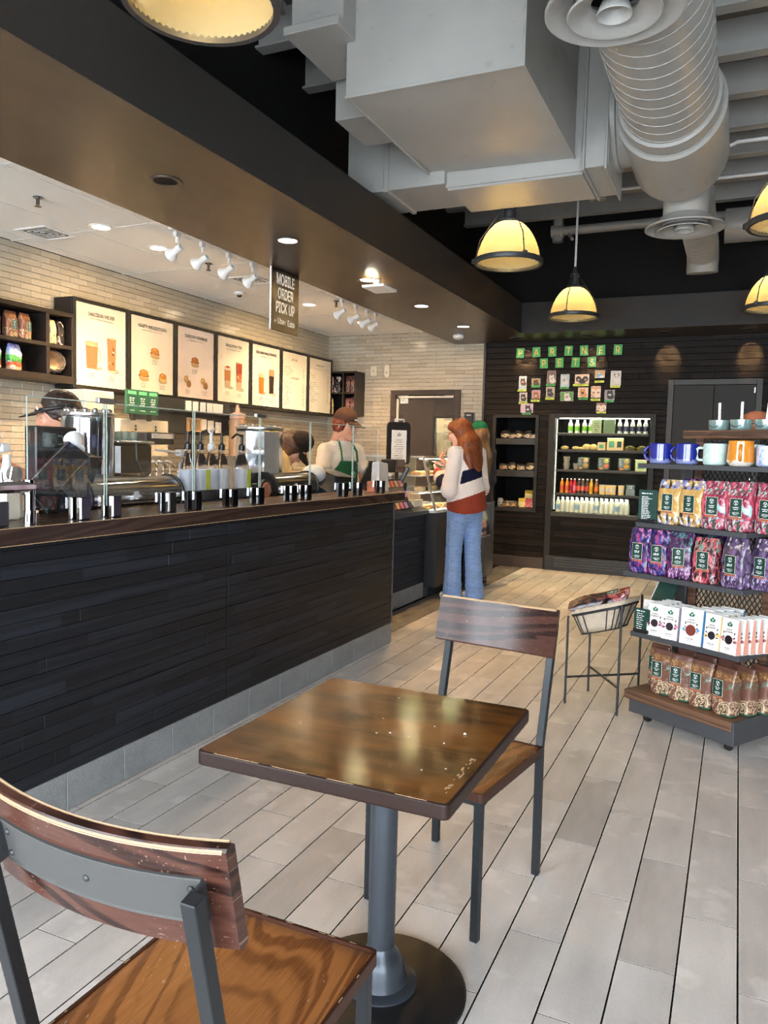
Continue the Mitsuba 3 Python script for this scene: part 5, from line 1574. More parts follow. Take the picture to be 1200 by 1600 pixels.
put('jug', lathe([(1e-4, 0), (.055, 0), (.05, .06), (.030, .13), (.022, .15)], 24), 'cream_plastic', t, smooth=40)
put('dial', xf(lathe([(.030, -.01), (.030, .01), (1e-4, .012)], 20), frame((.02, -.0, .17), (0, 1, 0), (0, 0, 1), (1, 0, 0))), 'brushed', t, smooth=30)
t = thing('jug_tools', 'small pale tool caddy at the left edge of the bar', 'caddy', None, tr(-2.55, 2.10, 1.129))
put('caddy', cbox(0, 0, .06, .10, .07, .12, .006), 'cream_plastic', t)
put('tool', join(tube([(0, .01, .08), (.01, .03, .20)], .006, 6), tube([(.02, -.02, .08), (.02, -.03, .18)], .006, 6)), 'brushed', t)
t = thing('squeeze_bottle', 'tall tan squeeze bottle standing below the fourth menu board', 'bottle', None, tr(-4.90, 6.95, 1.34))
put('bottle', lathe([(1e-4, 0), (.085, 0), (.09, .01), (.09, .38), (.08, .40)], 24), mat('tan_sauce', (0.50, 0.30, 0.17), 0.3), t, smooth=40)
put('cap', lathe([(.084, .40), (.086, .41), (.086, .45), (.03, .47), (.012, .55), (1e-4, .552)], 20), mat('peach_plastic', (0.62, 0.40, 0.30), 0.4), t, smooth=35)
t = thing('shelf_stand', 'steel stand on the back counter under the tan squeeze bottle', 'stand')
put('stand', join(box((-5.1, 6.7, .965), (-4.75, 7.2, 1.0), .003), box((-5.1, 6.8, 1.31), (-4.78, 7.1, 1.34), .003), box((-5.05, 6.85, 1.0), (-4.85, 7.05, 1.31), .003)), 'brushed', t)

# till, screens and racks on the low counter
t = thing('till_screen', 'black touch screen till seen from the side by the barista', 'till')
put('screen', hull([(-2.98, 6.06, 1.075), (-2.90, 6.36, 1.10), (-2.93, 6.50, 1.335), (-3.02, 6.34, 1.34), (-3.0, 6.04, 1.09), (-2.92, 6.38, 1.09), (-2.96, 6.52, 1.33), (-3.05, 6.36, 1.34)]), 'black_gloss', t)
put('body', hull([(-3.05, 6.20, .876), (-2.88, 6.20, .876), (-2.88, 6.55, .876), (-3.05, 6.55, .876), (-2.92, 6.38, 1.26), (-3.02, 6.38, 1.26), (-3.02, 6.50, 1.25), (-2.92, 6.50, 1.25)]), 'black_plastic', t)
put('printer', box((-3.0, 6.50, 1.24), (-2.85, 6.74, 1.36), .01), 'black_plastic', t)
put('display', box((-2.86, 6.54, 1.29), (-2.845, 6.68, 1.35), .002), 'charcoal_metal', t)
t = thing('card_terminal', 'black card terminal with a small screen on its arm beside the till', 'card reader', None, tr(-2.86, 6.78, 1.20, rz=20))
put('body', xf(box((-.04, -.035, -.08), (.0, .035, .09), .008), tr(0, 0, 0, ry=25)), 'black_plastic', t)
put('screen', xf(box((.0, -.026, .01), (.003, .026, .075)), tr(0, 0, 0, ry=25)), 'steel_plate', t)
put('arm', join(tube([(0, 0, -.06), (-.02, 0, -.2), (-.03, .0, -.322)], .018, 10), cyl(.05, -.325, -.31, 16)), 'black_plastic', t)
t = thing('paper_bag', 'white paper bag standing in front of the till screen', 'bag', None, tr(-2.80, 6.06, .876, rz=8))
put('bag', hull([(-.05, -.12, 0), (.05, -.12, 0), (.05, .14, 0), (-.05, .14, 0), (-.03, -.125, .46), (.03, -.125, .47), (.03, .145, .45), (-.03, .14, .46)]), mat('bag_white', (0.66, 0.67, 0.68), 0.6), t)
t = thing('wooden_cube', 'small brown wooden block at the end of the bar top', 'block', None, tr(-2.42, 5.16, ZB))
put('block', cbox(0, 0, .04, .09, .09, .08, .004), 'copper', t)
t = thing('gift_card_rack', 'black tilted rack of colourful cards below the till', 'card rack', None, tr(-2.80, 6.42, .876))
put('frame', hull([(-.10, -.30, 0), (.07, -.30, 0), (.07, .26, 0), (-.10, .26, 0), (-.10, -.30, .30), (-.08, .26, .30), (-.10, .26, .30), (-.08, -.30, .30)]), 'black_plastic', t)
cols = [(214, 190, 180), (196, 120, 130), (90, 150, 130), (226, 214, 196), (200, 160, 120), (60, 60, 70), (170, 200, 210), (210, 110, 70), (150, 120, 170), (232, 228, 220)]
for i in range(18):
    r_, c_ = divmod(i, 6)
    x, z = .062 - .052 * r_, .05 + .095 * r_
    m = xf(box((-.03, -.034, -.003), (.03, .034, .003), .001), frame((x - .012, -.255 + .095 * c_, z + .02), (-.42, 0, .9), (0, 1, 0), (-.9, 0, -.42)))
    v, f = m
    cc = np.tile(C(*cols[(i * 7 + r_) % 10]), (len(v), 1))
    cc[: len(v) // 2] *= .7
    k = newkey('gift_card')
    scene[k] = dict(mikit.ply(mv(m, -2.80, 6.42, .876), 'print', color=cc)); W[k] = np.eye(4)
    tag(k, 'colourful gift card in the black rack below the till, %s row, %s place' % (('bottom', 'middle', 'top')[r_], ORD[c_]), 'gift card', 'gift cards in the rack')
t = thing('clip_board', 'black framed notice with printed white sheet standing by the till', 'sign', None, tr(-3.04, 6.99, .876, rz=52, s=.98))
put('frame', mv(prism(rbox(-.13, .44, .13, .86, .04), .02), 0, 0, 0), 'black_plastic', t, M=FR)
put('sheet', mv(prism(sbox(-.085, .46, .085, .78), .002), 0, 0, .0205), 'white_paper', t, M=FR)
put('print', join(mv(lines(.12, 9, .022, .006, 3), 0, .68, .0228), mv(prism(emblem(.022)[1], .001), 0, .735, .0228)), 'grey_ink', t, M=FR)
put('clip', mv(tube([(-.05, .86, .02), (-.05, .885, .02), (.05, .885, .02), (.05, .86, .02)], .008, 6), 0, 0, 0), 'white_plastic', t, M=FR)
put('post', join(cbox(0, .015, .22, .03, .02, .44), cbox(0, .0, .01, .25, .12, .02, .004)), 'black_plastic', t)
t = thing('card_reader', 'black contactless reader with a white card on the low counter', 'card reader')
put('body', hull([(-2.93, 6.10, .876), (-2.78, 6.10, .876), (-2.78, 6.45, .876), (-2.93, 6.45, .876), (-2.92, 6.12, .97), (-2.86, 6.12, .97), (-2.86, 6.40, .97), (-2.92, 6.40, .97)]), 'black_plastic', t)
put('card', xf(box((-.04, -.055, 0), (.04, .055, .003), .001), frame((-2.812, 6.28, .925), (-.5, 0, .86), (0, 1, 0), (.86, 0, .5))), 'white_paper', t)
t = thing('black_tray', 'black wedge shaped tray on the low counter beside the pastry case', 'tray')
put('wedge', hull([(-2.93, 6.60, .876), (-2.76, 6.60, .876), (-2.76, 7.09, .876), (-2.90, 7.09, .876), (-2.92, 6.62, 1.02), (-2.89, 6.62, 1.02), (-2.90, 7.08, .89), (-2.80, 7.08, .89)]), 'black_plastic', t)
t = thing('condiment_box', 'box of assorted wrapped snacks beside the card rack', 'box', None, tr(-2.86, 6.95, .876))
put('box', cbox(0, 0, .05, .14, .22, .10, .004), 'cream_plastic', t)
put('packets', join(*[mv(cbox(0, 0, 0, .015, .05, .07, .002), -.05 + .03 * (i % 4), -.07 + .05 * (i // 4), .12, rx=rng.uniform(-15, 15)) for i in range(16)]), 'pale_dough', t, kind='stuff')

# pastry case
PX0, PX1, PY0, PY1 = -3.45, -2.68, 7.12, 8.45
t = thing('pastry_case', 'glass fronted lit pastry case at the end of the counter', 'display case')
put('body', box((PX0, PY0, .10), (PX1 + .02, PY1, .84), .006), 'black_metal', t)
put('plinth', box((PX0 + .05, PY0 + .02, 0), (PX1 - .08, PY1 - .02, .10)), 'charcoal_metal', t)
for q in range(3):
    put('grille_slat', box((PX1 - .08, PY0 + .06, .015 + .028 * q), (PX1 - .072, PY1 - .05, .03 + .028 * q), .002), 'black_metal', t)
put('deck', box((PX0, PY0, .84), (PX1 + .01, PY1, .865)), 'white_plastic', t)
for z in (1.03, 1.19):
    put('shelf', box((PX0 + .08, PY0 + .02, z), (PX1 - .12 - (z - 1) * .3, PY1 - .02, z + .012), .002), 'white_plastic', t)
put('back_panel', box((PX0, PY0, .865), (PX0 + .015, PY1, 1.38)), 'cream_plastic', t)
put('top', box((PX0, PY0, 1.375), (PX1 - .14, PY1, 1.392), .002), 'steel_plate', t)
put('pane', (np.array([[PX1, PY0, .865], [PX1, PY1, .865], [PX1 - .14, PY1, 1.375], [PX1 - .14, PY0, 1.375]]), np.array([[0, 1, 2], [0, 2, 3]])), 'glass_pane', t)
put('pane', (np.array([[PX0, PY0, .865], [PX1, PY0, .865], [PX1 - .14, PY0, 1.375], [PX0, PY0, 1.375]]), np.array([[0, 1, 2], [0, 2, 3]])), 'glass_pane', t)
put('post', join(bar((PX1, PY0, .865), (PX1 - .14, PY0, 1.38), .02), bar((PX1 - .14, PY0, 1.383), (PX1 - .14, PY1, 1.383), .02), bar((PX0, PY0, 1.383), (PX1 - .14, PY0, 1.383), .02)), 'brushed', t)
put('light_strip', box((PX1 - .20, PY0 + .05, 1.362), (PX1 - .18, PY1 - .05, 1.372)), 'white_plastic', t, **glow((30, 25, 17), 1.0))
put('light_strip', box((PX1 - .20, PY0 + .05, 1.018), (PX1 - .19, PY1 - .05, 1.028)), 'white_plastic', t, **glow((30, 25, 17), 1.0))
crois = share(hull(np.vstack([ell(.05 * math.cos(a) - .05, .06 * math.sin(a), .022, .022 * math.cos(a * .5) + .006, .02, .024 * math.cos(a * .6), 1)[0] for a in np.linspace(-1.3, 1.3, 7)])), 'dough', smooth=40)
bunm = share(ell(0, 0, .025, .045, .045, .03, 2), 'dough', smooth=True)
slicem = share(box((-.03, -.05, 0), (.03, .05, .045), .012), 'pale_dough', smooth=35)
names = {0: ('croissant', 'golden croissant'), 1: ('bun', 'round baked bun'), 2: ('cake_slice', 'pale cake slice')}
for zi, (z, n) in enumerate(((1.202, 8), (1.042, 8), (.865, 9))):
    for i in range(n):
        kind = 0 if zi == 0 else rng.choice((0, 1, 2))
        nm, lb = names[kind]
        y = PY0 + .11 + i * (PY1 - PY0 - .2) / (n - 1)
        k = put(nm, (crois, bunm, slicem)[kind], None, M=tr((PX1 - .24, PX1 - .22, PX1 - .13)[zi], y, z, rz=rng.uniform(-20, 20) + (90 if kind == 2 else 0)))
        tag(k, '%s on the %s level of the pastry case, %s from the till' % (lb, ('top', 'middle', 'bottom')[zi], ORD[i]), {'croissant': 'croissant', 'bun': 'bun', 'cake_slice': 'cake'}[nm], 'pastries in the lit case')
        if i % 2 == 0:
            m = put('price_tag', box((PX1 - (.13, .14, .045)[zi], y - .03, z + .005), (PX1 - (.127, .137, .042)[zi], y + .03, z + .05), .001), 'deep_green' if zi != 2 else 'white_paper')
            tag(m, 'small price tag in front of the pastries, %s level, %s tag' % (('top', 'middle', 'bottom')[zi], ORD[i // 2]), 'price tag', 'price tags in the pastry case')
put_tag = None
# open cold case beyond the customer
t = thing('grab_case', 'black open drinks case standing behind the customer in striped sweater', 'display case')
put('body', box((-2.63, 7.86, .12), (-2.40, 8.22, .56), .006), 'charcoal_metal', t)
put('foot', box((-2.62, 7.88, 0), (-2.46, 8.20, .12)), 'charcoal_metal', t)
for q in range(2):
    put('vent_slot', box((-2.462, 7.92, .025 + .045 * q), (-2.457, 8.17, .055 + .045 * q)), 'black_paint', t)
put('end_frame', join(box((-2.63, 8.20, .56), (-2.40, 8.22, .90), .002), box((-2.63, 7.86, .56), (-2.615, 8.22, .98)), box((-2.43, 8.195, .56), (-2.40, 8.22, .92), .003)), 'black_metal', t)
put('top_pane', (np.array([[-2.41, 7.86, .58], [-2.41, 8.2, .58], [-2.46, 8.2, .90], [-2.46, 7.86, .90]]), np.array([[0, 1, 2], [0, 2, 3]])), 'glass_pane', t)
sk = bag_kit('pinkstripe', .06, .16, .04, seed=9, label=None)
for i in range(6):
    place_bag(sk, 'pink striped packet in the open case behind the customer, %s one' % ORD[i], tr(-2.48 - .07 * (i // 3), 7.92 + .10 * (i % 3), .56, rz=90), 'pink striped packets', 'packet', 'snack_packet')

# ------------------------------------------------------------------ merchandise rack at the right
RK = frame((.048, 3.993, 0), (.853, -.522, 0), (.522, .853, 0), (0, 0, 1))
L_ = lambda x, y, z, rz=0: RK @ tr(x, y, z, rz=rz)
t = thing('merchandise_rack', 'dark metal rolling rack of coffee bags and mugs with wooden base at the right', 'rack', None, RK)
put('base', box((-.612, .002, .055), (-.002, .80, .132), .004), 'charcoal_metal', t)
put('base_board', box((-.628, -.022, .132), (-.004, .395, .180), .003), 'rack_wood', t, label='brown wooden bottom shelf')
put('base_cap', box((-.004, -.02, .134), (.010, .39, .181), .002), 'charcoal_metal', t)
for (x, y) in ((-.075, .09), (-.55, .09), (-.075, .68), (-.55, .68)):
    k = put('castor', xf(lathe([(1e-4, -.012), (.026, -.012), (.028, -.008), (.028, .008), (.026, .012), (1e-4, .012)], 24), frame((x, y, .028), (0, 1, 0), (0, 0, 1), (1, 0, 0))), 'black_plastic', t, smooth=40)
    put('fork', join(box((x - .02, y - .012, .028), (x - .015, y + .012, .058)), box((x + .015, y - .012, .028), (x + .02, y + .012, .058)), box((x - .02, y - .02, .050), (x + .02, y + .02, .056))), 'charcoal_metal', k)
for x in (-.585, -.03):
    put('post', box((x - .035, .365, .05 if x > -.3 else .13), (x + .035, .41, 1.47), .003), 'charcoal_metal', t)
    put('stile', box((x + (.04 if x < -.3 else -.085), .375, .185), (x + (.085 if x < -.3 else -.04), .40, 1.55), .002), 'rack_wood', t, label='brown wooden frame upright')
put('shelf', box((-.625, 0, 1.372), (.135, .365, 1.396), .002), 'charcoal_metal', t)
put('shelf', box((-.625, 0, 1.060), (.0, .365, 1.085), .002), 'charcoal_metal', t)
put('shelf', box((-.690, 0, .788), (-.0, .365, .813), .002), 'charcoal_metal', t)
put('shelf', box((-.625, 0, .470), (.0, .365, .495), .002), 'charcoal_metal', t)
put('beam', box((-.625, .37, 1.538), (.16, .66, 1.583), .003), 'rack_wood', t, label='brown wooden top board')
put('lower_rail', box((-.545, .378, .185), (-.07, .398, .23)), 'rack_wood', t)
ms = []
for k in range(34):
    x = -.53 + .46 * k / 33
    z = np.arange(.235, 1.535, .0105)
    P = np.c_[x + .0062 * np.sign(np.sin(np.arange(len(z)) * np.pi / 2 + (k % 2) * np.pi)) * (np.arange(len(z)) % 2), np.full(len(z), .388), z]
    ms.append(tube(P, .0032, 4))
put('metal_mesh', join(ms), 'black_metal', t, kind='stuff', label='black expanded metal mesh')


def mug(name, label, M, R, h, colors, handle='round', side=180, foot=False, flare=0.0):
    t = thing('mug', label, 'mug', 'mugs on the top shelf of the rack', M)
    prof = [(1e-4, 0), (R * .80, 0), (R * (.97 - flare), .006 if not foot else .018), (R * (1 - flare), .02), (R, h - .004), (R - .002, h), (R - .005, h - .002), (R * (1 - flare) - .006, .012), (1e-4, .010)]
    P = []
    for a, b in zip(prof[:-1], prof[1:]):
        for q in np.linspace(0, 1, 8, endpoint=False):
            P.append((a[0] + (b[0] - a[0]) * q, a[1] + (b[1] - a[1]) * q))
    P.append(prof[-1])
    v, f = lathe(P, 64)
    put('cup', (v, f), 'glaze', t, smooth=True, color=colors(v, h))
    if handle == 'round':
        a = np.linspace(-1.35, 1.35, 14)
        H_ = np.c_[R - .004 + .034 * np.cos(a) , np.zeros(14), h * .52 + .036 * np.sin(a)]
    else:
        H_ = np.array([(R - .004, 0, h * .80), (R + .026, 0, h * .80), (R + .033, 0, h * .76), (R + .033, 0, h * .28), (R + .026, 0, h * .24), (R - .004, 0, h * .24)])
    hv, hf = tube(H_, .0075, 12)
    put('handle', xf((hv, hf), tr(rz=side)), 'glaze', t, smooth=True, color=colors(xf((hv, hf), tr(rz=side))[0], h))
    return t


mat('glaze', {'type': 'mesh_attribute', 'name': 'vertex_color'}, 0.10, spec=0.6, clearcoat=0.8, clearcoat_gloss=0.95)
def blue(v, h):
    c = np.tile(C(26, 36, 128), (len(v), 1)); w = v[:, 2] + .006 * (N3(v, 60, 2) - .5)
    c[w < .021] = C(120, 128, 176); c[(N3(v, 300, 3) > .8) & (w < .03)] = C(150, 156, 196); return c
def celadon(v, h):
    c = np.tile(C(176, 200, 192), (len(v), 1)); c[N3(v, 240, 4) > .66] = C(198, 216, 208); return c
def orange(v, h):
    c = np.tile(C(206, 128, 38), (len(v), 1)); w = v[:, 2] + .008 * (N3(v, 70, 2) - .5); c[w < .020] = C(222, 214, 200); return c
def speck(v, h):
    c = np.tile(C(196, 206, 226), (len(v), 1)); c[N3(v, 170, 4) > .62] = C(140, 150, 196); return c


mug('m', 'blue glazed mug with pale foot, leftmost on the top shelf of the rack', L_(-.558, .095, 1.396), .056, .108, blue, side=200)
mug('m', 'blue glazed mug with pale foot, second on the top shelf of the rack', L_(-.405, .105, 1.396), .056, .108, blue, side=195)
mug('m', 'blue glazed mug standing in the second row behind the celadon mug', L_(-.335, .24, 1.396), .056, .108, blue, side=200)
mug('m', 'pale celadon mug with a square handle in the middle of the top shelf', L_(-.236, .085, 1.396), .056, .108, celadon, 'square', side=190)
mug('m', 'pale celadon mug standing behind the orange mug', L_(-.13, .23, 1.396), .056, .108, celadon, 'square', side=190)
mug('m', 'orange mug with a white foot, handle turned towards the camera', L_(-.098, .08, 1.396), .056, .122, orange, side=-60, foot=True, flare=-.10)
mug('m', 'speckled pale blue mug right of the orange mug', L_(.022, .12, 1.396), .056, .100, speck, side=5)

# second shelf
kt, kp = bag_kit('tan', .128, .232, .080, seed=1), bag_kit('pink', .130, .236, .080, seed=2)
place_bag(kt, 'tan coffee bag with white and blue leaves, leftmost on the second shelf of the rack', L_(-.455, .065, 1.085, 4), 'tan leaf printed bags')
place_bag(kt, 'tan coffee bag with white and blue leaves, second on the second shelf of the rack', L_(-.322, .062, 1.085, -2), 'tan leaf printed bags')
for i, x in enumerate((-.198, -.068, .072)):
    place_bag(kp, 'pink leaf printed coffee bag, front of the second shelf, %s' % ('next to the tan bags', 'under the orange mug', 'cut by the right picture edge')[i], L_(x, (.062, .060, .075)[i], 1.085, (2, 0, -6)[i]), 'pink leaf printed bags')
ks = bag_kit('swirl', .118, .238, .075, seed=3)
place_bag(ks, 'purple swirl coffee bag in the back row behind the first tan bag', L_(-.42, .20, 1.085), 'purple swirl bags')
place_bag(kp, 'pink leaf printed coffee bag in the back row of the second shelf', L_(-.10, .20, 1.085, 3), 'pink leaf printed bags')
place_bag(kt, 'tan leaf printed coffee bag in the back row of the second shelf', L_(-.29, .20, 1.085, 3), 'tan leaf printed bags')
# third shelf
place_bag(ks, 'blue purple swirl coffee bag, leftmost on the third shelf of the rack', L_(-.618, .055, .813, 3), 'purple swirl bags')
place_bag(bag_kit('swirl', .108, .238, .075, seed=8), 'narrow purple swirl coffee bag, second on the third shelf of the rack', L_(-.503, .060, .813, 8), 'purple swirl bags')
place_bag(bag_kit('violet', .128, .240, .080, seed=4), 'violet coffee bag with teal leaves, third on the third shelf of the rack', L_(-.372, .055, .813, 12), None)
place_bag(bag_kit('jungle', .126, .226, .080, seed=5), 'dark red jungle printed coffee bag in the middle of the third shelf', L_(-.228, .055, .813, 3), None)
kl = bag_kit('lilac', .128, .244, .080, seed=6)
for i, (x, y) in enumerate(((-.068, .05), (.045, .11), (.115, .19))):
    place_bag(kl, 'lilac grey coffee bag at the right end of the third shelf, %s of three' % ('front', 'middle', 'rear')[i], L_(x, y, .813, -10), 'lilac grey bags')
for i, x in enumerate((-.44, -.30, -.17)):
    place_bag(bag_kit('violet', .128, .240, .080, seed=4), 'dark violet coffee bag in the back row of the third shelf, %s from the left' % ORD[i], L_(x, .20, .813, 5), 'violet bags in the back row')


# fourth shelf: upright boxes of sachets
def sachet(side, cup, blot, w=.086, h=.168, d=.038):
    b, tp = d / 2, d * .16
    v = np.array([[-w / 2, -b, 0], [w / 2, -b, 0], [w / 2, b, 0], [-w / 2, b, 0], [-w / 2, -tp, h], [w / 2, -tp, h], [w / 2, tp, h], [-w / 2, tp, h]])
    front = fixn((v, np.array([[0, 1, 5], [0, 5, 4], [2, 3, 7], [2, 7, 6], [4, 5, 6], [4, 6, 7], [0, 3, 2], [0, 2, 1], [1, 2, 6], [1, 6, 5], [3, 0, 4], [3, 4, 7]])))
    a = math.atan2(b - tp, h)
    F_ = frame((0, -b - .0003, 0), (1, 0, 0), (0, math.sin(a), math.cos(a)), (0, -math.cos(a), math.sin(a)))
    r = random.Random(hash((w, h)) % 97 + len(side) * 3)
    lay = [(ellp(0 + .030 * (q - 2) / 2 * 1.2, h * .40 + .016 * (r.random() - .5), .010, .008), blot) for q in range(5)]
    lay += [(aff.rotate(ellp(s * .031, h * .36 + .02 * q, .006, .003), 40 * s * q), (60, 36, 34)) for s in (-1, 1) for q in (0, 1, 2)]
    lay += [(ellp(0, h * .40, w * .27, w * .27), (236, 232, 226)), (ellp(0, h * .40, w * .235, w * .235), cup)]
    lay += [(sbox(-.016, h * .68, .016, h * .70), (120, 110, 104)), (sbox(-.018, h * .10, .018, h * .115), (180, 174, 168))]
    dk, fg, fc = emblem(.0155)
    lay += [(aff.translate(fg, 0, h * .835), (20, 92, 66))]
    kit = [('carton', share(front, 'white_paper')), ('print', art(lay, F_, .0003))]
    kit.append(('lettering', share(join(words('VIA INSTANT', .0075, F_ @ tr(0, h * .60, .0042), .0003, True, stretch=.7), words('PIKE PLACE' if w > .09 and w < .1 else 'ITALIAN ROAST', .0052, F_ @ tr(0, h * .15, .0042), .0003, True, stretch=.75)), 'grey_ink')))
    for s in (-1, 1):
        kit.append(('side', share(fixn((np.array([[s * (w / 2 + .0004), -b * .96, .002], [s * (w / 2 + .0004), b * .96, .002], [s * (w / 2 + .0004), 0 + tp, h * .97], [s * (w / 2 + .0004), -tp, h * .97], [s * (w / 2 - .001), 0, h * .5]]), np.array([[0, 1, 2], [0, 2, 3], [0, 4, 1], [1, 4, 2], [2, 4, 3], [3, 4, 0]]))), mat('side_%d_%d_%d' % side, srgb(*side), 0.6) if 'side_%d_%d_%d' % side not in scene else 'side_%d_%d_%d' % side)))
    return kit


kA = sachet((214, 196, 206), (40, 30, 32), (196, 130, 160))
kC = sachet((92, 160, 226), (120, 50, 40), (90, 150, 214), w=.118, h=.182, d=.046)
kD = sachet((212, 194, 132), (36, 30, 40), (226, 190, 110), h=.176)
kE = sachet((226, 160, 140), (30, 22, 24), (176, 110, 110), w=.092, h=.172)
kF = sachet((236, 222, 96), (40, 36, 30), (226, 206, 100))
ZV = .495
def stack(kit, x0, y0, dx, dy, n, rz, lab, grp, noun=''):
    for i in range(n):
        place_bag(kit, lab % ORD[i], L_(x0 + dx * i, y0 + dy * i, ZV, rz), grp, 'sachet box', 'sachet_box')
stack(kA, -.490, .035, -.004, .042, 5, 6, 'white sachet box with pink flowers, first pile from the left, %s from front', 'white boxes with pink flowers, first pile')
stack(kA, -.395, .030, .0, .044, 4, 8, 'white sachet box with pink flowers, second pile from the left, %s from front', 'white boxes with pink flowers, second pile')
stack(kC, -.272, .034, .022, .050, 5, 4, 'white and bright blue sachet box with a berry cup picture, %s from the front', 'white and blue sachet boxes')
stack(kD, -.155, .032, .006, .044, 4, -4, 'white sachet box with straw coloured sides, %s from the front', 'white and straw sachet boxes')
stack(kE, -.062, .030, .012, .042, 6, -8, 'white and salmon sachet box at the right end of the shelf, %s from the front', 'white and salmon sachet boxes')
place_bag(kF, 'white sachet box with a yellow edge at the right rear of the fourth shelf', L_(.015, .285, ZV, -10), None, 'sachet box', 'sachet_box')
place_bag(kA, 'white sachet box with its emblem showing above the small shelf sign', L_(-.565, .095, ZV, 6), None, 'sachet box', 'sachet_box')

# base: brown bags in rows
kb = bag_kit('brown', .118, .236, .075, seed=11, label=(-.018, .135, .058, .082))
spots = [(-.545, .17, 0), (-.462, .085, 5), (-.345, .075, 12), (-.222, .070, 4), (-.088, .062, -8), (-.052, .155, -8), (-.022, .25, -8), (-.40, .20, 6), (-.28, .18, 4), (-.16, .19, 0), (-.34, .29, 3), (-.20, .29, 0)]
pl = ['leftmost, set back', 'second from the left in front', 'third from the left in front', 'fourth from the left in front', 'front right corner', 'behind the front right one', 'third in the right file', 'back row behind the second bag', 'back row behind the third bag', 'back row behind the fourth bag', 'rear row, left', 'rear row, right']
for (x, y, rz), p in zip(spots, pl):
    place_bag(kb, 'brown coffee bag on the wooden rack base, %s' % p, L_(x, y, .181, rz), 'brown bags on the rack base')


def shelf_sign(label, M, w, h, rows):
    t = thing('shelf_sign', label, 'sign', None, M)
    put('card', mv(prism(sbox(-w / 2, 0, w / 2, h), .004), 0, 0, 0), 'deep_green' , t, M=FR)
    put('holder', box((-w / 2, -.012, -.0005), (w / 2, .012, .018), .002), 'black_plastic', t)
    put('heading', mv(words('MENU' if rows > 10 else 'WHOLE', .010, FR @ tr(-w * .12, h * .88, .0045), .0005, True), 0, 0, 0) if False else xf(mv(lines(w * .62, 1, .01, .006, 2, False), -w * .04, h * .87, .0043), FR), 'white_ink', t)
    put('print', xf(mv(lines(w * .58, rows, h * .72 / rows, .0038, rows, False), -w * .04, h * .77, .0043), FR), 'white_ink', t)


shelf_sign('dark green upright sign with white lines left of the tan bags', L_(-.562, .016, 1.0865, 6), .108, .172, 14)
shelf_sign('small dark green sign at the left end of the fourth shelf', L_(-.565, .018, .4965, 3), .094, .128, 8)
t = thing('sign_board', 'dark green leaning board behind the basket at the left of the rack', 'board', None, L_(-.60, .20, 0))
put('board', hull([(-.075, -.06, .50), (.075, -.06, .50), (-.02, .05, .787), (.09, .05, .787), (-.075, -.05, .50), (.075, -.05, .50), (-.02, .06, .787), (.09, .06, .787)]), 'deep_green', t)
put('edge', bar((-.076, -.062, .50), (-.021, .048, .786), .004), 'white_plastic', t)

# top board: cups with sticks, copper bowl, jars, dark tin
for i, (x, y) in enumerate(((-.49, .50), (-.355, .49), (-.235, .52))):
    t = thing('metal_cup', 'short teal metal cup with a white stick on the rack top, %s' % ('left', 'middle', 'right')[i], 'cup', 'teal cups on the rack top', L_(x, y, 1.583))
    put('cup', lathe([(1e-4, 0), (.046, 0), (.052, .01), (.056, .058), (.053, .058), (.048, .012), (1e-4, .010)], 36), mat('teal_metal', (0.36, 0.52, 0.50), 0.16, metal=0.6) if 'teal_metal' not in scene else 'teal_metal', t, smooth=40)
    put('arc_mark', tube([(.0 + .057 * math.sin(a) * .99, -.0565 * math.cos(a), .032 - .012 * math.cos(a * 2.6)) for a in np.linspace(-.55, .55, 9)], .0016, 5), 'ink', t)
    put('stick', bar((0, .0, .02), ((-.004, .0, .012)[i], 0, .155), .016, .006, .002), 'white_plastic', t)
t = thing('copper_bowl', 'round copper brown bowl behind the teal cups on the rack top', 'bowl', None, L_(-.335, .60, 1.583) @ tr(s=.78))
put('bowl', lathe([(1e-4, 0), (.09, 0), (.112, .03), (.112, .07), (.085, .115), (.04, .138), (1e-4, .142)], 40), 'copper', t, smooth=50)
put('band', lathe([(.113, .045), (.114, .05), (.113, .055)], 40), 'black_metal', t)
for i, x in enumerate((-.15, -.115, -.082, -.05)):
    tag(put('spice_jar', xf(lathe([(1e-4, 0), (.013, 0), (.0145, .03), (.011, .038), (.012, .048), (1e-4, .049)], 12), L_(x, .47 + .02 * (i % 2), 1.583)), ('copper', 'white_plastic', 'brushed', 'dough')[i], smooth=40), 'tiny jar on the rack top, %s from the teal cups' % ORD[i], 'jar', 'tiny jars on the rack top')
t = thing('dark_tin', 'dark teal round tin at the right end of the rack top', 'tin', None, L_(.06, .50, 1.583))
put('tin', lathe([(1e-4, 0), (.095, 0), (.098, .004), (.098, .062), (1e-4, .062)], 40), 'deep_green', t, smooth=35)
put('lid', lathe([(.1, .06), (.102, .064), (.102, .078), (.098, .082), (1e-4, .082)], 40), 'black_metal', t, smooth=35)

# ------------------------------------------------------------------ basket stand
t = thing('basket_stand', 'wire legged stand with a tilted beige fabric basket left of the rack', 'basket stand')
K = [np.array(p) for p in ((-.842, 4.452, .512), (-.540, 4.372, .615), (-.470, 4.705, .632), (-.772, 4.785, .498))]
foot = [np.array((p[0], p[1], 0.0)) for p in ((-.842, 4.452), (-.540, 4.372), (-.470, 4.735), (-.762, 4.755))]
for k_, f_ in zip(K, foot):
    put('leg', tube([f_, k_ - [0, 0, .0]], .0068, 10), 'black_metal', t, smooth=60)
h15 = .155
for a, b in ((0, 2), (1, 3)):
    put('cross_bar', tube([foot[a] + [0, 0, h15], foot[b] + [0, 0, h15]], .0065, 8), 'black_metal', t, smooth=60)


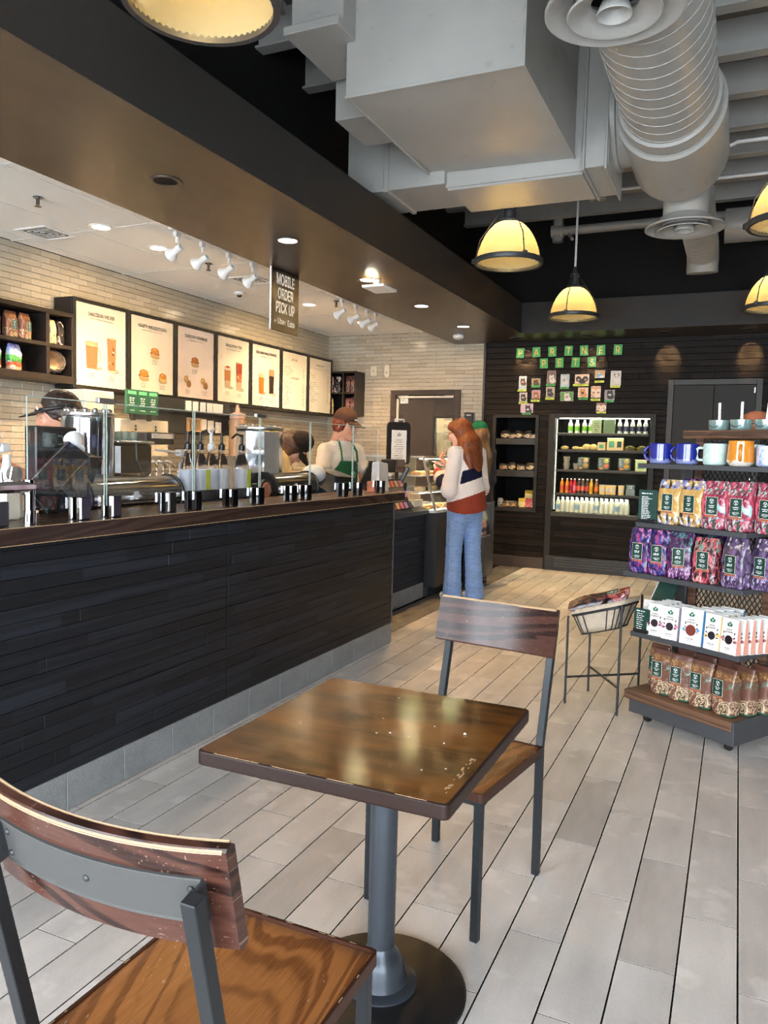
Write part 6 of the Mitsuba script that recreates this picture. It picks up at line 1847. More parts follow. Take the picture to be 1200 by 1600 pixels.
def rim_loop(s, dz, n=72, drop=0.0):
    cen = sum(K) / 4
    ex, ey = (K[1] - K[0]) / 2, (K[3] - K[0]) / 2
    a = np.arange(n) * 2 * np.pi / n
    e = 2 / 4.6
    cx, cy = np.sign(np.cos(a)) * np.abs(np.cos(a)) ** e, np.sign(np.sin(a)) * np.abs(np.sin(a)) ** e
    return cen + (cx * s)[:, None] * ex + (cy * s)[:, None] * ey + [0, 0, dz]


top, bot = rim_loop(1.0, 0), rim_loop(.70, -.135)
put('rim_wire', tube(top + [0, 0, -.012], .0075, 8, True), 'black_metal', t, smooth=60)
rv = []
for s, dz in ((1.06, -.004), (1.07, .012), (1.03, .022), (.97, .020), (.95, .008)):
    rv.append(rim_loop(s, dz))
n = 72
V = np.vstack(rv)
i, j = np.meshgrid(np.arange(4), np.arange(n), indexing='ij')
Q = np.stack([i * n + j, i * n + (j + 1) % n, (i + 1) * n + (j + 1) % n, (i + 1) * n + j], -1).reshape(-1, 4)
def jute(p, n, uv):
    return mix((0.42, 0.34, 0.25), (0.62, 0.53, 0.41), noise(p.x * 420, p.y * 420, p.z * 520)) * (0.85 + 0.3 * fbm(p.x * 30, p.y * 30, p.z * 30, 2))
mat('jute', proc(jute), 0.9, spec=0.2)
put('rim_band', vf((V, Q)), 'jute', t, smooth=True)
V = np.vstack([rim_loop(.955, .0), rim_loop(.86, -.05), rim_loop(.76, -.10), rim_loop(.67, -.128), rim_loop(.05, -.132)])
put('liner', vf((V, np.stack([i * n + j, i * n + (j + 1) % n, (i + 1) * n + (j + 1) % n, (i + 1) * n + j], -1).reshape(-1, 4))), 'jute', t, smooth=True)
put('wire', tube(bot + [0, 0, .0], .0038, 6, True), 'black_metal', t)
for q in range(0, 72, 4):
    put('wire', tube([top[q] + [0, 0, -.012], bot[q]], .0030, 6), 'black_metal', t)
cen = sum(K) / 4
Bk = frame(cen + [-.02, .02, .015], (.93, -.02, .27), (.02, .99, .16))
place_bag(bag_kit('jungle', .126, .226, .080, seed=5), 'red leaf printed coffee bag lying on its back in the tilted basket', frame(cen + np.array([.12, .0, .078]), (-.10, .98, .20), (-.28, -.2, -.93), (-.93, -.02, -.30)), None)
place_bag(bag_kit('dark', .12, .21, .07, seed=12, label=None), 'dark glossy coffee bag lying in the tilted basket under the red one', frame(cen + np.array([.0, -.05, .048]), (-.12, .97, .20), (-.28, -.2, -.93), (-.93, -.16, -.24)), None)

# ------------------------------------------------------------------ boarded wall: letters, pictures, niche, cold display, cabinet
YW = 9.708
on = lambda x, z, y=YW: frame((x, y, z), (1, 0, 0), (0, 0, 1), (0, -1, 0))
CARDS = [('P', -2.576, 2.709), ('A', -2.371, 2.714), ('R', -2.172, 2.715), ('T', -1.972, 2.720), ('N', -1.786, 2.718), ('E', -1.584, 2.715), ('R', -1.387, 2.714),
         ('P', -2.271, 2.574), ('E', -2.079, 2.577), ('T', -1.881, 2.577), ('S', -1.686, 2.575)]
for i, (ch, x, z) in enumerate(CARDS):
    t = thing('letter_card', 'green card with a golden letter %s, %s of the word on the %s line' % (ch, ORD[i if i < 7 else i - 7], 'upper' if i < 7 else 'lower'), 'letter card', 'letter cards on the boarded wall', on(x, z) @ tr(rz=(2 if i % 3 else -2)))
    put('card', box((-.050, -.062, 0), (.050, .062, .003), .001), mat('card_green', srgb(84, 168, 96), 0.7) if 'card_green' not in scene else 'card_green', t)
    put('letter', words(ch, .080, tr(0, -.040, .003), .002, True, stretch=.82), 'gold', t)
PH_ = [(-2.53, 2.338, .099, .165, -2.535, 2.243, 'l'), (-2.362, 2.342, .111, .095, -2.364, 2.292, 'g'), (-2.17, 2.398, .109, .165, -2.177, 2.308, 'g'), (-2.002, 2.359, .111, .152, -2.004, 2.269, 'g'), (-1.796, 2.374, .173, .114, -1.807, 2.301, 'l'), (-1.585, 2.428, .117, .095, -1.587, 2.339, 'l'), (-1.397, 2.376, .123, .178, -1.399, 2.277, 'l'),
       (-2.516, 2.161, .099, .114, -2.517, 2.087, 'l'), (-2.356, 2.191, .109, .108, -2.362, 2.113, 'l'), (-2.176, 2.221, .109, .127, -2.18, 2.139, 'l'), (-1.971, 2.166, .16, .114, 0, 0, ''), (-1.776, 2.211, .123, .121, -1.771, 2.134, 'g'), (-1.623, 2.216, .117, .14, -1.624, 2.121, 'l'), (-1.46, 2.178, .117, .121, -1.462, 2.103, 'g'), (-2.465, 2.021, .16, .114, -2.466, 1.948, 'g'), (-1.551, 2.027, .117, .108, -1.548, 1.962, 'l')]
LOOK = [('a brown and white pet on pale blue', (190, 206, 210), (96, 56, 36), (230, 206, 186)), ('a dark pet on tan', (190, 150, 100), (40, 30, 26), (120, 84, 50)), ('a fluffy white dog', (120, 90, 76), (226, 216, 206), (196, 186, 176)), ('a grey white cat', (176, 190, 194), (216, 206, 196), (150, 140, 132)),
        ('two dark pets side by side', (226, 190, 160), (44, 40, 44), (200, 150, 116)), ('a small blue bird', (200, 160, 116), (120, 176, 206), (230, 226, 216)), ('a white dog face with dark ears', (206, 200, 190), (222, 212, 200), (60, 48, 42)), ('a black and white pet', (216, 196, 180), (40, 36, 40), (226, 216, 206)), ('a ginger pet on pink', (206, 150, 160), (190, 120, 60), (236, 216, 196)),
        ('a black dog', (196, 170, 136), (34, 32, 34), (120, 110, 100)), ('a dog with its tongue out on green', (90, 140, 60), (226, 216, 206), (206, 120, 130)), ('a pale tan dog', (236, 200, 166), (206, 146, 96), (60, 40, 36)), ('two pale pets', (206, 160, 126), (232, 206, 180), (160, 110, 80)), ('a black cat curled up', (150, 140, 136), (36, 36, 40), (226, 220, 214)), ('a black and white pet lying on pink', (216, 180, 190), (30, 30, 32), (236, 230, 226)), ('small pale pets', (150, 106, 86), (226, 206, 190), (190, 160, 140))]
for i, (x, z, w, h, tx, tz, c) in enumerate(PH_):
    d, bg, a, b = LOOK[i]
    t = thing('photo_print', 'pinned photo of %s%s' % (d, ', %s name strip' % ('lime' if c == 'l' else 'green') if c else ', no name strip'), 'photo', 'pinned pet photos', on(x, z))
    put('paper', box((-w / 2, -h / 2, 0), (w / 2, h / 2, .002)), 'white_paper', t)
    r = random.Random(i + 40)
    s = min(w, h)
    hx, hy = (r.random() - .5) * .2 * w, (r.random() - .2) * .2 * h
    lay = [(sbox(-w / 2 + .002, -h / 2 + .002, w / 2 - .002, h / 2 - .002), bg), (aff.rotate(ellp(hx + .1 * s, hy - .32 * s, .36 * s, .28 * s), 20 * (r.random() - .5)), a)]
    if i in (4, 12, 15):
        lay += [(ellp(-.24 * w, 0, .28 * s, .30 * s), a), (ellp(.24 * w, 0, .28 * s, .30 * s), a), (ellp(-.24 * w, -.08 * s, .12 * s, .1 * s), b), (ellp(.24 * w, -.08 * s, .12 * s, .1 * s), b)]
    elif i == 5:
        lay += [(ellp(-.15 * w, -.1 * h, .10 * w, .26 * h), a), (ellp(-.12 * w, .14 * h, .07 * w, .1 * h), b), (ellp(.2 * w, -.3 * h, .22 * w, .12 * h), b)]
    else:
        lay += [(Polygon([(hx - .28 * s, hy + .1 * s), (hx - .22 * s, hy + .40 * s), (hx - .02 * s, hy + .2 * s)]), b if i == 6 else a), (Polygon([(hx + .28 * s, hy + .1 * s), (hx + .22 * s, hy + .40 * s), (hx + .02 * s, hy + .2 * s)]), b if i == 6 else a),
                (ellp(hx, hy, .29 * s, .27 * s), a), (ellp(hx, hy - .12 * s, .14 * s, .11 * s), b if i != 6 else (236, 230, 222)), (ellp(hx - .11 * s, hy + .06 * s, .035 * s, .035 * s), (24, 20, 20)), (ellp(hx + .11 * s, hy + .06 * s, .035 * s, .035 * s), (24, 20, 20)), (ellp(hx, hy - .07 * s, .045 * s, .03 * s), (30, 24, 24))]
    clip = sbox(-w / 2 + .001, -h / 2 + .001, w / 2 - .001, h / 2 - .001)
    put('picture', art([(s_.intersection(clip), c_) for s_, c_ in lay], tr(0, 0, .0021), .0004), None, t)
    if c:
        L = .19 if i == 4 else .115
        k = put('name_strip', mv(box((-L / 2, -.014, .002), (L / 2, .014, .0045), .0008), tx - x, tz - z), 'lime' if c == 'l' else 'card_green', t)
        put('print', mv(lines(L * .6, 1, .01, .006, i + 3), tx - x, tz - z - .003, .0047), 'ink', k)

# niche with snack packets
t = thing('wall_niche', 'dark recessed shelf niche with snack packets left of the lit cold display', 'shelf')
put('frame', join(box((-2.90, 9.695, .71), (-2.855, 9.75, 1.94), .003), box((-2.345, 9.695, .71), (-2.30, 9.75, 1.94), .003), box((-2.855, 9.695, 1.90), (-2.345, 9.75, 1.94), .003), box((-2.855, 9.695, .71), (-2.345, 9.75, .75), .003)), 'door_grey', t)
for z0, z1 in ((1.562, 1.64), (1.152, 1.236)):
    put('shelf', box((-2.855, 9.71, z0), (-2.345, 10.2, z1), .003), 'black_metal', t)
put('floor', box((-2.855, 9.75, .745), (-2.345, 10.2, .76)), 'black_metal', t)
put('side', join(box((-2.87, 9.75, .71), (-2.856, 10.25, 1.94)), box((-2.344, 9.75, .71), (-2.33, 10.25, 1.94)), box((-2.87, 9.75, 1.93), (-2.33, 10.25, 1.94))), 'black_paint', t)


def snack_kit(seed, base, blob, w=.10, h=.10):
    v, f = bag_mesh(w, h, .05, .1, seed=seed, n=32, m=16)
    c = np.tile(C(*base), (len(v), 1))
    tt = v[:, 2] / h
    c[(tt > .12) & (tt < .55) & (N3(v, 60, seed) > .45)] = C(*blob)
    c[(N3(v, 120, seed + 3) > .74)] = C(170, 166, 160)
    return [('pouch', share((v, f), 'foil', True, color=c))]


sk1, sk2, sk3, sk4 = snack_kit(21, (26, 24, 24), (226, 196, 140)), snack_kit(22, (22, 22, 24), (206, 160, 90), .11, .085), snack_kit(23, (170, 60, 76), (226, 120, 110), .11, .12), snack_kit(24, (196, 170, 60), (230, 220, 130), .11, .12)
sk5 = snack_kit(25, (196, 190, 180), (60, 50, 46), .07, .11)
rows = [(1.641, [(-2.76, sk1), (-2.665, sk2), (-2.585, sk1), (-2.47, sk1), (-2.385, sk2)], 'top'), (1.237, [(-2.76, sk2), (-2.66, sk1), (-2.53, sk2), (-2.42, sk1)], 'middle'), (.761, [(-2.79, sk5), (-2.70, sk2), (-2.62, sk2), (-2.50, sk4), (-2.405, sk3)], 'bottom')]
for z, its, lv in rows:
    for i, (x, kk) in enumerate(its):
        desc = {id(sk3): 'pink red', id(sk4): 'yellow', id(sk5): 'white'}.get(id(kk), 'black')
        place_bag(kk, '%s snack packet on the %s shelf of the wall niche, %s from the left' % (desc, lv, ORD[i]), tr(x, 9.80 + .02 * (i % 2), z, rz=rng.uniform(-12, 12)), 'snack packets in the niche', 'snack packet', 'snack_packet')
for i, (x, kk) in enumerate(((-2.47, sk3), (-2.40, sk3), (-2.44, sk4))):
    place_bag(kk, '%s snack packet in the heap at the lower right of the niche, %s' % ('yellow' if kk is sk4 else 'pink red', ('back left', 'back right', 'on top')[i]), tr(x, 9.90, .761 + (.10 if i == 2 else .0), rz=10 * i), 'heaped snack packets', 'snack packet', 'snack_packet')
for i, x in enumerate((-2.74, -2.60)):
    place_bag(sk1, 'black snack packet standing at the back of the top niche shelf, %s' % ('left', 'right')[i], tr(x, 9.93, 1.641, rz=6), 'snack packets at the back of the niche', 'snack packet', 'snack_packet')

# cold display
FX0, FX1 = -2.16, -.94
t = thing('cold_display', 'lit open cold display cabinet full of drinks and food boxes in the dark wall', 'display cabinet')
put('frame', join(box((FX0 - .02, 9.69, .0), (FX0 + .06, 9.76, 1.955), .004), box((FX1 - .035, 9.69, 0), (FX1 + .03, 9.76, 1.955), .004), box((FX0 + .06, 9.69, 1.905), (FX1 - .035, 9.76, 1.955), .004)), 'door_grey', t)
put('lining', join(box((FX0, 9.75, .70), (FX0 + .05, 10.45, 1.95)), box((FX1 - .03, 9.75, .70), (FX1, 10.45, 1.95)), box((FX0, 9.75, 1.92), (FX1, 10.45, 1.95)), box((FX0, 10.25, .70), (FX1, 10.45, 1.95))), 'black_paint', t)
put('front_panel', box((FX0 + .06, 9.695, .19), (FX1 - .035, 9.75, .68), .003), 'wall_wood', t)
put('sill', box((FX0 + .05, 9.685, .68), (FX1 - .03, 10.25, .735), .004), 'steel_plate', t)
put('kick_grille', box((FX0 + .0, 9.68, .0), (FX1, 9.76, .185), .004), 'black_metal', t)
for q in range(4):
    put('grille_slat', box((FX0 + .12, 9.672, .05 + .032 * q), (FX1 - .1, 9.682, .066 + .032 * q), .002), 'charcoal_metal', t)
ZF = [1.716, 1.512, 1.266, .972]
for z in ZF:
    put('shelf', box((FX0 + .085, 9.74, z - .012), (FX1 - .05, 10.2, z), .002), 'black_metal', t)
    put('price_rail', box((FX0 + .085, 9.722, z - .03), (FX1 - .05, 9.742, z + .003), .006), 'steel_plate', t)
put('light_strip', box((FX0 + .062, 9.77, .76), (FX0 + .078, 9.79, 1.89)), 'white_plastic', t, **glow((.16, .17, .12), .2))
put('light_strip', box((FX0 + .10, 9.765, 1.893), (FX1 - .05, 9.79, 1.90)), 'white_plastic', t, **glow((34, 35, 23), 1.2))
for z in ZF[1:] + [1.716]:
    put('light_strip', box((FX0 + .10, 9.745, z - .019), (FX1 - .06, 9.752, z - .013)), 'white_plastic', t, **glow((44, 46, 30) if z < 1 else (26, 27, 18), .7))


def bottle_kit(cap, body, lab, h=.165, r=.026, clear=False):
    s = h / .165
    kit = [('body', share(lathe([(1e-4, 0), (r, .002), (r, .105 * s), (r * .8, .125 * s), (r * .45, .142 * s), (r * .45, .152 * s), (1e-4, .152 * s)], 18), body, smooth=40)),
           ('cap', share(lathe([(r * .52, .150 * s), (r * .52, .165 * s), (1e-4, .166 * s)], 14), cap, smooth=30))]
    if lab:
        kit.append(('label', share(lathe([(r + .0008, .03 * s), (r + .0008, .085 * s)], 18), lab, smooth=40)))
    return kit


def solid(name, c, r=.3):
    return name if name in scene else mat(name, srgb(*c), r)


water = mat('clear_drink', (0.76, 0.79, 0.60), 0.12, spec=0.6)
FXX = lambda px: -2.01 + (px - 877) * .00749
put_n = {}
def stock(kit, px, z, y, label, group, cat, name, rz=0):
    return place_bag(kit, label, tr(FXX(px), y, z, rz=rz), group, cat, name)
kg = bottle_kit('white_plastic', water, solid('lab_green', (120, 196, 40)), .165, .030)
for i, px in enumerate((888, 899, 911, 921)):
    stock(kg, px, ZF[0], 9.80, 'clear bottle with a bright green label on the top display shelf, %s from the left' % ORD[i], 'green labelled bottles', 'bottle', 'drink_bottle')
kd = bottle_kit('white_plastic', water, solid('lab_navy', (40, 46, 70)), .172, .028)
for i, px in enumerate((967, 977, 987, 997, 1007)):
    stock(kd, px, ZF[0], 9.80, 'clear bottle with a navy label on the top display shelf, %s from the green boards' % ORD[i], 'navy labelled bottles', 'bottle', 'drink_bottle')
pale_green = mat('pale_green', srgb(176, 196, 140), 0.6)
mid_green = mat('mid_green', srgb(120, 146, 104), 0.6)
for i, (px, w) in enumerate(((931, .115), (951, .14))):
    t = thing('green_board', 'pale green printed board on the top display shelf, %s of two' % ('left', 'right')[i], 'sign', None, tr(FXX(px), 9.77, ZF[0]))
    put('board', box((-w / 2, 0, 0), (w / 2, .012, .172), .002), pale_green if i == 0 else mid_green, t)
    if i == 0:
        put('print', xf(join(mv(lines(.07, 3, .022, .006, 4), 0, .12, 0), mv(lines(.06, 2, .02, .012, 8), 0, .04, 0)), FR @ tr(0, 0, .0008)), 'deep_green', t)
mat('wrap', srgb(236, 206, 130), 0.4)
wr = share(hull(ell(0, 0, .03, .055, .04, .032, 2)[0]), 'wrap', smooth=True)
for i, (px, s) in enumerate(((880, .9), (898, .85), (908, .7), (916, 1.0), (927, 1.0))):
    k = put('food_wrap', wr, None, M=tr(FXX(px), 9.80, ZF[1], s=(s, 1, s * (1.25 if i > 2 else .9))))
    tag(k, 'pale wrapped roll on the second display shelf, %s from the left' % ORD[i], 'food', 'wrapped rolls')


def tub(w, h, d, m, lab=None, taper=.85):
    return [('tub', share(hull([(sx * w / 2 * (taper if z == 0 else 1), sy * d / 2, z) for sx in (-1, 1) for sy in (-1, 1) for z in (0, h)]), m)), ('lid', share(box((-w / 2 - .003, -d / 2 - .003, h - .004), (w / 2 + .003, d / 2 + .003, h + .004), .002), 'cream_plastic'))] + \
           ([('label', share(box((-w * .3, -d / 2 - .003, h * .25), (w * .3, -d / 2 - .001, h * .75)), lab))] if lab else [])


stock(tub(.09, .095, .07, 'wrap', 'mint', 1.0), 940, ZF[1], 9.80, 'cream tub with green label on the second display shelf', None, 'tub', 'food_tub')
stock(tub(.105, .15, .06, 'wrap', 'mint', 1.1), 956, ZF[1], 9.80, 'tall cream bag like tub on the second display shelf, left one', None, 'tub', 'food_tub')
stock(tub(.085, .15, .06, 'wrap', 'deep_green', 1.1), 968, ZF[1], 9.80, 'tall cream bag like tub with a dark label, right one', None, 'tub', 'food_tub')
for i, px in enumerate((984, 1003)):
    t = thing('salad_bowl', 'domed salad bowl on the second display shelf, %s' % ('left', 'right')[i], 'bowl', 'salad bowls', tr(FXX(px), 9.82, ZF[1]))
    put('bowl', lathe([(1e-4, 0), (.055, 0), (.07, .035), (.04, .06), (1e-4, .066)], 24), mat('salad', srgb(120, 106, 50), 0.4) if 'salad' not in scene else 'salad', t, smooth=40)
    put('band', box((-.02, -.068, .01), (.02, -.058, .05), .002), 'deep_green', t)
cup = [('cup', share(lathe([(1e-4, 0), (.030, 0), (.042, .075), (.044, .078), (.040, .08), (1e-4, .078)], 20), mat('grey_cup', srgb(150, 146, 132), 0.5), smooth=35))]
stock(cup, 884, ZF[2], 9.80, 'grey white cup on the third display shelf, lower of the stacked pair', None, 'cup', 'snack_cup')
stock(cup, 884, ZF[2] + .081, 9.80, 'grey white cup on the third display shelf, upper of the stacked pair', None, 'cup', 'snack_cup')
stock(cup, 900, ZF[2], 9.80, 'grey white cup on the third display shelf beside the stacked pair', None, 'cup', 'snack_cup')


def bistro_box(seed):
    r = random.Random(seed)
    v, f = box((-.072, -.03, 0), (.072, .03, .155), .014)
    kit = [('tray', share((v, f), solid('box_dark', (70, 72, 52)))), ('sleeve', share(box((-.066, -.033, .045), (-.012, -.0305, .145), .001), solid('sleeve_green', (66, 84, 62)))),
           ('print', share(xf(join(mv(lines(.035, 2, .016, .007, seed), -.039, .12, 0), mv(lines(.035, 3, .012, .004, seed + 3), -.039, .085, 0)), FR @ tr(0, 0, .0332)), 'white_ink'))]
    for i, (x, z, a, b, c) in enumerate(((.028, .115, .034, .030, (226, 196, 130)), (.028, .055, .036, .030, (214, 140, 60)), (-.035, .022, .030, .014, (226, 176, 90)), (-.055, .02, .012, .014, (110, 40, 40)))):
        kit.append(('food', share(ell(x, -.026, z, a, .010, b, 2), solid('food_%d_%d' % (seed, i), tuple(max(0, min(255, q + r.randint(-22, 22))) for q in c), .5), smooth=True)))
    return kit


for i, px in enumerate((912, 945, 977)):
    stock(bistro_box(30 + i), px, ZF[2], 9.80, 'snack box with green sleeve and round foods on the third display shelf, %s' % ('left', 'middle', 'right')[i], 'snack boxes', 'food box', 'bistro_box')
stock(tub(.13, .14, .06, solid('lime_tub', (196, 206, 110)), 'mint', 1.0), 1003, ZF[2], 9.80, 'lime and yellow food box at the right end of the third display shelf', None, 'food box', 'bistro_box')
JU = [(878, (232, 150, 40), (226, 90, 40), 'orange'), (886.5, (232, 150, 40), (226, 90, 40), 'orange'), (893, (190, 30, 50), (120, 10, 40), 'red'), (899, (200, 40, 56), (230, 120, 130), 'red'), (906, (70, 40, 36), (226, 90, 60), 'dark red'), (912.5, (70, 60, 46), (226, 120, 90), 'dark red'), (919.5, (70, 36, 36), (200, 70, 50), 'dark red'), (926, (236, 190, 30), (206, 150, 20), 'yellow'), (934.5, (120, 76, 40), (230, 120, 50), 'amber')]
seen = {}
for px, c, l, nm in JU:
    seen[nm] = seen.get(nm, 0) + 1
    stock(bottle_kit('white_plastic', solid('juice_%d_%d_%d' % c, c, .2), solid('juicelab_%d_%d_%d' % l, l, .4), .185, .0245), px, ZF[3], 9.795, '%s juice bottle with white cap on the fourth display shelf, %s of its colour' % (nm, ORD[seen[nm] - 1]), 'juice bottles', 'bottle', 'juice_bottle')
yc = tub(.068, .115, .06, solid('yellow_tub', (240, 200, 90)), 'cream_plastic', .9)
for i, px in enumerate((944, 953.5, 961, 974)):
    stock(yc, px, ZF[3], 9.80, 'yellow carton cup on the fourth display shelf, %s from the juice bottles' % ORD[i], 'yellow carton cups', 'tub', 'yogurt_cup')
t = thing('dark_carton', 'dark green carton in a clear holder on the fourth display shelf', 'carton', None, tr(FXX(988), 9.80, ZF[3]))
put('carton', box((-.05, 0, 0), (.05, .06, .13), .003), solid('carton_green', (66, 84, 74)), t)
put('holder', join(box((-.05, -.006, 0), (.05, -.003, .075)), box((-.053, -.006, 0), (-.047, .03, .075)), box((.047, -.006, 0), (.053, .03, .075))), 'milky', t)
put('print', xf(mv(lines(.06, 2, .02, .010, 5), 0, .105, 0), FR @ tr(0, 0, .0005)), 'white_ink', t)
kw = bottle_kit('white_plastic', water, None, .185, .030)
kwl = bottle_kit('white_plastic', water, solid('lab_sky', (150, 180, 196)), .185, .030)
for i in range(15):
    stock(kwl if i % 4 == 0 else kw, 872.5 + 8.0 * i, .736, 9.80, 'clear water bottle, bottom of the cold display, front row, %s from the left' % ORD[i], 'water bottles, front row', 'bottle', 'water_bottle')
for i in range(14):
    stock(kw, 876.5 + 8.0 * i, .736, 9.90, 'clear water bottle, bottom of the cold display, back row, %s from the left' % ORD[i], 'water bottles, back row', 'bottle', 'water_bottle')

# grey cabinet doors
t = thing('wall_cabinet', 'grey double doors set in the boarded wall behind the rack', 'cabinet')
put('frame', join(box((-.80, 9.70, .142), (-.735, 9.75, 2.35), .003), box((.135, 9.70, .142), (.20, 9.75, 2.35), .003), box((-.735, 9.70, 2.285), (.135, 9.75, 2.35), .003)), mat('frame_grey', (0.03, 0.029, 0.028), 0.5), t)
put('door', box((-.733, 9.712, .15), (-.302, 9.75, 2.283), .002), 'door_grey', t)
put('door', box((-.298, 9.712, .15), (.133, 9.75, 2.283), .002), 'door_grey', t)
for x, z in ((.12, 2.22), (.12, 1.2)):
    put('hinge', box((x - .006, 9.704, z - .03), (x + .006, 9.713, z + .03), .001), 'brushed', t)
t = thing('pull_bar', 'short vertical steel handle beside the grey double doors', 'handle')
put('handle', tube([(.31, 9.70, 2.0), (.31, 9.67, 2.0), (.31, 9.67, 1.82), (.31, 9.70, 1.82)], .008, 8), 'brushed', t)

# tiled rear wall: staff door with window, closer, plates
t = 'door_1'
W[t] = np.eye(4); tag(t, kind='structure')
put('frame', join(box((-4.345, 9.70, 0), (-4.27, 9.80, 2.262), .003), box((-3.43, 9.70, 0), (-3.355, 9.80, 2.262), .003), box((-4.27, 9.70, 2.195), (-3.43, 9.80, 2.262), .003)), mat('door_brown', srgb(48, 37, 31), 0.5), t)
put('leaf', join(box((-4.265, 9.74, 0.01), (-3.71, 9.79, 2.185), .003), box((-3.71, 9.74, 1.90), (-3.435, 9.79, 2.185), .003), box((-3.71, 9.74, .01), (-3.435, 9.79, 1.08), .003), box((-3.46, 9.74, 1.08), (-3.435, 9.79, 1.9), .003)), mat('door_leaf', srgb(40, 32, 28), 0.5), t)
put('pane', (np.array([[-3.71, 9.765, 1.08], [-3.46, 9.765, 1.08], [-3.46, 9.765, 1.9], [-3.71, 9.765, 1.9]]), np.array([[0, 1, 2], [0, 2, 3]])), 'glass_pane', t)
put('window_frame', join(box((-3.735, 9.73, 1.07), (-3.705, 9.795, 1.92), .006), box((-3.465, 9.73, 1.07), (-3.44, 9.795, 1.92), .006), box((-3.735, 9.73, 1.895), (-3.44, 9.795, 1.925), .006), box((-3.735, 9.73, 1.06), (-3.44, 9.795, 1.085), .006)), 'black_plastic', t)
put('closer', box((-4.23, 9.715, 2.158), (-3.45, 9.74, 2.185), .003), 'cream_plastic', t)
put('edge_strip', box((-4.268, 9.725, .1), (-4.235, 9.742, 2.15), .002), 'cream_plastic', t)
put('notice', box((-4.215, 9.733, 2.085), (-4.10, 9.741, 2.195), .002), 'white_plastic', t)
put('print', xf(mv(lines(.07, 2, .025, .012, 3), -4.157, 2.145, 0), frame((0, 9.7325, 0), (1, 0, 0), (0, 0, 1), (0, -1, 0))), 'grey_ink', t)
for q in (((-5.2, 11.9, 0), (-2.9, 12.0, 2.7)), ((-5.2, 9.95, 0), (-5.1, 11.9, 2.7)), ((-2.99, 9.95, 0), (-2.9, 11.9, 2.7)), ((-5.2, 9.95, 2.7), (-2.9, 12, 2.8)), ((-5.2, 9.95, -.1), (-2.9, 12, 0))):
    struct('wall_backroom', box(*q), 'cream_plastic')
for i, x in enumerate((-4.65, -4.30, -3.95)):
    t = thing('store_cabinet', 'pale cabinet in the back room seen through the door window, %s' % ('left', 'middle', 'right')[i], 'cabinet', 'back room cabinets')
    put('body', box((x, 11.4, 0), (x + .33, 11.88, 1.75), .005), 'cream_plastic', t)
    put('handle', box((x + .28, 11.385, 1.25), (x + .29, 11.4, 1.45)), 'brushed', t)
scene['backroom_lamp'] = {'type': 'point', 'position': [-4.0, 10.9, 2.5], 'intensity': rgb(3.2, 2.6, 1.8)}
for x, z, lab in ((-4.626, 2.529, 'ivory switch plate high on the rear tiled wall'), (-4.423, 2.525, 'ivory oval sensor high on the rear tiled wall')):
    t = thing('wall_plate', lab, 'wall plate')
    if x < -4.5:
        put('plate', box((x - .045, 9.732, z - .065), (x + .045, 9.745, z + .065), .003), 'cream_plastic', t)
        put('switch', box((x - .008, 9.727, z - .012), (x + .008, 9.733, z + .012), .002), 'grey_ink', t)
    else:
        put('plate', xf(prism(Point(0, 0).buffer(.036).union(Point(0, .05).buffer(.036)).union(Point(0, -.05).buffer(.036)).convex_hull, .02), frame((x, 9.745, z), (1, 0, 0), (0, 0, 1), (0, -1, 0))), 'cream_plastic', t)
        put('lens', box((x - .01, 9.722, z - .03), (x + .01, 9.727, z - .01), .002), 'grey_ink', t)
t = thing('dispenser', 'small black dispenser on the tiled wall beside the green cap', 'dispenser')
put('body', box((-3.275, 9.66, 1.80), (-3.155, 9.745, 1.965), .008), 'black_plastic', t)
put('strip', box((-3.25, 9.655, 1.925), (-3.18, 9.661, 1.935)), 'white_plastic', t)

# ------------------------------------------------------------------ people
def rcone(G, a, b, ra, rb, sc=None):
    a, b = np.asarray(a, np.float32), np.asarray(b, np.float32)
    if sc is not None:
        sc = np.asarray(sc, np.float32)
        G = (G - a) / sc + a
        b = (b - a) / sc + a
    ab = b - a
    t = np.clip(((G - a) @ ab) / max(float(ab @ ab), 1e-9), 0, 1)
    d = np.linalg.norm(G - a - t[..., None] * ab, axis=-1) - (ra + (rb - ra) * t)
    return d * (min(sc) if sc is not None else 1.0)


def field(prims, lo, hi, h):
    """Signed distance grid of prims (a, b, ra, rb, k, scale); k < 0 cuts away."""
    def fn(G):
        D = np.full(G.shape[:3], 1.0, np.float32)
        for p in prims:
            a, b, ra, rb, k = p[:5]
            sc = p[5] if len(p) > 5 else None
            m = max(ra, rb) * (max(sc) if sc is not None else 1) + abs(k) + 3 * h
            s0 = np.floor((np.minimum(a, b) - m - lo) / h).astype(int); s1 = np.ceil((np.maximum(a, b) + m - lo) / h).astype(int) + 1
            sl = tuple(slice(max(0, int(x)), max(0, int(y))) for x, y in zip(s0, s1))
            g = G[sl]
            if g.size == 0: continue
            d = rcone(g, a, b, ra, rb, sc)
            o = D[sl]
            if k >= 0:
                kk = max(k, 1e-4)
                hh = np.clip(.5 + .5 * (o - d) / kk, 0, 1)
                D[sl] = o * (1 - hh) + d * hh - kk * hh * (1 - hh)
            else:
                kk = -k
                hh = np.clip(.5 - .5 * (o + d) / kk, 0, 1)
                D[sl] = o * (1 - hh) - d * hh + kk * hh * (1 - hh)
        return D
    return fn


def blob(prims, h, pad=.03):
    pts = np.array([[np.asarray(p[q], float) + s * max(p[2], p[3]) * (max(p[5]) if len(p) > 5 and p[5] is not None else 1) for q in (0, 1) for s in (-1, 1)] for p in prims if p[4] >= 0]).reshape(-1, 3)
    lo, hi = pts.min(0) - pad, pts.max(0) + pad
    return sdfmesh(field(prims, lo, hi, h), lo, hi, h)


SKIN = [C(222, 172, 146), C(226, 178, 150), C(214, 160, 132), C(206, 150, 122)]


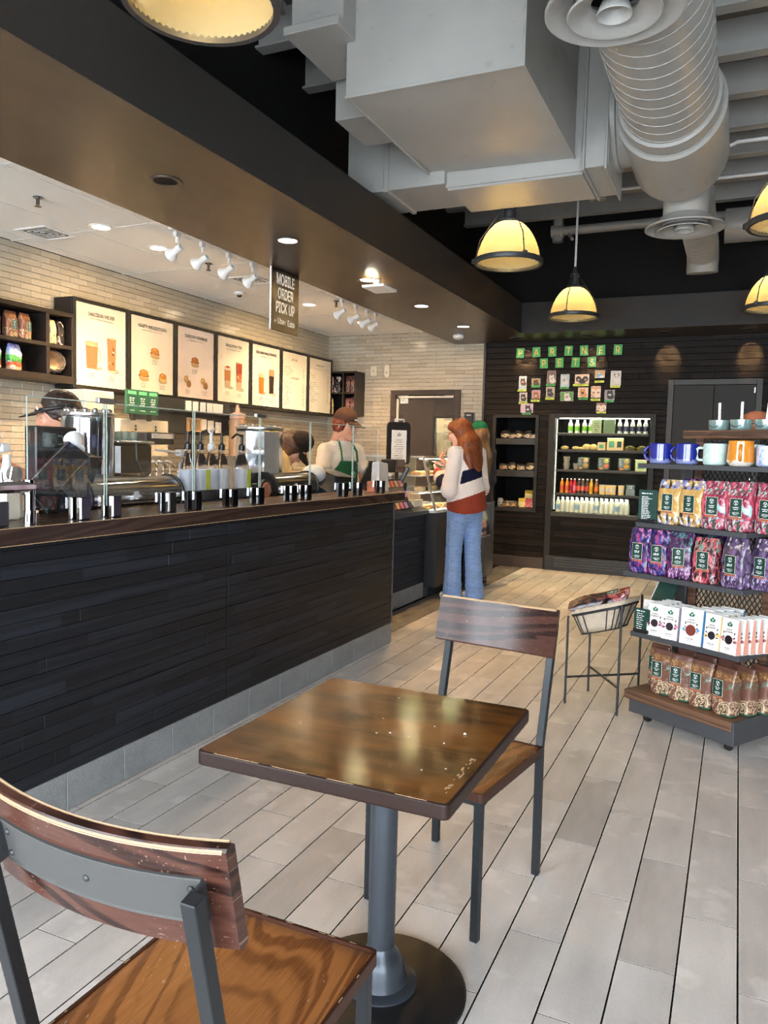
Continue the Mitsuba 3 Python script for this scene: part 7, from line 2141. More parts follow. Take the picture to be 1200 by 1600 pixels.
def head_mesh(skin, brow, M, male=False):
    """A head about its own centre: x forward, y left, z up."""
    jw = .050 if male else .044
    P = [((-.012, 0, .022), (-.012, 0, .022), .1, .1, .0, (.98, .77, .98)), ((.035, 0, -.02), (.030, 0, -.02), .068, .068, .03, (1, .92, 1.1)),
         ((.020, .0, -.062), (.060, 0, -.092), jw, .030, .03, (1, 1.08, 1)), ((.084, 0, -.098), (.084, 0, -.098), .020, .02, .02),
         ((.084, 0, .020), (.106, 0, -.024), .010, .0125, .014), ((.101, .011, -.028), (.101, -.011, -.028), .0075, .0075, .008),
         ((.080, .035, .026), (.088, 0, .030), .010, .012, .018), ((.080, -.035, .026), (.088, 0, .030), .010, .012, .018),
         ((.086, .016, -.058), (.086, -.016, -.058), .0085, .0085, .010), ((.084, .012, -.069), (.084, -.012, -.069), .009, .009, .010),
         ((.085, .034, .004), (.085, .034, .004), .013, .013, -.012), ((.085, -.034, .004), (.085, -.034, .004), .013, .013, -.012),
         ((.062, .043, -.028), (.062, .043, -.028), .022, .022, .03), ((.062, -.043, -.028), (.062, -.043, -.028), .022, .022, .03),
         ((-.008, .076, .012), (-.014, .078, -.022), .016, .011, .008, (1, .45, 1)), ((-.008, -.076, .012), (-.014, -.078, -.022), .016, .011, .008, (1, .45, 1)),
         ((-.025, 0, -.06), (-.050, 0, -.20), .056, .060 if male else .052, .03)]
    v, f = blob(P, .0048)
    c = np.tile(skin, (len(v), 1)) * (1 + .06 * (N3(v, 60, 1)[:, None] - .5))
    ck = np.exp(-(((v[:, 0] - .07) / .03) ** 2 + ((np.abs(v[:, 1]) - .045) / .02) ** 2 + ((v[:, 2] + .03) / .022) ** 2))
    c = c * (1 - ck[:, None] * [.02, .12, .12])
    lip = (v[:, 0] > .08) & (np.abs(v[:, 1]) < .024 - .25 * np.abs(v[:, 2] + .063)) & (np.abs(v[:, 2] + .063) < .011)
    c[lip] = skin * [.80, .52, .52]
    br = (v[:, 0] > .06) & (np.abs(np.abs(v[:, 1]) - .034) < .021) & (np.abs(v[:, 2] - .031 + .12 * np.abs(np.abs(v[:, 1]) - .03)) < .0048)
    c[br] = brow
    eyes = [xf(ell(.0750, s * .033, .003, .0125, .0125, .0095, 2), M) for s in (-1, 1)]
    irises = [xf(ell(.0858, s * .0335, .001, .003, .0062, .0056, 1), M) for s in (-1, 1)]
    return xf((v, f), M), c, eyes, irises


def hand_mesh(M, curl=40, spread=8, thumb=40, left=True):
    """A hand from its wrist: x along the fingers, z out of the back of the hand, thumb towards +y (or -y)."""
    s = 1 if left else -1
    P = [((-.03, 0, 0), (.01, 0, 0), .026, .028, .01, (1, 1, .8)), ((.012, -.018, 0), (.075, -.028, 0), .020, .016, .012, (1, 1, .75)), ((.012, .018, 0), (.078, .026, 0), .021, .016, .012, (1, 1, .75)), ((.012, 0, 0), (.08, 0, 0), .021, .016, .012, (1, 1, .75))]
    for q, (y, L, r) in enumerate(((.029, (.043, .026, .021), .0088), (.010, (.047, .030, .023), .0092), (-.010, (.044, .028, .022), .0088), (-.029, (.034, .021, .019), .0078))):
        p = np.array([.080 - .004 * abs(q - 1), y, 0.0])
        a, ya = 0.0, math.radians((1.5 - q) * spread)
        for k, l in enumerate(L):
            a += math.radians(curl * (0.7, 1.1, .8)[k])
            d = np.array([math.cos(a) * math.cos(ya), math.sin(ya), -math.sin(a)])
            P.append((tuple(p), tuple(p + d * l), r * (1 - .07 * k), r * (.93 - .07 * k), .004)); p = p + d * l
    p = np.array([.018, .026, -.006]); ta = math.radians(thumb)
    for k, l in enumerate((.040, .032, .026)):
        d = np.array([math.cos(ta), math.sin(ta), -.25 - .2 * k]); d /= np.linalg.norm(d)
        P.append((tuple(p), tuple(p + d * l), .0125 - .0015 * k, .011 - .0015 * k, .006)); p = p + d * l; ta -= math.radians(18)
    v, f = blob(P, .0036, .015)
    return xf((v * [1, s, 1], f if s > 0 else f[:, ::-1]), M)


def basis(d, up=(0, 0, 1)):
    x = np.asarray(d, float); x = x / np.linalg.norm(x)
    y = np.cross(up, x); y /= np.linalg.norm(y)
    return x, y, np.cross(x, y)


def limb_frame(a, b, back):
    """At point b, x pointing on from a to b, z towards 'back'."""
    x = np.asarray(b, float) - a; x /= np.linalg.norm(x)
    z = np.asarray(back, float) - x * (np.asarray(back) @ x); z /= np.linalg.norm(z)
    return frame(b, x, np.cross(z, x), z)


def hair_color(v, base, hi, f=(60, 60, 9), seed=3):
    n = N3(v, np.array(f, float), seed); n2 = N3(v, np.array(f, float) * [2.3, 2.3, 1.6], seed + 1)
    t = np.clip(.5 * n + .5 * n2, 0, 1)[:, None]
    return base * (1 - t) + hi * t


def person(label, P, heading, skin, brow, J, headM, prims, male=False, hands=()):
    """One body: trunk, limbs, neck, head and hands in a single part, then clothes and hair as further parts."""
    M = tr(*P, rz=heading)
    t = thing('person', label, 'person', None, M)
    (hv, hf), hc, eyes, irises = head_mesh(skin, brow, headM, male)
    bv, bf = blob(prims, .0085)
    ms, cs = [(hv, hf), (bv, bf)], [hc, np.tile(skin, (len(bv), 1)) * (1 + .05 * (N3(bv, 40, 2)[:, None] - .5))]
    for hm in hands:
        ms.append(hm); cs.append(np.tile(skin * [1, .95, .94], (len(hm[0]), 1)))
    put('body', join(ms), 'skin', t, smooth=True, color=np.vstack(cs))
    for e in eyes: put('eye', e, 'white_plastic', t, smooth=True)
    for e in irises: put('iris', e, 'ink', t, smooth=True)
    return t


def garment(name, prims, h, t, colors, m='cloth', cut=None, label=None, disp=None):
    v, f = blob(prims, h)
    if disp is not None:
        n = trimesh.Trimesh(v, f, process=False).vertex_normals
        v = v + n * disp(v)[:, None]
    if cut is not None:
        keep = cut(v)[f].all(1)
        f = f[keep]
        u, inv = np.unique(f, return_inverse=True)
        v, f = v[u], inv.reshape(-1, 3)
    return put(name, (v, f), m, t, smooth=True, color=colors(v), label=label)


# --- customer in the striped sweater: local x forward (towards the counter), y her left (towards the camera)
HM = tr(.075, .015, 1.625, rz=38) @ tr(ry=20)
W1, W2 = np.array((.235, .13, 1.235)), np.array((.225, -.05, 1.30))
E1, E2 = np.array((-.015, .255, 1.075)), np.array((.0, -.25, 1.09))
S1, S2 = np.array((-.01, .175, 1.425)), np.array((-.01, -.175, 1.425))
hd1 = hand_mesh(limb_frame(E1, W1 + (W1 - E1) / np.linalg.norm(W1 - E1) * .02, (.15, .75, -.55)), 52, 4, 42, True)
hd2 = hand_mesh(limb_frame(E2, W2 + (W2 - E2) / np.linalg.norm(W2 - E2) * .02, (.1, -.35, -.9)), 40, 4, 45, False)
bp = [((.03, 0, 1.50), (0, 0, 1.40), .055, .075, .03), (tuple(S1), tuple(S2), .055, .055, .03), ((0, 0, 1.36), (0, 0, 1.05), .125, .105, .05, (.75, 1, 1)), ((0, 0, 1.0), (0, 0, .90), .13, .13, .05, (.8, 1, 1)),
      (tuple(S1), tuple(E1), .048, .038, .02), (tuple(E1), tuple(W1 + (W1 - E1) * .08), .038, .026, .02), (tuple(S2), tuple(E2), .048, .038, .02), (tuple(E2), tuple(W2 + (W2 - E2) * .08), .038, .026, .02),
      ((.02, .085, .88), (.035, .09, .48), .075, .052, .03), ((.035, .09, .48), (.04, .09, .06), .05, .035, .02), ((-.02, -.085, .88), (-.045, -.085, .48), .075, .052, .03), ((-.045, -.085, .48), (-.08, -.085, .06), .05, .035, .02)]
g = person('long red haired person in striped sweater and jeans, looking at a phone', (-2.425, 7.24, 0), 160, SKIN[1], C(120, 66, 36), None, HM, bp, hands=(hd1, hd2))
WH, NV, RU, CR = C(226, 214, 206), C(20, 24, 46), C(134, 58, 42), C(232, 212, 188)


def sweater_col(v):
    c = np.tile(WH, (len(v), 1))
    z = v[:, 2] - .35 * (-.76 * v[:, 0] - .65 * v[:, 1])
    c[z < 1.27] = NV
    c[z < 1.15] = WH
    c[z < 1.01] = RU
    c[(v[:, 0] > .06) & (z > 1.1) & (z < 1.36)] = NV
    for S, E, Wr, s in ((S1, E1, W1, 1), (S2, E2, W2, -1)):
        d1 = np.linalg.norm(v - S - np.clip(((v - S) @ (E - S)) / ((E - S) @ (E - S)), 0, 1)[:, None] * (E - S), axis=1)
        t2 = np.clip(((v - E) @ (Wr - E)) / ((Wr - E) @ (Wr - E)), 0, 1.2)
        d2 = np.linalg.norm(v - E - np.clip(t2, 0, 1)[:, None] * (Wr - E), axis=1)
        arm = (np.minimum(d1, d2) < .095) & (s * v[:, 1] > .145 - .35 * np.clip(v[:, 0], 0, .2))
        fore = arm & (d2 < d1)
        c[arm & ~fore] = WH
        c[fore & (t2 < .10)] = WH
        c[fore & (t2 >= .10)] = NV
        c[fore & (t2 > .58)] = CR
        c[fore & (t2 > .78)] = RU * 1.25
    return c


def ribs(v):
    a = np.arctan2(v[:, 1], v[:, 0] * 1.2)
    return .0022 * np.sin(a * 62) * (np.abs(v[:, 1]) < .19) + .0022 * np.sin(v[:, 2] * 330 + v[:, 0] * 200) * (np.abs(v[:, 1]) >= .19)


sw = [((0, 0, 1.36), (-.02, 0, 1.02), .160, .190, .05, (.86, 1, 1)), ((-.02, 0, 1.02), (-.03, 0, .90), .190, .210, .04, (.90, 1, 1)), (tuple(S1 + [0, -.01, .0]), tuple(S2 + [0, .01, 0]), .078, .078, .05), ((.025, 0, 1.475), (.0, 0, 1.42), .072, .09, .03),
      (tuple(S1), tuple(E1), .068, .072, .025), (tuple(E1), tuple(E1 + (W1 - E1) * .72), .074, .072, .03), (tuple(E1 + (W1 - E1) * .72), tuple(W1), .070, .050, .02),
      (tuple(S2 + [0, -.005, 0]), tuple(E2), .080, .086, .035), (tuple(E2), tuple(E2 + (W2 - E2) * .72), .086, .074, .03), (tuple(E2 + (W2 - E2) * .72), tuple(W2), .072, .050, .02)]
garment('sweater', sw, .0065, g, sweater_col, cut=lambda v: (v[:, 2] > .915 - .30 * (-.66 * v[:, 0] + .75 * v[:, 1])) & (v[:, 2] < 1.50), disp=ribs)


def jeans_col(v):
    n = N3(v, np.array([30., 30, 60]), 3); n2 = N3(v, 160, 4)
    c = C(122, 150, 194)[None] * (.80 + .34 * n[:, None] + .12 * n2[:, None])
    a = np.abs(v[:, 0] - np.where(v[:, 1] > 0, .034, -.04)) < .006
    c[a & (np.abs(v[:, 1]) > .10)] *= .70
    knee = np.exp(-((v[:, 2] - .35) / .25) ** 2)[:, None]
    c = c * (1 + .10 * knee)
    pk = (v[:, 0] < -.07) & (np.abs(np.abs(v[:, 1]) - .075) < .05) & (np.abs(v[:, 2] - .86) < .055)
    ed = pk & ~((np.abs(np.abs(v[:, 1]) - .075) < .046) & (np.abs(v[:, 2] - .86) < .051))
    c[ed] = c[ed] * .7
    return np.clip(c, 0, 1)


jn = [((-.005, 0, .98), (-.012, 0, .88), .148, .160, .04, (.84, 1, 1)), ((-.03, .07, .87), (-.03, .07, .87), .095, .095, .05), ((-.04, -.07, .87), (-.04, -.07, .87), .095, .095, .05),
      ((.010, .085, .86), (.040, .092, .48), .104, .078, .035), ((.040, .092, .48), (.040, .095, .03), .077, .092, .02), ((-.03, -.085, .86), (-.055, -.088, .48), .104, .078, .035), ((-.055, -.088, .48), (-.095, -.09, .03), .077, .092, .02)]
garment('jeans', jn, .0075, g, jeans_col, cut=lambda v: (v[:, 2] > .012) & (v[:, 2] < 1.0), disp=lambda v: .007 * (N3(v, np.array([26., 26, 34]), 8) - .5) + .0018 * np.sin(v[:, 2] * 120 + 9 * N3(v, 18, 4)) * np.exp(-((v[:, 2] - .12) / .14) ** 2))
for s, x in ((1, .07), (-1, -.065)):
    garment('shoe', [((x - .06, s * .09, .035), (x + .09, s * .095, .028), .040, .034, .02)], .007, g, lambda v: np.tile(C(210, 206, 200), (len(v), 1)), cut=lambda v: v[:, 2] > 0.001)
hb, hh = C(70, 33, 18), C(136, 74, 40)
hm = lambda *p: tuple((HM @ np.array([*p, 1.0]))[:3])
hp = [(hm(-.022, 0, .030), hm(-.022, 0, .030), .112, .112, .02, (1.0, .86, 1.02)), (hm(.03, 0, .075), hm(.03, 0, .075), .062, .062, .03, (1, 1.1, .9)), (hm(-.05, 0, .0), (-.075, 0, 1.50), .098, .100, .04, (.8, 1.05, 1)), ((-.075, 0, 1.50), (-.135, .01, 1.37), .100, .066, .04, (.62, 1.25, 1)),
      ((-.135, .01, 1.37), (-.165, .0, 1.29), .062, .034, .03, (.5, 1.4, 1)), (hm(-.005, .076, .03), hm(-.01, .082, -.10), .034, .036, .03), (hm(-.01, .082, -.10), (.045, .115, 1.36), .038, .028, .03, (1, .6, 1)), ((.045, .115, 1.36), (.075, .125, 1.245), .028, .012, .02, (1, .6, 1)),
      (hm(.02, -.078, .03), (.045, -.088, 1.52), .036, .040, .03), ((.045, -.088, 1.52), (.06, -.11, 1.33), .040, .018, .03, (1, .6, 1)), ((-.02, .085, 1.52), (-.095, .11, 1.41), .055, .045, .03, (.8, .7, 1)), ((-.095, .11, 1.41), (-.14, .10, 1.30), .045, .020, .03, (.8, .7, 1)),
      (hm(.118, 0, -.06), hm(.105, 0, .012), .050, .050, -.02), (hm(.115, .03, -.05), hm(.112, -.03, -.05), .05, .05, -.02)]
garment('hair', hp, .0055, g, lambda v: hair_color(v, hb, hh, (150, 150, 10), 5), 'hair_mat', disp=lambda v: .004 * (N3(v, np.array([170., 170, 9]), 6) - .5))
t = thing('phone', 'phone in a dark case held by the customer in the striped sweater', 'phone', None, tr(-2.425, 7.24, 0, rz=160) @ frame((.315, .045, 1.322), (.93, 0, .36), (0, 1, 0), (-.36, 0, .93)))
put('case', box((-.072, -.036, -.004), (.072, .036, .002), .003), 'black_plastic', t)
put('screen', box((-.068, -.033, .002), (.068, .033, .0035), .001), 'white_plastic', t)


# --- barista at the till: faces the customer side (+x world), cap with a peak
def cap(t, HMx, col, peak_dir=1, m='cloth', crown_h=.0):
    q = lambda *p: tuple((HMx @ np.array([*p, 1.0]))[:3])
    garment('cap', [(q(-.014, 0, .055), q(-.014, 0, .055), .112, .112, .0, (1.02, .86, .80 + crown_h)), (q(-.02, 0, .085), q(-.02, 0, .085), .085, .085, .03, (1, .9, .8))], .0055, t, lambda v: np.tile(col, (len(v), 1)) * (1 + .15 * (N3(v, 90, 2)[:, None] - .5)), m,
            cut=lambda v: ((np.c_[v, np.ones(len(v))] @ np.linalg.inv(HMx).T)[:, 2] > .045))
    pts = []
    n = 15
    a = np.linspace(-1.25, 1.25, n)
    inner = np.c_[.088 * np.cos(a) + .012, .088 * np.sin(a) * .92, np.full(n, .052)]
    outer = np.c_[.088 * np.cos(a) + .012 + .085 * np.cos(a * .8) ** .8, .092 * np.sin(a) * .95, .045 - .020 * np.cos(a) - .03 * np.sin(a) ** 2]
    V = np.vstack([inner, outer, inner - [0, 0, .004], outer - [0, 0, .004]])
    f = []
    for k in range(n - 1):
        f += [[k, n + k, n + k + 1], [k, n + k + 1, k + 1], [2 * n + k, 2 * n + k + 1, 3 * n + k + 1], [2 * n + k, 3 * n + k + 1, 3 * n + k], [n + k, 3 * n + k, 3 * n + k + 1], [n + k, 3 * n + k + 1, n + k + 1]]
    M2 = HMx if peak_dir > 0 else HMx @ tr(rz=180)
    put('peak', xf((V, np.array(f)), M2), m, t, smooth=True, color=np.tile(col * .85, (len(V), 1)))


def apron_body(prims, t, col, h=.007):
    garment('apron', prims, h, t, lambda v: np.tile(col, (len(v), 1)) * (1 + .2 * (N3(v, 30, 2)[:, None] - .5)))


HB = tr(.055, 0, 1.650, rz=22) @ tr(ry=14)
S1, S2 = np.array((0., .180, 1.425)), np.array((0., -.180, 1.425))
E1, E2 = np.array((.03, .255, 1.17)), np.array((.04, -.25, 1.17))
W1, W2 = np.array((.27, .17, 1.10)), np.array((.25, -.13, 1.06))
hd = (hand_mesh(limb_frame(E1, W1, (.1, .3, .9)), 20, 8, 40, True) if False else hand_mesh(limb_frame(E1, W1, (.2, .2, .9)), 22, 8, 42, False), hand_mesh(limb_frame(E2, W2, (.2, -.2, .9)), 26, 8, 42, True))
bp = [((.03, 0, 1.56), (0, 0, 1.44), .054, .06, .02), (tuple(S1), tuple(S2), .05, .05, .03), ((0, 0, 1.38), (0, 0, 1.05), .135, .115, .05, (.75, 1, 1)), ((0, 0, 1.0), (0, 0, .92), .13, .13, .05, (.8, 1, 1)),
      (tuple(S1), tuple(E1), .050, .042, .02), (tuple(E1), tuple(W1 + (W1 - E1) * .06), .042, .028, .02), (tuple(S2), tuple(E2), .050, .042, .02), (tuple(E2), tuple(W2 + (W2 - E2) * .06), .042, .028, .02),
      ((0, .09, .9), (0, .1, .48), .08, .055, .03), ((0, .1, .48), (0, .1, .05), .052, .038, .02), ((0, -.09, .9), (0, -.1, .48), .08, .055, .03), ((0, -.1, .48), (0, -.1, .05), .052, .038, .02)]
b = person('person behind the till in a brown cap, white T-shirt and green apron', (-3.20, 6.10, 0), -24, SKIN[2], C(70, 34, 24), None, HB, bp, True, hd)
tee = [((0, 0, 1.36), (-.005, 0, 1.02), .150, .140, .04, (.80, 1, 1)), ((0, .165, 1.425), (0, -.165, 1.425), .066, .066, .03), (tuple(S1), tuple(S1 + (E1 - S1) * .55), .064, .066, .02), (tuple(S2), tuple(S2 + (E2 - S2) * .55), .064, .066, .02), ((.02, 0, 1.505), (0, .10, 1.445), .062, .06, .03), ((.02, 0, 1.505), (0, -.10, 1.445), .062, .06, .03)]
garment('t_shirt', tee, .007, b, lambda v: np.tile(C(222, 214, 200), (len(v), 1)) * (1 + .08 * (N3(v, 26, 2)[:, None] - .5)), cut=lambda v: (v[:, 2] > .92) & (v[:, 2] < 1.515), disp=lambda v: .006 * (N3(v, np.array([22., 22, 26]), 5) - .5))
ap = [((.018, 0, 1.30), (.012, 0, .95), .150, .152, .04, (.86, .98, 1))]
garment('apron', ap, .007, b, lambda v: np.tile(C(26, 80, 54), (len(v), 1)) * (1 + .25 * (N3(v, 24, 2)[:, None] - .5)), cut=lambda v: (v[:, 0] > .02) & (v[:, 2] < 1.34) & (np.abs(v[:, 1]) < .095 + .5 * np.clip(1.34 - v[:, 2], 0, .1)), label='green apron bib')
for s in (-1, 1):
    put('apron_strap', tube([(.130, s * .085, 1.33), (.115, s * .085, 1.42), (.06, s * .07, 1.505), (-.02, s * .05, 1.53)], .0085, 6), mat('apron_green', srgb(30, 86, 58), 0.9) if 'apron_green' not in scene else 'apron_green', b, smooth=60)
dk, fg, fc = emblem(.030)
put('apron_emblem', xf(prism(dk, .001), frame((.150, .02, 1.22), (0, 1, 0), (0, 0, 1), (1, 0, 0))), mat('emblem_pale', srgb(150, 190, 168), 0.8), b)
put('apron_emblem', xf(prism(fg, .001), frame((.1508, .02, 1.22), (0, 1, 0), (0, 0, 1), (1, 0, 0))), 'apron_green', b)
q = lambda *p: tuple((HB @ np.array([*p, 1.0]))[:3])
hp = [(q(-.03, 0, .005), q(-.03, 0, .005), .104, .104, .02, (.95, .86, 1.0)), (q(.01, .074, .02), q(-.01, .074, -.04), .026, .022, .02, (1.3, .6, 1)), (q(.01, -.074, .02), q(-.01, -.074, -.04), .026, .022, .02, (1.3, .6, 1)), (q(.10, 0, -.05), q(.10, 0, .02), .062, .062, -.02), (q(.02, .09, -.11), q(.02, -.09, -.11), .05, .05, -.02), (q(-.02, .09, -.02), q(-.02, .10, -.02), .018, .018, -.01), (q(-.02, -.09, -.02), q(-.02, -.10, -.02), .018, .018, -.01)]
garment('hair', hp, .006, b, lambda v: hair_color(v, C(72, 32, 20), C(128, 62, 40), (90, 90, 60), 5), 'hair_mat', disp=lambda v: .010 * (N3(v, 70, 6) - .4))
cap(b, HB, C(70, 50, 42))
put('cap_badge', xf(box((.092, -.028, .062), (.10, .028, .076), .002), HB), 'white_paper', b)

# --- barista bending over the work counter
HC = tr(.34, 0, 1.44, ry=58, rz=-18)
S1, S2 = np.array((.20, .17, 1.325)), np.array((.20, -.17, 1.325))
E1, E2 = np.array((.30, .22, 1.09)), np.array((.32, -.21, 1.09))
W1, W2 = np.array((.44, .10, 1.02)), np.array((.46, -.08, 1.02))
hd = (hand_mesh(limb_frame(E1, W1, (.2, .2, .9)), 35, 6, 42, False), hand_mesh(limb_frame(E2, W2, (.2, -.2, .9)), 35, 6, 42, True))
bp = [((.31, 0, 1.40), (.21, 0, 1.32), .056, .075, .03), (tuple(S1), tuple(S2), .058, .058, .03), ((.17, 0, 1.28), (.0, 0, 1.0), .130, .12, .05, (.8, 1, 1)), ((0, 0, .98), (0, 0, .92), .13, .13, .05, (.8, 1, 1)),
      (tuple(S1), tuple(E1), .048, .040, .02), (tuple(E1), tuple(W1 + (W1 - E1) * .06), .040, .027, .02), (tuple(S2), tuple(E2), .048, .040, .02), (tuple(E2), tuple(W2 + (W2 - E2) * .06), .040, .027, .02),
      ((0, .09, .9), (.03, .1, .48), .08, .055, .03), ((.03, .1, .48), (0, .1, .05), .052, .038, .02), ((0, -.09, .9), (.03, -.1, .48), .08, .055, .03), ((.03, -.1, .48), (0, -.1, .05), .052, .038, .02)]
b2 = person('person bending down behind the bar in a cream shirt, dark hair under a dark cap', (-3.46, 5.08, 0), 36, SKIN[0], C(36, 24, 20), None, HC, bp, False, hd)
sh = [((.18, 0, 1.29), (.0, 0, 1.0), .155, .140, .05, (.84, 1, 1)), (tuple(S1), tuple(S2), .080, .080, .05), (tuple(S1), tuple(E1), .078, .062, .03), (tuple(S2), tuple(E2), .078, .062, .03), (tuple(E1), tuple(W1), .062, .044, .02), (tuple(E2), tuple(W2), .062, .044, .02), ((.27, 0, 1.365), (.2, 0, 1.33), .064, .085, .03)]
garment('shirt', sh, .007, b2, lambda v: np.tile(C(226, 198, 148), (len(v), 1)) * (1 + .08 * (N3(v, 26, 2)[:, None] - .5)), cut=lambda v: (v[:, 2] > .93), disp=lambda v: .008 * (N3(v, np.array([20., 20, 24]), 5) - .5))
put('apron_strap', tube([(.25, .10, 1.39), (.17, .10, 1.41), (.10, .09, 1.36), (.02, .06, 1.20)], .009, 6), 'apron_green', b2, smooth=60)
q = lambda *p: tuple((HC @ np.array([*p, 1.0]))[:3])
hp = [(q(-.025, 0, .012), q(-.025, 0, .012), .112, .112, .02, (1, .88, 1.0)), (q(-.09, 0, -.03), q(-.12, .0, -.06), .055, .045, .03), (q(.0, .07, .0), q(.03, .07, -.08), .030, .018, .02), (q(.0, -.07, .0), q(.03, -.07, -.08), .030, .018, .02), (q(.11, 0, -.05), q(.11, 0, .02), .062, .062, -.02)]
garment('hair', hp, .006, b2, lambda v: hair_color(v, C(34, 24, 20), C(84, 62, 48), (80, 80, 40), 7), 'hair_mat', disp=lambda v: .008 * (N3(v, 60, 6) - .4))
cap(b2, HC, C(34, 28, 26))
put('hair_clip', tube([tuple(np.array(q(-.02 + .02 * k, .098 - .004 * k, .02 + .03 * k))) for k in range(4)], .006, 6), 'chrome', b2, smooth=60)

# --- barista at the far left, facing left under a dark visor
HL = tr(.03, 0, 1.585, ry=10)
S1, S2 = np.array((0., .175, 1.39)), np.array((0., -.175, 1.39))
E1, E2 = np.array((.03, .24, 1.13)), np.array((.05, -.23, 1.14))
W1, W2 = np.array((.24, .10, 1.20)), np.array((.30, -.10, 1.30))
hd = (hand_mesh(limb_frame(E1, W1, (.2, .2, .9)), 35, 6, 42, False), hand_mesh(limb_frame(E2, W2, (.0, -.2, .9)), 30, 6, 42, True))
bp = [((.0, 0, 1.48), (-.01, 0, 1.37), .056, .078, .03), (tuple(S1), tuple(S2), .058, .058, .03), ((0, 0, 1.32), (0, 0, 1.0), .132, .115, .05, (.75, 1, 1)), ((0, 0, .98), (0, 0, .9), .13, .13, .05, (.8, 1, 1)),
      (tuple(S1), tuple(E1), .048, .040, .02), (tuple(E1), tuple(W1 + (W1 - E1) * .06), .040, .027, .02), (tuple(S2), tuple(E2), .048, .040, .02), (tuple(E2), tuple(W2 + (W2 - E2) * .06), .040, .027, .02),
      ((0, .09, .88), (0, .1, .46), .08, .055, .03), ((0, .1, .46), (0, .1, .05), .052, .038, .02), ((0, -.09, .88), (0, -.1, .46), .08, .055, .03), ((0, -.1, .46), (0, -.1, .05), .052, .038, .02)]
b3 = person('person at far left behind the bar in a dark visor, facing left in profile', (-3.55, 3.32, 0), -132, SKIN[3], C(36, 24, 20), None, HL, bp, False, hd)
sh = [((0, 0, 1.33), (0, 0, 1.0), .155, .145, .05, (.82, 1, 1)), (tuple(S1), tuple(S2), .078, .078, .05), (tuple(S1), tuple(S1 + (E1 - S1) * .7), .074, .062, .03), (tuple(S2), tuple(S2 + (E2 - S2) * .7), .074, .062, .03), ((.0, 0, 1.42), (0, 0, 1.37), .064, .088, .03)]
garment('shirt', sh, .008, b3, lambda v: np.tile(C(40, 36, 36), (len(v), 1)), cut=lambda v: (v[:, 2] > .93) & (v[:, 2] < 1.45))
q = lambda *p: tuple((HL @ np.array([*p, 1.0]))[:3])
hp = [(q(-.03, 0, .035), q(-.03, 0, .035), .112, .112, .02, (1, .86, .98)), (q(-.085, 0, -.02), q(-.13, .0, -.03), .060, .050, .03), (q(.11, 0, -.05), q(.11, 0, .015), .066, .066, -.02), (q(.02, .09, -.11), q(.02, -.09, -.11), .06, .06, -.02)]
garment('hair', hp, .006, b3, lambda v: hair_color(v, C(26, 19, 17), C(58, 42, 34), (80, 80, 40), 7), 'hair_mat', disp=lambda v: .006 * (N3(v, 60, 6) - .4))
n = 40
a = np.arange(n) * 2 * np.pi / n
put('visor_band', tube(np.array([q(-.012 + .112 * math.cos(x), .096 * math.sin(x), .040) for x in a]), .012, 8, True), 'black_plastic', b3, smooth=60)
a = np.linspace(-1.2, 1.2, 15)
V = np.vstack([[q(.098 * math.cos(x), .092 * math.sin(x), .040) for x in a], [q(.098 * math.cos(x) + .10 * math.cos(x) ** .8, .096 * math.sin(x), .030 - .01 * math.cos(x)) for x in a]])
V = np.vstack([V, V - [0, 0, .005]])
f = []
for k in range(14):
    f += [[k, 15 + k, 16 + k], [k, 16 + k, k + 1], [30 + k, 46 + k, 45 + k], [30 + k, 31 + k, 46 + k], [15 + k, 45 + k, 46 + k], [15 + k, 46 + k, 16 + k]]
put('visor_peak', (V, np.array(f)), mat('visor_dark', (0.035, 0.03, 0.028), 0.7), b3, smooth=True)
put('visor_mark', tube([q(.094, .055 + .012 * k, .058 - .004 * k) for k in range(4)], .006, 6), 'white_paper', b3, smooth=60)

# --- another customer behind, in a green cap
HG = tr(.02, 0, 1.66, ry=8)
bp = [((.0, 0, 1.55), (-.01, 0, 1.44), .056, .078, .03), ((0, .17, 1.44), (0, -.17, 1.44), .058, .058, .03), ((0, 0, 1.38), (0, 0, 1.05), .132, .115, .05, (.75, 1, 1)), ((0, 0, 1.0), (0, 0, .92), .13, .13, .05, (.8, 1, 1)),
      ((0, .175, 1.43), (0, .21, 1.12), .048, .040, .02), ((0, .21, 1.12), (.08, .19, .88), .040, .027, .02), ((0, -.175, 1.43), (0, -.21, 1.12), .048, .040, .02), ((0, -.21, 1.12), (.08, -.19, .88), .040, .027, .02),
      ((0, .09, .9), (0, .1, .48), .08, .055, .03), ((0, .1, .48), (0, .1, .05), .052, .038, .02), ((0, -.09, .9), (0, -.1, .48), .08, .055, .03), ((0, -.1, .48), (0, -.1, .05), .052, .038, .02)]
hd = (hand_mesh(limb_frame((0, .21, 1.12), np.array((.08, .19, .88)), (0, 1, 0)), 22, 5, 30, True), hand_mesh(limb_frame((0, -.21, 1.12), np.array((.08, -.19, .88)), (0, -1, 0)), 22, 5, 30, False))
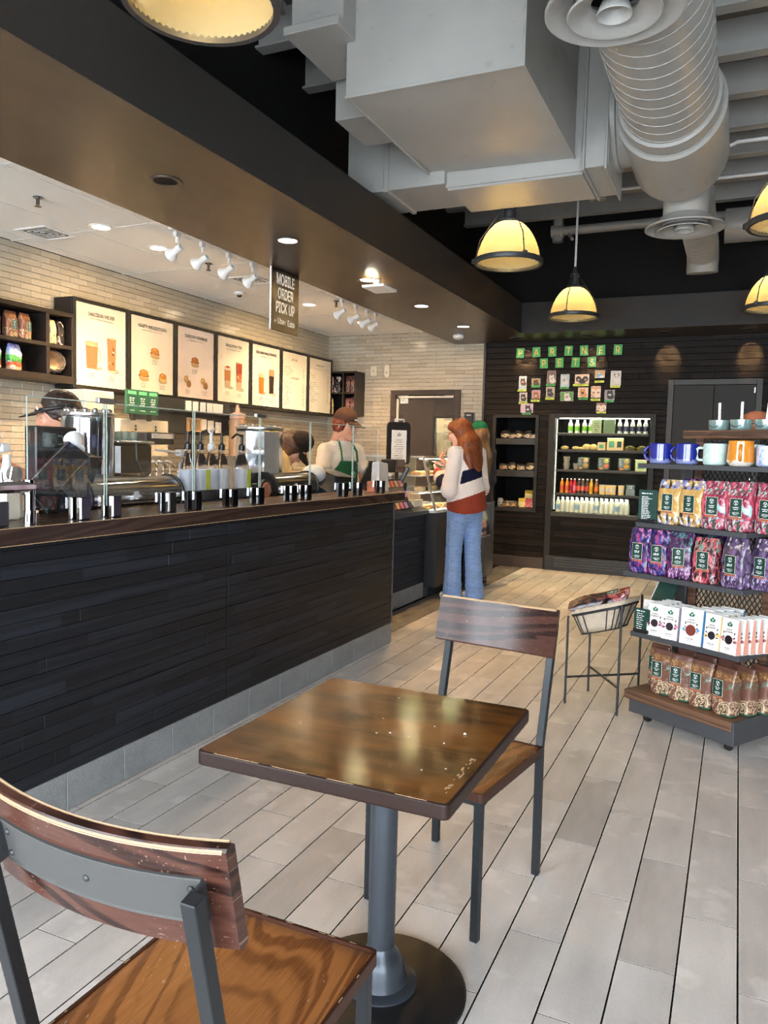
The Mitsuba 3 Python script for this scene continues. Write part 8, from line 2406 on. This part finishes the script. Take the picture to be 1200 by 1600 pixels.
b4 = person('person in a green cap standing behind the customer in the striped sweater', (-2.80, 8.86, 0), 150, SKIN[0], C(70, 46, 34), None, HG, bp, False, hd)
garment('jacket', [((0, 0, 1.39), (0, 0, .95), .155, .150, .05, (.82, 1, 1)), ((0, .17, 1.44), (0, -.17, 1.44), .076, .076, .05), ((0, .175, 1.43), (0, .21, 1.12), .070, .058, .03), ((0, .21, 1.12), (.08, .19, .90), .058, .044, .03), ((0, -.175, 1.43), (0, -.21, 1.12), .070, .058, .03), ((0, -.21, 1.12), (.08, -.19, .90), .058, .044, .03)], .008, b4,
        lambda v: np.tile(C(60, 58, 62), (len(v), 1)), cut=lambda v: (v[:, 2] > .84) & (v[:, 2] < 1.5))
garment('trousers', [((0, 0, .95), (0, 0, .88), .148, .15, .04, (.84, 1, 1)), ((0, .085, .86), (0, .095, .48), .10, .075, .03), ((0, .095, .48), (0, .1, .05), .072, .07, .02), ((0, -.085, .86), (0, -.095, .48), .10, .075, .03), ((0, -.095, .48), (0, -.1, .05), .072, .07, .02)], .009, b4, lambda v: np.tile(C(46, 48, 58), (len(v), 1)), cut=lambda v: v[:, 2] > .03)
for s in (-1, 1):
    garment('shoe', [((-.05, s * .1, .035), (.10, s * .105, .028), .040, .034, .02)], .008, b4, lambda v: np.tile(C(60, 56, 54), (len(v), 1)), cut=lambda v: v[:, 2] > 0.001)
q = lambda *p: tuple((HG @ np.array([*p, 1.0]))[:3])
hp = [(q(-.03, 0, .01), q(-.03, 0, .01), .108, .108, .02, (1, .88, 1.0)), (q(-.05, 0, -.03), (-.085, 0, 1.38), .09, .085, .04, (.7, 1.15, 1)), ((-.085, 0, 1.38), (-.13, 0, 1.15), .08, .03, .04, (.5, 1.5, 1)), (q(.11, 0, -.05), q(.11, 0, .02), .062, .062, -.02)]
garment('hair', hp, .007, b4, lambda v: hair_color(v, C(60, 40, 28), C(120, 90, 62), (90, 90, 10), 5), 'hair_mat', disp=lambda v: .005 * (N3(v, np.array([120., 120, 10]), 6) - .5))
cap(b4, HG, C(16, 76, 56), crown_h=.12)
